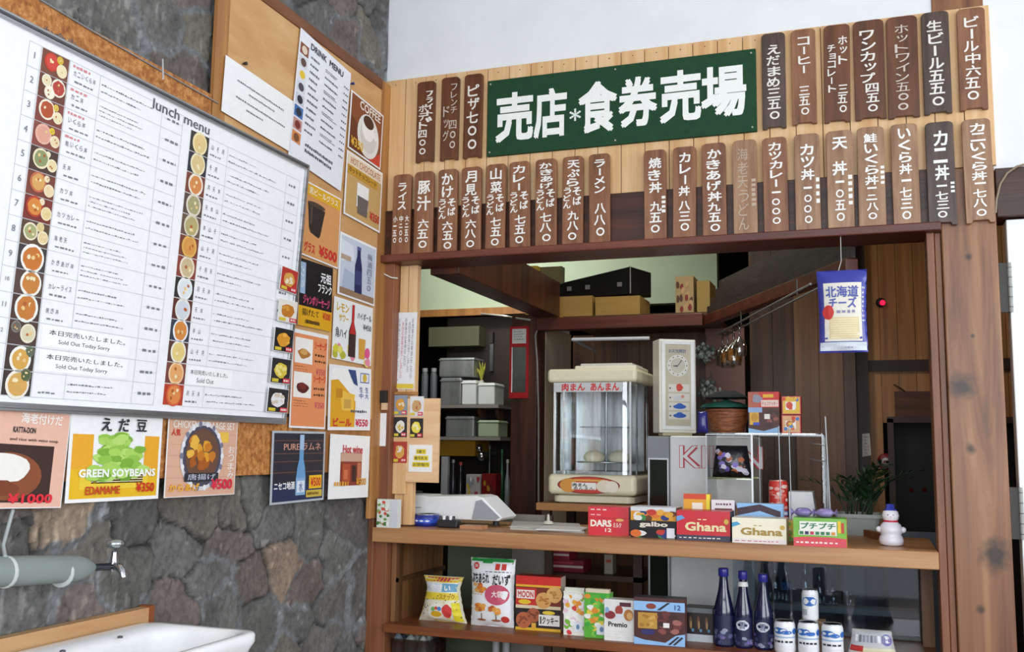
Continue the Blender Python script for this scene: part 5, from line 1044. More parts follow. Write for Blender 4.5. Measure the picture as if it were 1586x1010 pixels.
b = MB(); xx0, xx1, zq, zr = span(1222, 1268, 762, 803, .26)
b.prism([(xx0, ZC), (xx1, ZC), (xx1-.02, zr), (xx0, zr)], (0, .26, 0), (1, 0, 0), (0, 0, 1), (0, 1, 0), .12, M('#d8dadb', .4)); tag(b.build('white_case'), 'plain white case with a sloped right end at the back of the showcase', 'case', 'things in the showcase')
# wire hanging stand
t = thing('wire_stand', 'thin silver wire stand with small hooks beside the showcase', 'stand', (1.52, .30, ZC))
b = MB(); q = on_y(1287, 792, .16); b.tube([Vector((q.x, .16, ZC)), on_y(1283, 740, .16), on_y(1278, 645, .16)], .003, MET, 8); b.lathe((q.x, .16, ZC), [(.03, 0), (.03, .004), (.004, .008)], MET, 16); b.build('pole', t)
for u in (1206, 1222):
    MB().tube([Vector((on_y(u+4, 790, .16).x, .16, ZC)), on_y(u, 668, .16), on_y(u, 660, .16)], .0022, MET, 6).build('rod', t)
for v in (690, 715):
    b = MB(); e = on_y(1279, v, .16); b.tube([e, e+Vector((-.03, .02, .004)), e+Vector((-.06, .05, .01))], .0018, MET, 6); b.build('hook', t)

# ------------------------------------------------------------------ on top of the showcase
def a_choc(S):
    S.rect(0, .62, 1, 1, '#c8302c', 1); S.rect(0, .62, .36, 1, '#b05a4a', 2); S.ell(.3, .84, .16, .10, '#8a8a9a', 3, 12, .2); S.rect(.48, .86, .82, .94, '#e0b02c', 3); S.rect(.42, .64, .98, .80, '#e8c8c0', 3); S.text('チョコクッキー', .44, .66, .96, .77, '#8a2a28', 4, .02)
    S.rect(0, 0, 1, .62, '#4a2420', 1); S.rect(.04, .2, .34, .52, '#d9a83c', 2); S.ell(.2, .38, .12, .1, '#c08a2a', 3)
    for k in range(12): S.ell(random.uniform(.4, .95), random.uniform(.16, .58), .09, .06, random.choice(('#6a322c', '#8a4a40', '#3a1a18', '#5a2a26')), 3+k % 3, 8, .2)
    S.rect(.52, .34, .7, .46, '#e2dcd4', 7); S.poly([(0, 0), (1, .0), (1, .16), (.5, .05), (0, .12)], '#8ab0d8', 6); S.rect(0, .5, .45, .62, '#8aa6d0', 5); S.rect(.16, .19, .36, .26, '#3a4ab0', 6)
carton('chocolate_biscuit_box', 'red and brown chocolate biscuit box on top of the showcase', (1159, 1207, 606, 670), .24, a_choc, '#c23a30', .09, zTop, group='boxes on top of the showcase', top='#e8c8a0')
def a_mini(c1, c2):
    def f(S):
        S.rect(.05, .05, .95, .95, c1, 1); S.rect(.2, .25, .75, .7, '#f0ece8', 2); S.ell(.4, .5, .18, .2, c2, 3)
        for k in range(9): S.ell(random.uniform(.1, .9), random.uniform(.1, .9), .1, .1, random.choice(('#d84030', '#e8b83c', '#4a78c0', c2)), 3+k % 3, 8, .2)
    return f
za = span(1211, 1240, 640, 669, .23); hA = za[3]-za[2]
carton('mini_snack_box', 'lower of two small square snack boxes right of the chocolate biscuit box', (1211, 1240, 641, 669), .23, a_mini('#d8a878', '#b86a34'), '#c8302c', .06, zTop, group='boxes on top of the showcase')
carton('mini_snack_box', 'upper of two small square snack boxes right of the chocolate biscuit box', (1211, 1240, 612, 640), .23, a_mini('#e0b83c', '#d0503c'), '#c8302c', .06, zTop+hA+.0006, group='boxes on top of the showcase')
# basket with cloths
t = thing('wicker_basket', 'brown wicker basket on the showcase beside the weather clock', 'basket', (1.15, .34, zTop))
x0, x1, zb_, z1_ = span(1088, 1157, 636, 672, .26); WICK = noisy('wicker', ['#5a3018', '#8a5230', '#a86c42'], (30, 30, 160), rough=.6, bump=.5)
b = MB(); hB = z1_-zb_; cx, cy = (x0+x1)/2, .35
def ov(r, z, k=28, rx=None): return [Vector((cx+(rx or (x1-x0)/2)*r*math.cos(2*math.pi*i/k), cy+.085*r*math.sin(2*math.pi*i/k), z)) for i in range(k)]
rings = [ov(.66, zTop), ov(.72, zTop+.004)]
for i in range(1, 9): rings.append(ov(.72+.30*i/8+(.012 if i % 2 else 0), zTop+.004+(hB-.004)*i/8))
rings += [ov(.96, zTop+hB), ov(.70, zTop+.012)]
b.loft(rings, WICK, True, True); b.build('body', t)
b = MB(); b.tube(ov(1.03, zTop+hB)+[ov(1.03, zTop+hB)[0]], .005, WICK, 8, False); b.build('rim', t)
def cloth(lab, c, dz, s_, sh):
    b = MB(); n = 22; vs = []; top = []
    for lay in (0, 1):
        for j in range(n+1):
            for i in range(n+1):
                u, v = i/n*2-1, j/n*2-1; r = min(1, math.hypot(u, v)); e = max(0, 1-r*r)
                z = zTop+hB+.009+dz+(.026*e**.7 if lay else 0)+(.006*math.sin(7*u+sh)*math.cos(5*v+sh))*e+(-.008 if u < -.6 and not lay else 0)*0
                vs.append(Vector((cx-.012+sh*.004+u*(x1-x0)*.60*s_, cy+v*.10*s_, z)))
    q = [(j*(n+1)+i, j*(n+1)+i+1, (j+1)*(n+1)+i+1, (j+1)*(n+1)+i) for j in range(n) for i in range(n)]; m_ = (n+1)**2
    b.add(vs, [k[::-1] for k in q]+[tuple(m_+a for a in k) for k in q], M(c, .85), True)
    tag(b.build('folded_cloth'), lab, 'cloth', 'folded cloths in the basket')
cloth('dark green cloth folded over the rim of the wicker basket', '#12594a', 0, 1.0, 1.0); cloth('black cloth piled on the green one in the basket', '#14171c', .036, .82, 2.2)
bag('blue_packet', 'deep blue packet tucked beside the wicker basket', (1078, 1096, 640, 673), .22, lambda S: None, '#23266e', zTop, .016, 'boxes on top of the showcase', wf=lambda v: 1-.2*v)

# ------------------------------------------------------------------ sweets along the counter edge
def a_dars(S):
    S.rect(0, .60, 1, .615, '#a01c28', 1); S.text('DARS', .06, .30, .58, .54, '#f2e6d8', 3, .05); S.text('ミルク', .62, .28, .82, .46, '#f2e0d4', 3, .03); S.dashes(.06, .86, .5, .95, 1, '#f2d8d4', 2, .6, .08, .12, .1); S.dashes(.06, .68, .4, .76, 1, '#e8b0ac', 2, .6, .08, .12, .1); S.text('12', .42, .12, .58, .25, '#f2d8d0', 3, .03); S.ell(.78, .55, .1, .05, '#e8b060', 3)
carton('chocolate_box', 'bright red box with large white letters, first in the row of sweets', (911, 973, 784, 828), .02, a_dars, '#d4202f', .09, ZC, rot=.06, side='#b01a28')
def a_galbo(S):
    S.rect(0, .56, 1, .86, '#e09a2a', 1); S.rect(0, .86, 1, 1, '#d9dade', 2)
    for k in range(26): S.ell(random.uniform(.05, .95), random.choice((random.uniform(.05, .25), random.uniform(.6, .85))), .10, .09, random.choice(('#e0782c', '#3c8a4a', '#c83a30', '#2a3a7a', '#e8a840', '#e8e6e2', '#6a3a22')), 3+k % 3, 9, .2)
    S.rect(0, .28, 1, .56, '#1d1a20', 7); S.text('galbo', .20, .33, .82, .53, '#e4dccb', 9, .045); S.rect(.8, .02, .97, .34, '#e6e8ec', 10); S.ell(.12, .14, .12, .12, '#e0702c', 9)
carton('biscuit_chocolate_box', 'dark box crowded with orange and green fruit print, second in the row of sweets', (977, 1048, 786, 834), .0, a_galbo, '#1d1a20', .09, ZC, rot=-.05, top='#d8d9dd', side='#22202a')
def a_gh(c, txt, foot, lab2):
    def f(S):
        S.rect(0, 0, 1, .18, foot, 1); S.text('Ghana', .16, .32, .93, .62, txt, 3, .04); S.dashes(.4, .68, .6, .74, 1, txt, 2, .6, .05, .08); S.poly([(0, .62), (.16, .74), (.10, .84), (0, .80)], lab2, 4); S.dashes(.05, .05, .9, .13, 1, '#e8e0d8' if foot != '#e8e0de' else '#b0505a', 3, .5, .04, .08, .1); S.ell(.93, .66, .045, .09, '#d8b04a', 5, 12)
    return f
carton('chocolate_box', 'red box with gold lettering, third in the row of sweets', (1048, 1131, 792, 838), -.02, a_gh('#c81f2c', '#ecd9a8', '#3a3a52', '#6aa0d8'), '#cc1f2e', .10, ZC, rot=0, side='#2c2a3c', top='#c02030')
carton('chocolate_box', 'cream white box with gold lettering, fourth in the row of sweets', (1134, 1218, 806, 845), -.03, a_gh('#eee6cc', '#a8883a', '#e8e0de', '#4aa0d0'), '#efe8d0', .10, ZC, rot=0, side='#d8d2c0', top='#e8e2d0')
def a_stripe(S):
    S.rect(0, 0, 1, 1, '#8fbce8', 1); S.poly([(0, .86), (.5, .98), (.95, .80), (.95, .62), (.5, .80), (0, .66)], '#3a2230', 2); S.poly([(0, .5), (.5, .62), (.9, .5), (.7, .40), (.4, .48), (0, .36)], '#4a2a34', 2); S.poly([(0, .14), (.4, .22), (.6, .3), (.5, .16), (0, .02)], '#5a3440', 2); S.dashes(.76, .36, .92, .56, 2, '#3a5a9a', 3, .6, .04, .06)
carton('striped_biscuit_box', 'pale blue and brown striped box standing behind the cream white box', (1142, 1213, 785, 842), .085, a_stripe, '#8fbce8', .05, ZC, top='#b8d4ee')
def a_green(S):
    S.rect(0, 0, 1, .34, '#d84a56', 1); S.poly([(0, .3), (.5, .38), (1, .3), (1, .46), (.5, .62), (0, .5)], '#7cb83a', 2); S.rect(.12, .55, .82, .88, '#eceae2', 3); S.text('プチプチ', .14, .62, .8, .84, '#2a7a4a', 5, .035); S.rect(.10, .40, .82, .56, '#e8e4dc', 4)
    for k in range(7): S.rect(.12+.1*k, .42, .19+.1*k, .53, random.choice(('#c83050', '#2a2a5a', '#2a7a4a', '#d88a3a')), 6)
    S.rect(.84, .5, .9, .92, '#e8c02c', 4); S.rect(.91, .5, .96, .86, '#c83c2c', 5); S.dashes(.05, .08, .9, .2, 1, '#f2dcd8', 3, .6, .04, .08, .2)
carton('gum_box', 'green and pink display box at the right end of the row of sweets', (1229, 1311, 804, 848), -.05, a_green, '#6fb036', .09, ZC, rot=0, side='#d8b43a')
def a_yw(S): S.rect(0, .3, 1, .9, '#e6a42c', 1); S.rect(.32, .1, .72, .8, '#f0e6d6', 2); S.rect(0, .88, 1, 1, '#d04a2c', 2); S.rect(.86, 0, 1, 1, '#efe03a', 3)
carton('caramel_box', 'orange and white carton peeping over the red chocolate box', (1059, 1100, 769, 836), .10, a_yw, '#dd9a30', .04, ZC)
def a_wb(S): S.rect(0, .74, 1, 1, '#e2dfe2', 1); S.rect(.15, .6, .9, .78, '#6a3238', 2); S.dashes(.2, .84, .9, .94, 1, '#6a4a50', 3, .6, .05, .1)
carton('wafer_box', 'white and brown carton between the orange carton and the striped box', (1102, 1138, 778, 838), .09, a_wb, '#d6d2d6', .04, ZC)
for k, (lab, u) in enumerate((('purple wrapped sweet at the left on top of the green and pink box', 1244), ('purple wrapped sweet at the right on top of the green and pink box', 1278))):
    p = on_y(u, 796, -.0); zq = ZC+span(1229, 1311, 804, 848, -.05)[3]-span(1229, 1311, 804, 848, -.05)[2]
    b = MB(); c = Vector((p.x, -.005, zq+.0005)); rings = []
    for i in range(9):
        s_ = i/8*2-1; w_ = .006+.013*max(0, 1-abs(s_)**2.2) if abs(s_) < .75 else .004+.014*(abs(s_)-.75)/.25
        rings.append([c+Vector((s_*.036, w_*math.cos(a)*1.3, .014+(w_*.75)*math.sin(a))) for a in [2*math.pi*j/12 for j in range(12)]])
    b.loft(rings, M('#8f80b4' if k else '#7f70a8', .3), True, True); tag(b.build('wrapped_sweet'), lab, 'sweet', 'wrapped sweets on the gum box')
# snowman
p = on_z(1381, 846, ZC); t = thing('snowman_figure', 'small white snowman figure with a blue cap at the right end of the counter', 'figurine', (p.x, p.y+.02, ZC))
c = Vector((p.x, p.y+.02, ZC)); PEARL = M('#e6e4ee', .3); k = .98
b = MB(); b.lathe(c, [(.020, 0), (.034, .004), (.037, .016), (.034, .028), (.030, .034), (.034, .042), (.035, .052), (.029, .066), (.020, .074)], PEARL, 24)
for s_ in (-1, 1): b.lathe(c+Vector((s_*.036, -.005, .050)), [(.002, -.009), (.008, -.005), (.009, 0), (.008, .005), (.002, .009)], PEARL, 10)
b.build('body', t)
b = MB(); b.lathe(c, [(.016, .074), (.023, .082), (.0255, .094), (.022, .106), (.012, .112)], M('#eeedf4', .3), 22)
for s_ in (-1, 1): b.lathe(c+Vector((s_*.008, -.0235, .096)), [(.0005, -.002), (.002, 0), (.0005, .002)], '#2a2a30', 8)
b.lathe(c+Vector((0, -.026, .090)), [(.0005, -.0015), (.0018, 0), (.0005, .0015)], '#d8702c', 8); b.build('head', t)
b = MB(); b.lathe(c, [(.021, .073), (.0225, .076), (.021, .079)], '#c8304a', 20); b.build('scarf', t)
b = MB(); b.lathe(c, [(.019, .110), (.019, .113), (.013, .114), (.012, .128), (.002, .129)], '#2634a8', 18); b.build('cap', t)
# planter behind the counter end
x0, x1, zb_, z1_ = span(1296, 1366, 797, 834, .62)
t = thing('planter', 'pale grey planter with a dark leafy palm behind the right end of the counter', 'plant', ((x0+x1)/2, .70, zb_))
b = MB(); hP = z1_-zb_; cx = (x0+x1)/2
b.loft([rr(x0+.02, x1-.02, .64, .78, .02, zb_), rr(x0+.004, x1-.004, .625, .795, .022, z1_-.014), rr(x0-.004, x1+.004, .617, .803, .024, z1_-.013), rr(x0-.004, x1+.004, .617, .803, .024, z1_), rr(x0+.006, x1-.006, .627, .793, .02, z1_), rr(x0+.012, x1-.012, .633, .787, .02, z1_-.03)], M('#b9beba', .5), True, False); b.build('pot', t)
b = MB(); b.loft([rr(x0+.008, x1-.008, .629, .791, .02, z1_-.03), rr(x0+.008, x1-.008, .629, .791, .02, z1_-.012)], '#2a1d14', True); b.build('soil', t)
LEAF = noisy('palm_leaf', ['#10210f', '#1c3a1a', '#2a5226'], (40, 40, 12), rough=.45, bump=.1)
b = MB(); rnd = random.Random(3)
for k in range(15):
    a = rnd.uniform(0, 2*math.pi); sp = rnd.uniform(.08, .19); hh = rnd.uniform(.10, .24); base = Vector((cx+rnd.uniform(-.05, .05), .71+rnd.uniform(-.03, .03), z1_-.015))
    stem = [base+Vector((math.cos(a)*sp*s_**1.5, math.sin(a)*sp*.7*s_**1.5, hh*(s_-.35*s_**3)*1.35)) for s_ in [i/7 for i in range(8)]]
    b.tube(stem, [.003-.0003*i for i in range(8)], LEAF, 5)
    for i in range(2, 8):
        p_ = stem[i]; d = (stem[i]-stem[i-1]).normalized(); sd = d.cross(Vector((0, 0, 1))).normalized()
        for s_ in (-1, 1):
            L_ = .085*(1-.08*i)*rnd.uniform(.8, 1.2); q = (d*.55+sd*s_*.8+Vector((0, 0, rnd.uniform(-.1, .25)))).normalized(); n_ = q.cross(d).normalized(); w_ = q.cross(n_).normalized()*.0075
            b.add([p_, p_+q*L_*.4+w_+n_*.002, p_+q*L_, p_+q*L_*.4-w_+n_*.002, p_+q*L_*.45-n_*.001], [(0, 1, 4), (1, 2, 4), (2, 3, 4), (3, 0, 4)], LEAF)
b.build('foliage', t)
b = MB(); b.box(x0-.02, x1+.03, .60, .84, zb_-.025, zb_, '#2c1d14')
for xx in (x0-.01, x1):
    for y_ in (.61, .81): b.box(xx, xx+.02, y_, y_+.02, Z0, zb_-.025, '#2c1d14')
tag(b.build('plant_stand'), 'dark wooden stand under the grey planter', 'stand')
# ------------------------------------------------------------------ snacks on the lower shelf
def a_chips(S):
    S.rect(.0, .88, 1, .99, '#e3c42a', 1)
    for k in range(9): S.poly([(.1+.09*k, .90), (.16+.09*k, .90), (.19+.09*k, .98), (.13+.09*k, .98)], '#c8305a', 3)
    S.rect(.1, .68, .55, .86, '#d8dde4', 2); S.rect(.55, .68, .95, .86, '#6aa4c4', 2); S.text('やさい', .2, .70, .8, .84, '#f3f0ea', 5, .03); S.rect(.05, .5, .97, .66, '#e8cf3c', 2)
    for k in range(50): S.ell(random.uniform(.03, .97), random.uniform(.02, .64), .018, .016, random.choice(('#3a3a34', '#d8b82c', '#e8d04a', '#5a5a50')), 3, 6)
    S.ell(.42, .26, .20, .17, '#f4f0e4', 5); S.ell(.42, .19, .13, .07, '#e0b02c', 6); S.ell(.34, .3, .05, .05, '#7ab86a', 7, 10); S.ell(.42, .32, .04, .04, '#d8504a', 7, 10); S.ell(.5, .31, .05, .05, '#5a8ad0', 7, 10)
    S.ell(.68, .26, .12, .15, '#d8403c', 6, 14, .1); S.rect(.8, .03, .97, .45, '#e8d82a', 4); S.text('スナック', .5, .52, .9, .64, '#b0801c', 5, .03)
bag('chip_bag', 'yellow dotted snack bag with a pink heading, leftmost on the snack shelf', (640, 722, 896, 967), .06, a_chips, '#ece8d2', ZS, .035, wf=lambda v: .92-.34*v**.8+.22*max(0, v-.75)*4*.8, back='#d8c020')
def a_white(S):
    S.rect(.03, .955, .97, 1, '#2f9a4a', 2); S.poly([(.3, .93), (.97, .93), (.97, .99), (.3, .99)], '#2f9a4a', 3)
    S.circ(.16, .89, .07, '#d0342c', 4, 14); S.text('餅', .12, .865, .20, .915, '#f4e8e4', 6, .02); S.rect(.60, .84, .70, .93, '#d0302a', 4); S.rect(.74, .84, .84, .93, '#d0302a', 4); S.dashes(.38, .80, .96, .825, 1, '#4a4a50', 4, .6, .04, .08)
    S.text('ぷちあられ', .05, .64, .48, .79, '#17171a', 6, .04); S.text('だいず', .56, .62, .94, .78, '#17171a', 6, .04); S.ell(.66, .48, .28, .15, '#c8506a', 4, 22); S.text('大袋', .54, .44, .8, .54, '#f2dfe0', 6, .03)
    for cx_, cy_, n_, sp in ((.24, .57, 10, .15), (.28, .28, 12, .11), (.62, .26, 12, .11)):
        for k in range(n_): S.ell(cx_+random.uniform(-sp, sp), cy_+random.uniform(-sp*.4, sp*.4), .06, .03, random.choice(('#d87a2c', '#e89a3c', '#c0602a', '#e8b060')), 6+k % 3, 9, .2)
    for cx_ in (.30, .64): S.rect(cx_-.012, .10, cx_+.012, .2, '#7a5a3a', 5); S.ell(cx_, .10, .11, .016, '#9a5a3a', 6)
    S.ell(.84, .12, .09, .05, '#c83a34', 5); S.dashes(.05, .46, .4, .52, 2, '#c89a4a', 4, .5, .03, .06)
bag('rice_cracker_bag', 'tall white rice cracker bag with a green top and black lettering', (723, 795, 866, 972), .05, a_white, '#eef0f2', ZS, .03, back='#dfe2e6', wf=lambda v: .93+.04*v)
def a_cookie(S):
    S.rect(0, .0, 1, 1, '#7a2a1c', 1); S.rect(0, .82, 1, 1, '#d0281e', 2); S.rect(0, .80, 1, .84, '#e8b02c', 3); S.rect(0, .46, .46, .78, '#c82a22', 2); S.rect(.02, .58, .42, .74, '#f1e4de', 4); S.text('MOON', .05, .60, .40, .72, '#c83a30', 5, .03); S.ell(.2, .52, .14, .045, '#e8c02c', 4)
    S.rect(0, .40, 1, .46, '#e0cfae', 2); S.rect(0, 0, 1, .40, '#241a18', 2); S.rect(0, 0, 1, .05, '#e0b02c', 3)
    for cx_, cy_, r_, c1, c2 in ((.62, .56, .17, '#d9a25a', '#b87430'), (.86, .68, .17, '#e3b066', '#c88a40'), (.18, .18, .17, '#b8643c', '#8a4428'), (.40, .28, .15, '#a85a38', '#7a3c24')):
        S.circ(cx_, cy_, r_, c1, 5, 22, .03)
        for k in range(12): S.ell(cx_+random.uniform(-.1, .1), cy_+random.uniform(-.06, .06), .03, .018, c2, 6, 7, .3)
    S.rect(.52, .10, .98, .30, '#ece8e2', 6); S.text('クッキー', .60, .13, .95, .27, '#2a2422', 8, .03); S.rect(.55, .13, .58, .27, '#2a2422', 8); S.ell(.74, .34, .14, .035, '#e8c83c', 7); S.rect(.36, .05, .46, .14, '#e0a83c', 7)
carton('biscuit_box', 'large red and black biscuit box with round biscuits, left of the juice cartons', (799, 868, 891, 975), .06, a_cookie, '#a82820', .06, ZS, rot=.03, group='boxes on the snack shelf', side='#cdb9a8')
def a_fl(base_c, extra):
    def f(S):
        for k in range(46): S.ell(random.uniform(.08, .92), random.uniform(.05, .95), .13, .06, random.choice(extra), 2+k % 4, 9, .25)
        S.rect(.5, .08, .92, .3, '#e4e8ec', 7); S.ell(.7, .2, .08, .06, '#6a8ab0', 8); S.rect(0, .97, 1, 1, base_c, 7)
    return f
def rim_top(c):
    def f(b, O, ax, ay, h): b.prism([(0, 0), (ax.length*.94, 0), (ax.length*.94, .012), (0, .012)], O+ay*.5+ax*.03+Vector((0, 0, h)), ax.normalized(), (0, 0, 1), -ay.normalized(), ay.length*.4, c)
    return f
carton('cereal_bar_box', 'slim white box with orange flower print, right of the biscuit box', (873, 905, 918, 986), .03, a_fl('#e8e8e0', ('#e8902c', '#f4f2ea', '#d8403a', '#f4f4f0', '#7ab83c', '#f0f0ec', '#e8c8d8', '#eaa83a')), '#f0eee6', .035, ZS, rot=.02, group='boxes on the snack shelf', extra=rim_top('#d8d8c8'))
carton('cereal_bar_box', 'slim green box with orange and yellow print, second right of the biscuit box', (905, 944, 921, 991), .015, a_fl('#4ab03c', ('#5ab83c', '#e8902c', '#f4f2ea', '#eaa83a', '#7ac84a', '#e8d04a', '#3ca83a')), '#5fb53c', .05, ZS, rot=.0, group='boxes on the snack shelf', top='#c8b490', extra=rim_top('#d8cbb0'))
def a_tea(S):
    S.rect(.0, .0, 1, .45, '#eceae8', 2); S.text('Premio', .14, .34, .78, .46, '#2a2422', 5, .035); S.ell(.2, .62, .18, .10, '#8a3034', 3); S.ell(.82, .64, .16, .14, '#b8783a', 3); S.ell(.86, .62, .10, .09, '#e0b06a', 4); S.ell(.5, .74, .13, .12, '#a84438', 4); S.rect(.52, .84, .9, .94, '#5a2438', 3); S.rect(.42, .54, .6, .66, '#e0e4ea', 5); S.ell(.1, .74, .07, .07, '#8ab0d8', 4); S.dashes(.1, .06, .9, .26, 3, '#b8b6b4', 3, .2)
carton('tea_biscuit_box', 'white box with dark red print and a round lid showing behind it', (936, 982, 931, 995), -.005, a_tea, '#e8e6e4', .05, ZS, rot=.0, group='boxes on the snack shelf')
can('lidded_tub', 'small white lidded tub standing behind the white box on the snack shelf', (955, 980, 921, 975), .07, lambda S: S.rect(0, .75, 1, .92, '#b86a9a', 2), '#e4e2e0', ZS, 'tubs and cans on the snack shelf', 'tub', metal='#dcdcdc')
def a_bb(S):
    S.rect(0, 0, 1, 1, '#4a201e', 1); S.rect(.0, .72, 1, .92, '#92bdea', 2); S.ell(.34, .82, .10, .06, '#8a3a26', 4); S.poly([(.45, .74), (.52, .74), (.72, .91), (.66, .91)], '#2c2430', 4); S.text('12', .80, .76, .92, .87, '#2c4a8a', 4, .03)
    S.poly([(0, 0), (1, 0), (1, .26), (.82, .22), (.62, .06), (.2, .10), (0, .16)], '#8fbae8', 3); S.poly([(.66, .02), (.72, .02), (.9, .2), (.85, .2)], '#2c2430', 4); S.poly([(.76, .02), (.81, .02), (.97, .18), (.93, .2)], '#2c2430', 4)
    S.rect(.08, .34, .46, .68, '#c09038', 3)
    for k in range(10): S.ell(.1+random.uniform(.02, .34), .36+random.uniform(.02, .3), .05, .035, random.choice(('#a87424', '#d0a450')), 4, 8, .2)
    for k in range(12): S.ell(random.uniform(.5, .96), random.uniform(.3, .68), .09, .06, random.choice(('#6a2c2a', '#8a4440', '#3a1614', '#a0605a')), 4+k % 3, 8, .2)
    S.rect(.58, .38, .7, .48, '#ece8e6', 8); S.ell(.28, .27, .14, .06, '#2a2a6a', 6)
carton('striped_biscuit_box', 'large pale blue and brown biscuit box in front of the blue bottles', (982, 1060, 930, 1003), -.025, a_bb, '#5a2a26', .06, ZS, rot=.06, group='boxes on the snack shelf', top='#4a4e54')
def a_db(S):
    S.rect(0, 0, 1, .22, '#c4ccd2', 1); S.rect(0, .86, 1, 1, '#6a7076', 1)
    for k in range(3): S.ell(.22+.28*k, .56, .05, .2, '#6a4630', 3); S.ell(.24+.28*k, .5, .03, .12, '#b08a5a', 4); S.ell(.3+.28*k, .34, .05, .05, '#5a8ab0', 4)
carton('chocolate_display_box', 'dark brown low box between the blue-striped box and the dark blue bottles', (1060, 1104, 942, 994), .09, a_db, '#241715', .08, ZS, group='boxes on the snack shelf', side='#33302f')
# blue bottles
def bottle(label, u0, u1, vt, first):
    x0, x1, zb, z1 = span(u0, u1, vt, 1006, .03); r = (x1-x0)/2; c = Vector(((x0+x1)/2, .03+r, ZS)); h = z1-zb
    t = thing('blue_bottle', label, 'bottle', c, 'dark blue bottles on the snack shelf')
    BL = noisy('cobalt_glass', ['#0b1030', '#101842'], (6, 6, 6), rough=.08, bump=0, coat=.5)
    b = MB(); b.lathe(c, [(r*.9, 0), (r, .006), (r, h*.40), (r*.96, h*.48), (r*.74, h*.60), (r*.52, h*.72), (r*.42, h*.84), (r*.40, h*.90)], BL, 28); b.build('body', t)
    b = MB()
    def f(u, v, l): a = -math.pi/2+(u-.5)*math.pi*.95; return c+Vector(((r+l)*math.cos(a), (r+l)*math.sin(a), h*.03+v*h*.37))
    S = Sheet(b, f, r*2.98, h*.37); S.sub = 14
    S.rect(.0, 0, 1, 1, '#1a2044', 1)
    if not first: S.ell(.5, .74, .24, .18, '#c9ced8', 4, 20, .05); S.text('雪', .40, .62, .60, .86, '#3a4470', 8, .02)
    for k in range(14): S.ell(random.uniform(.1, .9), random.uniform(.05, .5), .09, .07, random.choice(('#3a4068', '#8a90a8', '#242a50', '#6a5a9a', '#4a5078')), 3+k % 3, 8, .25)
    b.build('label', t)
    b = MB(); b.lathe(c, [(r*.47, h*.895), (r*.50, h*.90), (r*.50, h*.985), (r*.46, h), (.001, h)], M('#2c2c8c', .3), 22)
    for k in range(0): pass
    b.build('cap', t)
    if first is None: 
        b = MB(); b.lathe(c, [(r*.60, h*.80), (r*.50, h*.86)], '#d8d8d4', 20, False); b.build('neck_band', t)
bottle('dark blue bottle with a plain body, nearest the striped biscuit box', 1103, 1135, 885, True)
bottle('dark blue bottle with a white tag on its neck, middle of the three', 1135, 1164, 887, None)
bottle('dark blue bottle right next to the white and blue cans', 1166, 1196, 889, False)
def a_can(S):
    S.rect(0, .62, 1, .94, '#e2e6ea', 1); S.ell(.35, .78, .24, .13, '#2c68b8', 3, 18, .1); S.ell(.58, .72, .16, .08, '#2c68b8', 3, 14, .1); S.ell(.86, .76, .1, .12, '#2c68b8', 3, 14, .1); S.rect(.1, .50, .9, .56, '#9ab4d4', 2); S.dashes(.2, .30, .8, .40, 1, '#23262c', 4, .9, .05, .12, .1); S.rect(.0, .02, 1, .2, '#dfe1e4', 1)
for lab, px in (('white and blue can right beside the dark blue bottles', (1198, 1231, 966, 1016)), ('white and blue can, middle of the three on the snack shelf', (1235, 1268, 967, 1018)), ('white and blue can beside the flat plastic pack', (1272, 1306, 970, 1021))):
    can('drink_can', lab, px, .0, a_can, '#e9ebee', ZS, 'white and blue cans')
def a_can2(S): S.rect(0, .5, 1, .96, '#e6e9ec', 1); S.ell(.5, .68, .3, .2, '#2a66ba', 3, 18, .08); S.rect(.14, .1, .4, .34, '#b0b4ba', 3)
cz = span(1241, 1267, 914, 962, .07)
can('drink_can', 'white and blue can raised on a small block behind the row of cans', (1241, 1267, 914, 962), .07, a_can2, '#eceef0', cz[2], 'white and blue cans')
b = MB(); b.box(cz[0]-.004, cz[1]+.02, .066, .13, ZS, cz[2], '#8a6a4a'); tag(b.build('riser_block'), 'small wooden block carrying the raised can', 'block')
def a_pack(S):
    S.rect(.02, .5, .98, .95, '#b9bcc4', 1)
    for k in range(9): S.rect(.1+.09*k, .6, .16+.09*k, .84, random.choice(('#8a8e98', '#e2e4e8', '#6a6e78')), 3)
    S.rect(.02, .26, .3, .46, '#b8302c', 4); S.rect(.3, .02, .98, .4, '#d8d2b4', 3); S.ell(.85, .7, .12, .2, '#6a64a8', 4)
bag('plastic_pack', 'flat clear plastic pack with grey print and a red corner, right of the cans', (1310, 1392, 974, 1018), .02, a_pack, '#c4c4c0', ZS, .03, wf=lambda v: 1-.25*v)
# glassware behind the display glass
t0 = None
for k, (lab, u, v0, v1, r_) in enumerate((('clear bottle right behind the third blue bottle', 1201, 872, 940, .020), ('clear bottle with a blue patch behind the glass', 1219, 876, 940, .020), ('clear bottle behind the raised can', 1248, 872, 940, .019), ('clear bottle right of the raised can', 1270, 884, 940, .018), ('small clear glass behind the right of the cans', 1291, 910, 940, .014), ('small clear glass at the right end behind the display pane', 1317, 915, 940, .014))):
    c = on_y((u), 930, .55); h = on_y(u, v0, .55).z-.9155; c = Vector((max(c.x, 1.335), .55, .9155))
    t = thing('glass_bottle', lab, 'bottle', c, 'clear glassware behind the display glass')
    b = MB(); b.lathe(c, [(r_*.9, 0), (r_, .005), (r_, h*.5), (r_*.55, h*.68), (r_*.42, h*.94), (r_*.5, h)], glass('bottle_glass', '#e6eef0', .12), 18, False); b.build('body', t)
    if k == 1: b = MB(); b.lathe(c, [(r_*1.02, h*.36), (r_*1.03, h*.5), (r_*.9, h*.56)], '#2f5f9a', 18, False); b.build('label', t)
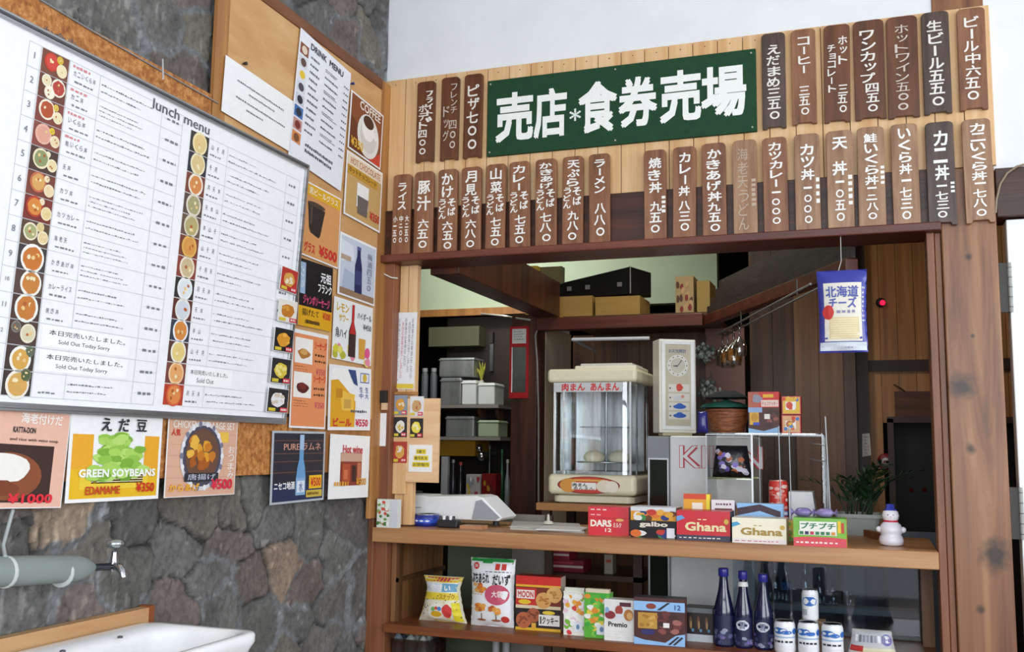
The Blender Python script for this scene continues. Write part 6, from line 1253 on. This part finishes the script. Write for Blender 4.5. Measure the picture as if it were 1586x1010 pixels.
# clear tub of bags under the snack shelf
t = thing('plastic_tub', 'clear plastic tub of pale crumpled bags under the left end of the snack shelf', 'tub', (.2, .12, .6655))
p0 = on_y(598, 985, .04); x0, x1 = p0.x, p0.x+.17
b = MB(); b.loft([rr(x0+.01, x1-.01, .04, .20, .02, .666), rr(x0, x1, .03, .21, .02, .775), rr(x0-.006, x1+.006, .024, .216, .022, .777)], glass('tub_plastic', '#b4bcc0', .25, .15), False, True); b.build('wall', t)
b = MB(); b.loft([rr(x0+.011, x1-.011, .041, .199, .02, .6665), rr(x0+.011, x1-.011, .041, .199, .02, .670)], '#9aa2a6', True); b.build('base', t)
b = MB()
for k in range(9):
    c = Vector((x0+.035+.05*(k % 3), .07+.045*(k//3), .675+random.uniform(0, .01))); b.lathe(c, [(.006, 0), (.026*random.uniform(.8, 1.1), .02), (.03*random.uniform(.7, 1.), .06), (.018, .088), (.004, .10+random.uniform(-.01, .015))], random.choice(('#b9c4bc', '#8a9aa4', '#d4d8d0', '#6a7a8a')), 9, smooth=False)
o = b.build('crumpled_bags', t); o['kind'] = 'stuff'
for u, lab in ((768, 'left steel canister under the snack shelf'), (784, 'right steel canister under the snack shelf')):
    c = on_y(u, 1000, .30); b = MB(); b.lathe((c.x, .30, .6655), [(.014, 0), (.015, .10), (.011, .108), (.011, .118)], '#a4a6a8', 14); tag(b.build('steel_canister'), lab, 'canister', 'steel canisters under the snack shelf')

# ------------------------------------------------------------------ left end of the hatch: notice, picture board, switch, strip
def a_not(S):
    for k, (u, c) in enumerate(((.84, '#8a8c94'), (.70, '#8a8c94'), (.54, '#7a7c86'), (.40, '#d07a94'), (.24, '#9a9ca4'))): S.vtext('本日の営業は終了しました' if k % 2 else 'お食事のお客様はこちら', u-.05, .14+.08*(k % 3), u+.05, .93-.05*(k % 2), c, 3, .0)
    S.rect(.02, .01, .98, .07, '#e0c63c', 3); S.dashes(.06, .1, .3, .14, 1, '#8a8c94', 3, .6, .03, .06)
def wallsheet(name, label, px, y, art, bg, cat, group=None, th=.0015):
    tl, tr, br, bl = [on_y(u, v, y) for u, v in px]; Rv = ((tr-tl)+(br-bl))/2; Uv = ((tl-bl)+(tr-br))/2; Rv = Rv-Uv*(Rv.dot(Uv)/Uv.length_squared); O = (tl+tr+br+bl)/4-Rv/2-Uv/2
    b = MB(); b.prism([(0, 0), (Rv.length, 0), (Rv.length, Uv.length), (0, Uv.length)], O+Vector((0, th, 0)), Rv.normalized(), Uv.normalized(), Rv.cross(Uv).normalized(), th, bg)
    art(Sheet.flat(b, O, Rv, Uv)); return tag(b.build(name), label, cat, group)
wallsheet('hanging_notice', 'long white notice of vertical lettering on the pine strip beside the left post', [(611, 480), (647, 488), (640, 605), (607, 601)], .026, a_not, '#e9eaec', 'notice')
t = thing('picture_board', 'pale pine board with five small food photos and a yellow sign', 'board', (.2, .05, 1.18))
yq = .012
a0 = on_y(604, 612, yq); a1 = on_y(683, 617, yq); a2 = on_y(675, 748, yq); a3 = on_y(629, 742, yq)
b = MB(); b.box(on_y(601, 690, yq).x, on_y(629, 690, yq).x, yq, yq+.015, on_y(612, 765, yq).z, a0.z, PINE); b.build('side_strip', t, bevel=.001)
b = MB(); pts = [(on_y(606, 605, yq).x, a0.z+.012), (on_y(645, 608, yq).x, a0.z+.012), (on_y(645, 614, yq).x, a0.z), (a1.x, a1.z), (a2.x, a2.z), (a3.x, a3.z)]
PINE_L = noisy('pale_board', ['#d6a878', '#e4bd90', '#eccaa0'], (2, 26, 26), rough=.5, bump=.03)
bx0, bx1, bz0, bz1 = on_y(629, 690, yq).x+.0005, (a1.x+a2.x)/2, a2.z, a1.z
b.box(bx0, bx1, yq-.001, yq+.014, bz0, bz1, PINE_L); b.build('panel', t, bevel=.001)
b = MB(); b.box(on_y(604, 610, yq).x, on_y(645, 610, yq).x, yq-.004, yq+.018, a0.z+.001, a0.z+.012, PINE_D); b.build('top_rail', t, bevel=.001)
for (u0, u1, v0, v1, bg, c1, c2) in ((610, 631, 612, 643, '#8a96a4', '#d89a3c', '#e8d8b8'), (635, 656, 614, 645, '#dfe0e2', '#c8a06a', '#b8442c'), (610, 630, 646, 677, '#26242a', '#e8e4d8', '#d8b83c'), (635, 655, 648, 678, '#1e1c20', '#e8d84a', '#efe8b0'), (609, 630, 684, 717, '#b03a30', '#d9a24c', '#e8e0d0')):
    x0, x1, zb_, z1_ = span(u0, u1, v0, v1, yq-.003); b = MB(); b.box(x0, x1, yq-.0022, yq-.0012, zb_, z1_, bg); snack(bg, c1, c2)(Sheet.flat(b, (x0, yq-.0022, zb_), (x1-x0, 0, 0), (0, 0, z1_-zb_))); b.build('food_photo', t)
x0, x1, zb_, z1_ = span(633, 669, 689, 731, yq-.003); b = MB(); b.box(x0, x1, yq-.0022, yq-.0012, zb_, z1_, '#eeeeec'); S = Sheet.flat(b, (x0, yq-.0022, zb_), (x1-x0, 0, 0), (0, 0, z1_-zb_))
for k, (u0, u1, v) in enumerate(((.32, .74, .66), (.22, .84, .42), (.16, .90, .18))): S.rect(u0, v, u1, v+.18, '#e8d02c', 2); S.text(('5番で', '番号札を', 'お受取り')[k], u0+.03, v+.03, u1-.03, v+.15, '#3a3a34', 4, .02)
b.build('yellow_sign', t)
b = MB(); x0, x1, zb_, z1_ = span(586, 598, 640, 691, -.021); b.box(x0, x1, -.023, -.0205, zb_, z1_, '#eef0f2'); tag(b.build('thermometer_strip'), 'narrow white strip fixed upright on the left post', 'strip')
t = thing('wall_switch', 'small black and beige switch box on the left post', 'switch', (.05, -.03, on_y(597, 628, -.025).z))
x0, x1, zb_, z1_ = span(590, 600, 605, 624, -.025); MB().box(x0, x1, -.035, -.0205, zb_, z1_, '#1c1b1c').build('body', t, bevel=.001)
_, _, zc_, _ = span(592, 600, 624, 635, -.025); MB().box(x0+.006, x1, -.032, -.0205, zc_, zb_-.0005, '#d8b890').build('rocker', t)
b = MB(); b.tube([on_y(585, 412, -.026), on_y(594, 424, -.026), on_y(606, 430, -.026), on_y(616, 431, -.02)], .0028, '#d8d6d0', 8); tag(b.build('cable'), 'short pale cable curving across the top of the left post', 'cable')
b = MB(); b.tube([on_y(579, 632, -.024), on_y(577, 640, -.026), on_y(581, 648, -.026), on_y(577, 656, -.026), on_y(576, 668, -.023)], .003, '#6a6460', 8); tag(b.build('cable'), 'small dark cable coil on the left post beside the beer poster', 'cable')

# ------------------------------------------------------------------ hanging snack bag under the lintel
def a_hang(S):
    S.rect(.12, .13, .90, .84, '#e2ddd0', 2); S.text('北海道', .16, .66, .84, .80, '#4a54a8', 5, .03); S.text('チーズ', .22, .53, .80, .66, '#4a54a8', 5, .03); S.ell(.2, .48, .12, .09, '#c8302c', 6, 14, .05); S.dashes(.38, .46, .86, .51, 1, '#8a84a8', 5, .8, .05, .1)
    S.rect(.22, .16, .84, .42, '#d9c796', 3)
    for k in range(9): S.rect(.24, .17+.027*k, .82, .185+.027*k, '#e6d8b0', 4)
    S.rect(.02, .02, .98, .12, '#d3dbe4', 2); S.dashes(.91, .35, .97, .8, 8, '#c8cce8', 4, .5, .02, .04)
yH = -.085
hb = span(1265, 1345, 417, 545, yH)
o = bag('hanging_snack_bag', 'blue and cream snack bag hanging from the lintel on the right', (1265, 1345, 417, 545), yH, a_hang, '#3a3f9c', hb[2], .022, group='things hanging in the hatch', wf=lambda v: .95+.04*v)
o['category'] = 'snack bag'
b = MB(); cx_ = (hb[0]+hb[1])/2; b.tube([(cx_-.01, yH+.024, hb[3]-.004), (cx_, yH+.026, hb[3]+.03), (cx_, -.045, 2.1415)], .0012, '#c8c8c4', 6); k_ = b.build('hanging_string', o)

# ------------------------------------------------------------------ partition post: red framed mirror, cables
t = thing('framed_mirror', 'narrow red-framed mirror with a white panel at its head on the dark post', 'mirror', (.08, 1.40, 1.75)); yM = 1.414
x0, x1, zb_, z1_ = span(790, 819, 506, 617, yM); REDF = M('#b81c26', .35)
zd_ = on_y(805, 536, yM).z; ze_ = on_y(805, 608, yM).z
b = MB(); b.box(x0, x0+.012, yM-.01, yM+.004, zb_, z1_, REDF); b.box(x1-.012, x1, yM-.01, yM+.004, zb_, z1_, REDF); b.box(x0+.012, x1-.012, yM-.01, yM+.004, z1_-.012, z1_, REDF); b.box(x0+.012, x1-.012, yM-.01, yM+.004, zd_-.005, zd_+.012, REDF); b.box(x0+.012, x1-.012, yM-.01, yM+.004, zb_, ze_, REDF); b.build('frame', t)
b = MB(); b.box(x0+.012, x1-.012, yM-.004, yM+.002, ze_, zd_-.005, M('#c8ccd0', .03, 1.0)); b.build('mirror_glass', t)
b = MB(); b.box(x0+.012, x1-.012, yM-.005, yM+.002, zd_+.012, z1_-.012, '#e2e2dc'); S = Sheet.flat(b, (x0+.012, yM-.005, zd_+.012), (x1-x0-.024, 0, 0), (0, 0, z1_-zd_-.024)); S.dashes(.12, .2, .9, .9, 4, '#6a6a68', 2, .35, .06, .14, .3); b.build('head_panel', t)
b = MB(); b.tube([(.152, 1.44, 2.10), on_y(836, 500, 1.41), on_y(829, 520, 1.41), on_y(832, 560, 1.412), on_y(834, 640, 1.414), on_y(834, 790, 1.414)], .005, '#8f8a84', 8); tag(b.build('cable'), 'grey cable running down the edge of the dark post', 'cable')
b = MB(); b.tube([on_y(745, 486, 2.40), on_y(780, 489, 2.0), on_y(800, 493, 1.40), on_y(822, 496, 1.40)], .005, '#b4b0a8', 8); tag(b.build('cable'), 'pale cable strung along the top of the kitchen opening', 'cable')

# ------------------------------------------------------------------ loft: cartons and the black case
for lab, px in (('left long cardboard carton under the black case', (852, 917, 459, 487)), ('right long cardboard carton under the black case', (922, 991, 459, 484))):
    x0, x1, zb_, z1_ = span(*px, 1.5); t = thing('cardboard_carton', lab, 'carton', ((x0+x1)/2, 1.62, 2.1305), 'cartons on the loft shelf')
    b = MB(); b.box(x0, x1, 1.5, 1.74, 2.1305, z1_, noisy('cardboard', ['#a8823c', '#b8924c'], (5, 5, 30), rough=.7, bump=.03)); b.build('body', t)
    b = MB(); b.box(x0+.01, x1-.01, 1.60, 1.64, z1_, z1_+.0012, '#c8b080'); b.build('tape', t); zCt = max(zCt, z1_) if 'zCt' in globals() else z1_
t = thing('instrument_case', 'long black case with silver edges lying on the cartons in the loft', 'case', (.5, 1.62, zCt))
zCt += .002
xA, xB, xC = on_y(867, 440, 1.62).x, on_y(977, 440, 1.52).x, on_y(1005, 440, 1.60).x; BLK = M('#0f0f11', .45)
zl = zCt+.085; zr = on_y(977, 413, 1.52).z
b = MB(); q = [Vector((xA, 1.60, 0)), Vector((xB, 1.51, 0)), Vector((xC, 1.66, 0)), Vector((xA+.06, 1.74, 0))]; hs = [zl, zr, zr-.01, zl]
vs = [Vector((p.x, p.y, zCt)) for p in q]+[Vector((p.x, p.y, h)) for p, h in zip(q, hs)]
b.add(vs, [(0, 3, 2, 1), (4, 5, 6, 7), (0, 1, 5, 4), (1, 2, 6, 5), (2, 3, 7, 6), (3, 0, 4, 7)], BLK); b.build('shell', t, bevel=.004)
b = MB()
for k in (0, 1): b.tube([vs[k]+Vector((0, -.003, .002)), vs[k+4]+Vector((0, -.003, 0))], .004, M('#c0c2c6', .25, .8), 8)
b.build('edge_strip', t)
dC = (vs[1]-vs[0])
b = MB()
for f_ in (.16, .42, .86): c = vs[0]+dC*f_+Vector((0, -.004, .05)); b.box(c.x-.012, c.x+.012, c.y-.006, c.y, c.z-.01, c.z+.012, M('#a8aaae', .3, .7))
b.build('latch', t)
def a_fl2(S):
    for k in range(14): S.ell(random.uniform(.1, .9), random.uniform(.1, .9), .1, .1, random.choice(('#8a2c24', '#5a3a24', '#c8a070')), 2+k % 3, 8, .2)
for lab, px, art, c in (('cardboard carton with red flower print standing in the loft', (1046, 1074, 404, 462), a_fl2, '#b49a6a'), ('plain tan carton right of the flower-printed one in the loft', (1079, 1099, 402, 452), lambda S: None, '#a88c4a')):
    carton('cardboard_carton', lab, px, 1.52, art, c, .2, 2.1305, group='cartons on the loft shelf')
b = MB(); x0, x1, zb_, z1_ = span(815, 832, 412, 452, 1.75); b.box(x0, x1, 1.75, 1.80, 2.1305, z1_, '#d8bc3a'); tag(b.build('yellow_board'), 'yellow upright board at the left in the loft', 'board')
b = MB(); x0, x1, zb_, z1_ = span(834, 868, 412, 470, 1.78); b.box(x0, x1, 1.80, 1.86, 2.1305, z1_, '#6a6440'); tag(b.build('olive_board'), 'olive upright board beside the yellow one in the loft', 'board')
b = MB(); p, q = on_y(887, 526, 1.38), on_y(1006, 524, 1.38); b.tube([p, q], .009, '#d8dade', 10); b.tube([p, on_y(922, 544, 1.75)], .008, '#c4c6ca', 10); tag(b.build('curtain_rod'), 'white rod with an angled arm above the bun steamer', 'rod')

# ------------------------------------------------------------------ glasses hanging from the rack, dried flowers
zr_ = 2.0
P0, P1 = on_z(1140, 508, zr_), on_z(1270, 440, zr_)
rk = thing('glass_rack', 'metal stemware rails under the slanting beam of the hatch', 'rack', P0)
sd = (P1-P0).normalized(); pr = Vector((sd.y, -sd.x, 0))
for k in (0, 1):
    o_ = pr*(.05*k-.02); MB().tube([P0-sd*.30+o_, P1+o_], .004, M('#b4b6b8', .3, .8), 8).build('rail', rk)
b = MB()
for f_ in (.1, .8): c = P0.lerp(P1, f_)+pr*.005; b.tube([c, c+Vector((0, 0, 2.055-zr_))], .003, '#5a5650', 6)
b.build('bracket', rk)
GW = glass('wine_glass', '#e2e8e8', .10); AM = M('#c8803a', .15)
def wineglass(lab, u, v, s_, amber=False):
    c = P0+sd*u+Vector((0, 0, .004)); t = thing('stem_glass', lab, 'glass', c, 'stem glasses hanging upside down')
    pr_ = [(.034, 0), (.030, .003), (.006, -.008), (.004, -.05), (.008, -.062), (.028, -.082), (.036, -.108), (.034, -.140), (.031, -.158)]
    b = MB(); b.lathe(c, [(r*s_, h*s_) for r, h in pr_], GW, 20, False); b.build('body', t)
    if amber: b = MB(); b.lathe(c, [(.026*s_, -.086*s_), (.0335*s_, -.108*s_), (.032*s_, -.136*s_)], AM, 20, False); b.build('amber_band', t)
for lab, u, v, s_, am in (('upside-down stem glass nearest the weather clock', -.27, 0, .95, False), ('amber-tinted stem glass hanging at the left of the pair', -.17, 0, 1.05, True), ('amber-tinted stem glass hanging at the right of the pair', -.05, 0, 1.05, True), ('clear stem glass farthest right on the rack', .06, 0, .85, False)): wineglass(lab, u, v, s_, am)
def drybunch(lab, u, v, r_, n_, y):
    c = on_y(u, v, y); b = MB(); rnd = random.Random(int(u))
    for k in range(n_):
        d = Vector((rnd.gauss(0, 1), rnd.gauss(0, 1), rnd.gauss(0, 1))).normalized()*r_*rnd.uniform(.3, 1); s_ = r_*rnd.uniform(.14, .26); b.lathe(c+d, [(.001, -s_), (s_*.8, -s_*.4), (s_*.9, .2*s_), (.001, s_)], random.choice(('#8a968c', '#a4aea4', '#6a766c', '#c8d0cc')), 7)
    b.tube([c, c+Vector((0, .04, r_*1.6))], .003, '#5a5a4a', 6); tag(b.build('dried_flowers'), lab, 'flowers', 'dried flower clusters')
drybunch('grey-green dried flower cluster, upper one right of the weather clock', 1092, 545, .055, 60, 1.75); drybunch('grey-green dried flower cluster, lower one behind the wicker basket', 1100, 605, .060, 60, 1.75)

# ------------------------------------------------------------------ kitchen on the left
yK = 2.25; STEEL = noisy('kitchen_steel', ['#8e9294', '#aeb2b4', '#c8cccd'], (12, 12, 3), rough=.35, metal=.7, bump=.03)
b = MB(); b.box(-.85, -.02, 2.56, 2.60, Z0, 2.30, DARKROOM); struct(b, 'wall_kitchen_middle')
def kshelf(lab, u0, u1, v, br):
    p, q = on_y(u0, v, yK), on_y(u1, v, yK); t = thing('kitchen_shelf', lab, 'shelf', ((p.x+q.x)/2, yK+.15, p.z-.02), 'kitchen shelves')
    b = MB(); b.box(p.x, q.x, yK, 2.559, p.z-.02, p.z, '#8a8480'); b.build('board', t)
    if br:
        for u in (722, 750):
            c = on_y(u, v, yK+.02).x; b = MB(); b.prism([(0, .02), (.10, .118), (.10, .139), (0, .139)], (c, 2.558, p.z-.16), (0, -1, 0), (0, 0, 1), (1, 0, 0), .02, '#8a6248'); b.build('bracket', t)
    return p.z
k1 = kshelf('upper kitchen shelf of steel containers with two wooden brackets', 655, 772, 627, True)
k2 = kshelf('lower kitchen shelf with steel and pale green containers', 655, 775, 676, False)
def kbox(lab, u0, u1, vt, vb, z, c=STEEL, d=.165, name='steel_container', grp='containers on the kitchen shelves', y=None):
    y = y or yK+.02; x0, x1, zb_, z1_ = span(u0, u1, vt, vb, y); h = z1_-zb_; b = MB(); b.rbox(x0, x1, y, y+d, z+.0005, z+h, c, .008); b.rbox(x0-.004, x1+.004, y-.004, y+d+.004, z+h*.86, z+h*.92, c, .003); tag(b.build(name), lab, 'container', grp); return z+h
BR = M('#d8dcdc', .3)
z_ = kbox('wide steel container at the bottom of the stack on the upper kitchen shelf', 682, 714, 585, 627, k1)
kbox('steel container on top of the stack on the upper kitchen shelf', 680, 734, 556, 586, z_+.004)
kbox('bright square container right of the stack on the upper kitchen shelf', 715, 737, 589, 627, k1, BR); kbox('bright square container at the right end of the upper kitchen shelf', 740, 766, 593, 627, k1, BR)
kbox('steel container at the left of the lower kitchen shelf', 690, 734, 644, 676, k2); kbox('pale green container at the right of the lower kitchen shelf', 740, 772, 650, 676, k2, '#a4b49a')
for lab, u, r_ in (('tall glass jar at the left of the upper kitchen shelf', 657, .022), ('tall glass jar beside the steel container stack', 671, .022)):
    c = on_y(u, 627, yK+.06); h = on_y(u, 570, yK+.06).z-on_y(u, 627, yK+.06).z; t = thing('glass_jar', lab, 'jar', (c.x, yK+.06, k1), 'glass jars in the kitchen')
    b = MB(); b.lathe((c.x, yK+.06, k1+.0005), [(r_, 0), (r_, h*.8), (r_*.7, h*.9)], '#5a6066', 16); b.build('body', t); b = MB(); b.lathe((c.x, yK+.06, k1+h*.9+.001), [(r_*.8, 0), (r_*.8, h*.1)], '#9a9ea0', 16); b.build('lid', t)
p = on_y(741, 592, yK+.05); b = MB(); rnd = random.Random(4)
b.lathe((p.x, yK+.10, k1+.135), [(.012, 0), (.012, .02)], '#c8c8c0', 10)
for k in range(12): s_ = Vector((p.x, yK+.10, k1+.15)); e = s_+Vector((rnd.uniform(-.035, .02), rnd.uniform(-.03, .03), rnd.uniform(.05, .13))); b.tube([s_, s_.lerp(e, .6)+Vector((.004, 0, .01)), e], [.002, .006, .001], '#a8a83a', 6)
tag(b.build('leaf_sprig'), 'yellow-green leaf sprig standing on the kitchen shelf', 'plant')
# kitchen worktop and what stands on it
zk = on_y(730, 795, 2.1).z-.02
t = thing('kitchen_worktop', 'dark kitchen worktop along the back of the kitchen', 'worktop', (-.4, 2.2, Z0))
MB().box(-.9, .0, 1.98, 2.555, zk-.03, zk, '#5a5c5e').build('worktop_slab', t); MB().box(-.88, -.0, 2.02, 2.55, Z0, zk-.0305, '#231c18').build('cabinet_body', t)
b = MB(); x0, x1, zb_, z1_ = span(655, 730, 679, 706, 2.24); b.box(x0, x1, 2.30, 2.55, zb_, min(z1_, k2-.022), '#b8861c'); tag(b.build('yellow_crate'), 'mustard yellow crate hung under the lower kitchen shelf', 'crate')
b = MB(); x0, x1, zb_, z1_ = span(683, 693, 706, 790, 2.28); b.box(x0, x1, 2.28, 2.31, zk+.0005, zb_*0+z1_-.004, '#aeb0b4'); tag(b.build('shelf_support'), 'pale upright post below the yellow crate', 'post')
for lab, u0, u1, vt, c, tp in (('dark bottle at the left on the kitchen worktop', 695, 704, 712, '#2c2c34', '#8a8c94'), ('dark bottle with a red top on the kitchen worktop', 706, 716, 716, '#201e24', '#a83038'), ('black bottle below the switch in the kitchen', 752, 760, 690, '#141416', '#3a3a3c'), ('dark green bottle beside the dark post', 772, 779, 696, '#1c4a2c', '#2a6a3c'), ('clear grey bottle hard against the dark post', 780, 788, 712, '#8a9090', '#c8cccc')):
    x0, x1, zb_, z1_ = span(u0, u1, vt, 790, 2.24); r_ = (x1-x0)/2; h = z1_-zk; c_ = Vector(((x0+x1)/2, 2.26, zk+.0005)); t = thing('bottle', lab, 'bottle', c_, 'bottles on the kitchen worktop')
    b = MB(); b.lathe(c_, [(r_*.9, 0), (r_, .006), (r_, h*.6), (r_*.45, h*.76), (r_*.4, h*.94)], M(c, .15), 16); b.build('body', t); b = MB(); b.lathe(c_, [(r_*.5, h*.94), (r_*.5, h)], M(tp, .3), 14); b.build('cap', t)
def a_wrap(c2):
    def f(S):
        for k in range(16): S.ell(random.uniform(.1, .9), random.uniform(.1, .9), .12, .08, random.choice(c2), 2+k % 3, 8, .3)
    return f
carton('printed_pack', 'white pack with red and yellow print on the kitchen worktop', (722, 744, 720, 786), 2.06, a_wrap(('#b83a4a', '#d8c03c', '#e8e2e0', '#9aa0a4')), '#c4bfbc', .08, zk+.0005, group='packs on the kitchen worktop')
carton('printed_pack', 'dark red pack beside the white one on the kitchen worktop', (746, 768, 720, 788), 2.06, a_wrap(('#7a1a22', '#b8862c', '#6a141c')), '#84161e', .08, zk+.0005, group='packs on the kitchen worktop')
b = MB()
c = on_y(744, 702, 2.3)
for v, r_ in ((694, .024), (707, .030)): q = on_y(742+(v-694)*.3, v, 2.3); b.lathe(q, [(.001, -r_), (r_*.7, -r_*.7), (r_, 0), (r_*.7, r_*.7), (.001, r_)], M('#d4d6d8', .1, 1.), 16)
b.box(c.x-.004, c.x+.004, 2.30, 2.555, c.z-.01, c.z+.01, '#6a6c6e'); tag(b.build('kitchen_tap'), 'shiny chrome round fitting below the kitchen shelves', 'tap')
b = MB(); x0, x1, zb_, z1_ = span(770, 788, 666, 690, 2.2); b.box(x0, x1, 2.52, 2.559, zb_, z1_, '#b4b2ac'); tag(b.build('switch_box'), 'pale grey switch box on the kitchen wall beside the dark post', 'switch')
b = MB(); x0, x1, zb_, z1_ = span(755, 760, 531, 574, 2.5); b.box(x0, x1, 2.54, 2.558, zb_, z1_, M('#9a9ca0', .2, .8)); b.box(x0, x1, 2.53, 2.5585, z1_, z1_+.07, '#2a2624'); tag(b.build('kitchen_knife'), 'upright knife hanging on the dark kitchen wall', 'knife')
b = MB(); x0, x1, zb_, z1_ = span(664, 742, 506, 536, 2.45); b.box(x0, x1, 2.45, 2.558, zb_, z1_, '#5a5c46'); tag(b.build('range_hood'), 'dull olive hood panel under the green wall of the kitchen', 'hood')

# ------------------------------------------------------------------ right-hand room
t = thing('alarm_lamp', 'black wall device with a glowing red lamp on the pine wall', 'lamp', on_y(1364, 468, 2.2))
c = on_y(1364, 469, 2.199); b = MB(); b.lathe(c, [(.024, 0), (.024, -.015), (.018, -.02)], '#141213', 16, axis='y'); b.build('housing', t)
rm = bpy.data.materials.new('red_glow'); rm.use_nodes = True; pb = rm.node_tree.nodes['Principled BSDF']; pb.inputs['Base Color'].default_value = lin('#e0183c'); pb.inputs['Emission Color'].default_value = lin('#ff1f4a'); pb.inputs['Emission Strength'].default_value = 1.5
b = MB(); c2 = on_y(1367, 469, 2.175); b.lathe(c2, [(.013, .008), (.014, -.004), (.008, -.012), (.001, -.014)], rm, 14, axis='y'); b.build('lamp_dome', t)
t = thing('round_sign', 'round red-ringed sign beside the dark doorway', 'sign', on_y(1372, 715, 2.19)); c = on_y(1372, 715, 2.199)
b = MB(); b.lathe(c, [(.042, 0), (.042, -.010), (.025, -.014), (.001, -.014)], M('#8a1c28', .4), 28, axis='y'); b.build('ring', t); b = MB(); b.lathe(c+Vector((0, -.0142, 0)), [(.020, 0), (.020, -.002), (.001, -.002)], '#d8d4d0', 20, axis='y'); b.box(c.x-.012, c.x+.012, c.y-.0175, c.y-.0162, c.z-.006, c.z+.006, '#8a2c34'); b.build('face', t)
b = MB(); x0, x1, zb_, z1_ = span(1335, 1349, 671, 708, 2.13); b.prism([(x0, zb_), (x1, zb_+.01), (x1-.005, z1_), (x0+.003, z1_-.004)], (0, 2.138, 0), (1, 0, 0), (0, 0, 1), (0, -1, 0), .006, '#c4bdb8'); S = Sheet.flat(b, (x0, 2.1319, zb_), (x1-x0, 0, 0), (0, 0, z1_-zb_)); S.dashes(.3, .1, .8, .9, 6, '#9a6a74', 2, .4, .15, .3); tag(b.build('wall_tag'), 'curled white tag on the dark red post in the back room', 'tag')
b = MB(); x0, x1, zb_, z1_ = span(1386, 1436, 606, 646, 2.17); b.box(x0, x1+.04, 2.178, 2.199, zb_, z1_, noisy('plaque_wood', ['#4a2a18', '#6a3e24'], (3, 20, 30), bump=.1)); tag(b.build('wooden_plaque'), 'brown wooden plaque above the dark doorway', 'plaque')
b = MB(); p = on_y(1385, 596, 2.185); b.tube([p, p+Vector((.03, -.02, -.02)), p+Vector((.06, .004, -.045))], .005, '#4a3020', 8); tag(b.build('coat_hook'), 'small dark hook above the wooden plaque', 'hook')
for lab, u in (('small red lamp deep in the dark doorway, left one', 1411), ('small red lamp deep in the dark doorway, right one', 1432)):
    c = on_y(u, 759, 2.745); b = MB(); b.lathe(c, [(.012, 0), (.012, -.006), (.001, -.008)], M('#8a2018', .3), 14, axis='y'); tag(b.build('indicator'), lab, 'lamp', 'red lamps in the doorway')
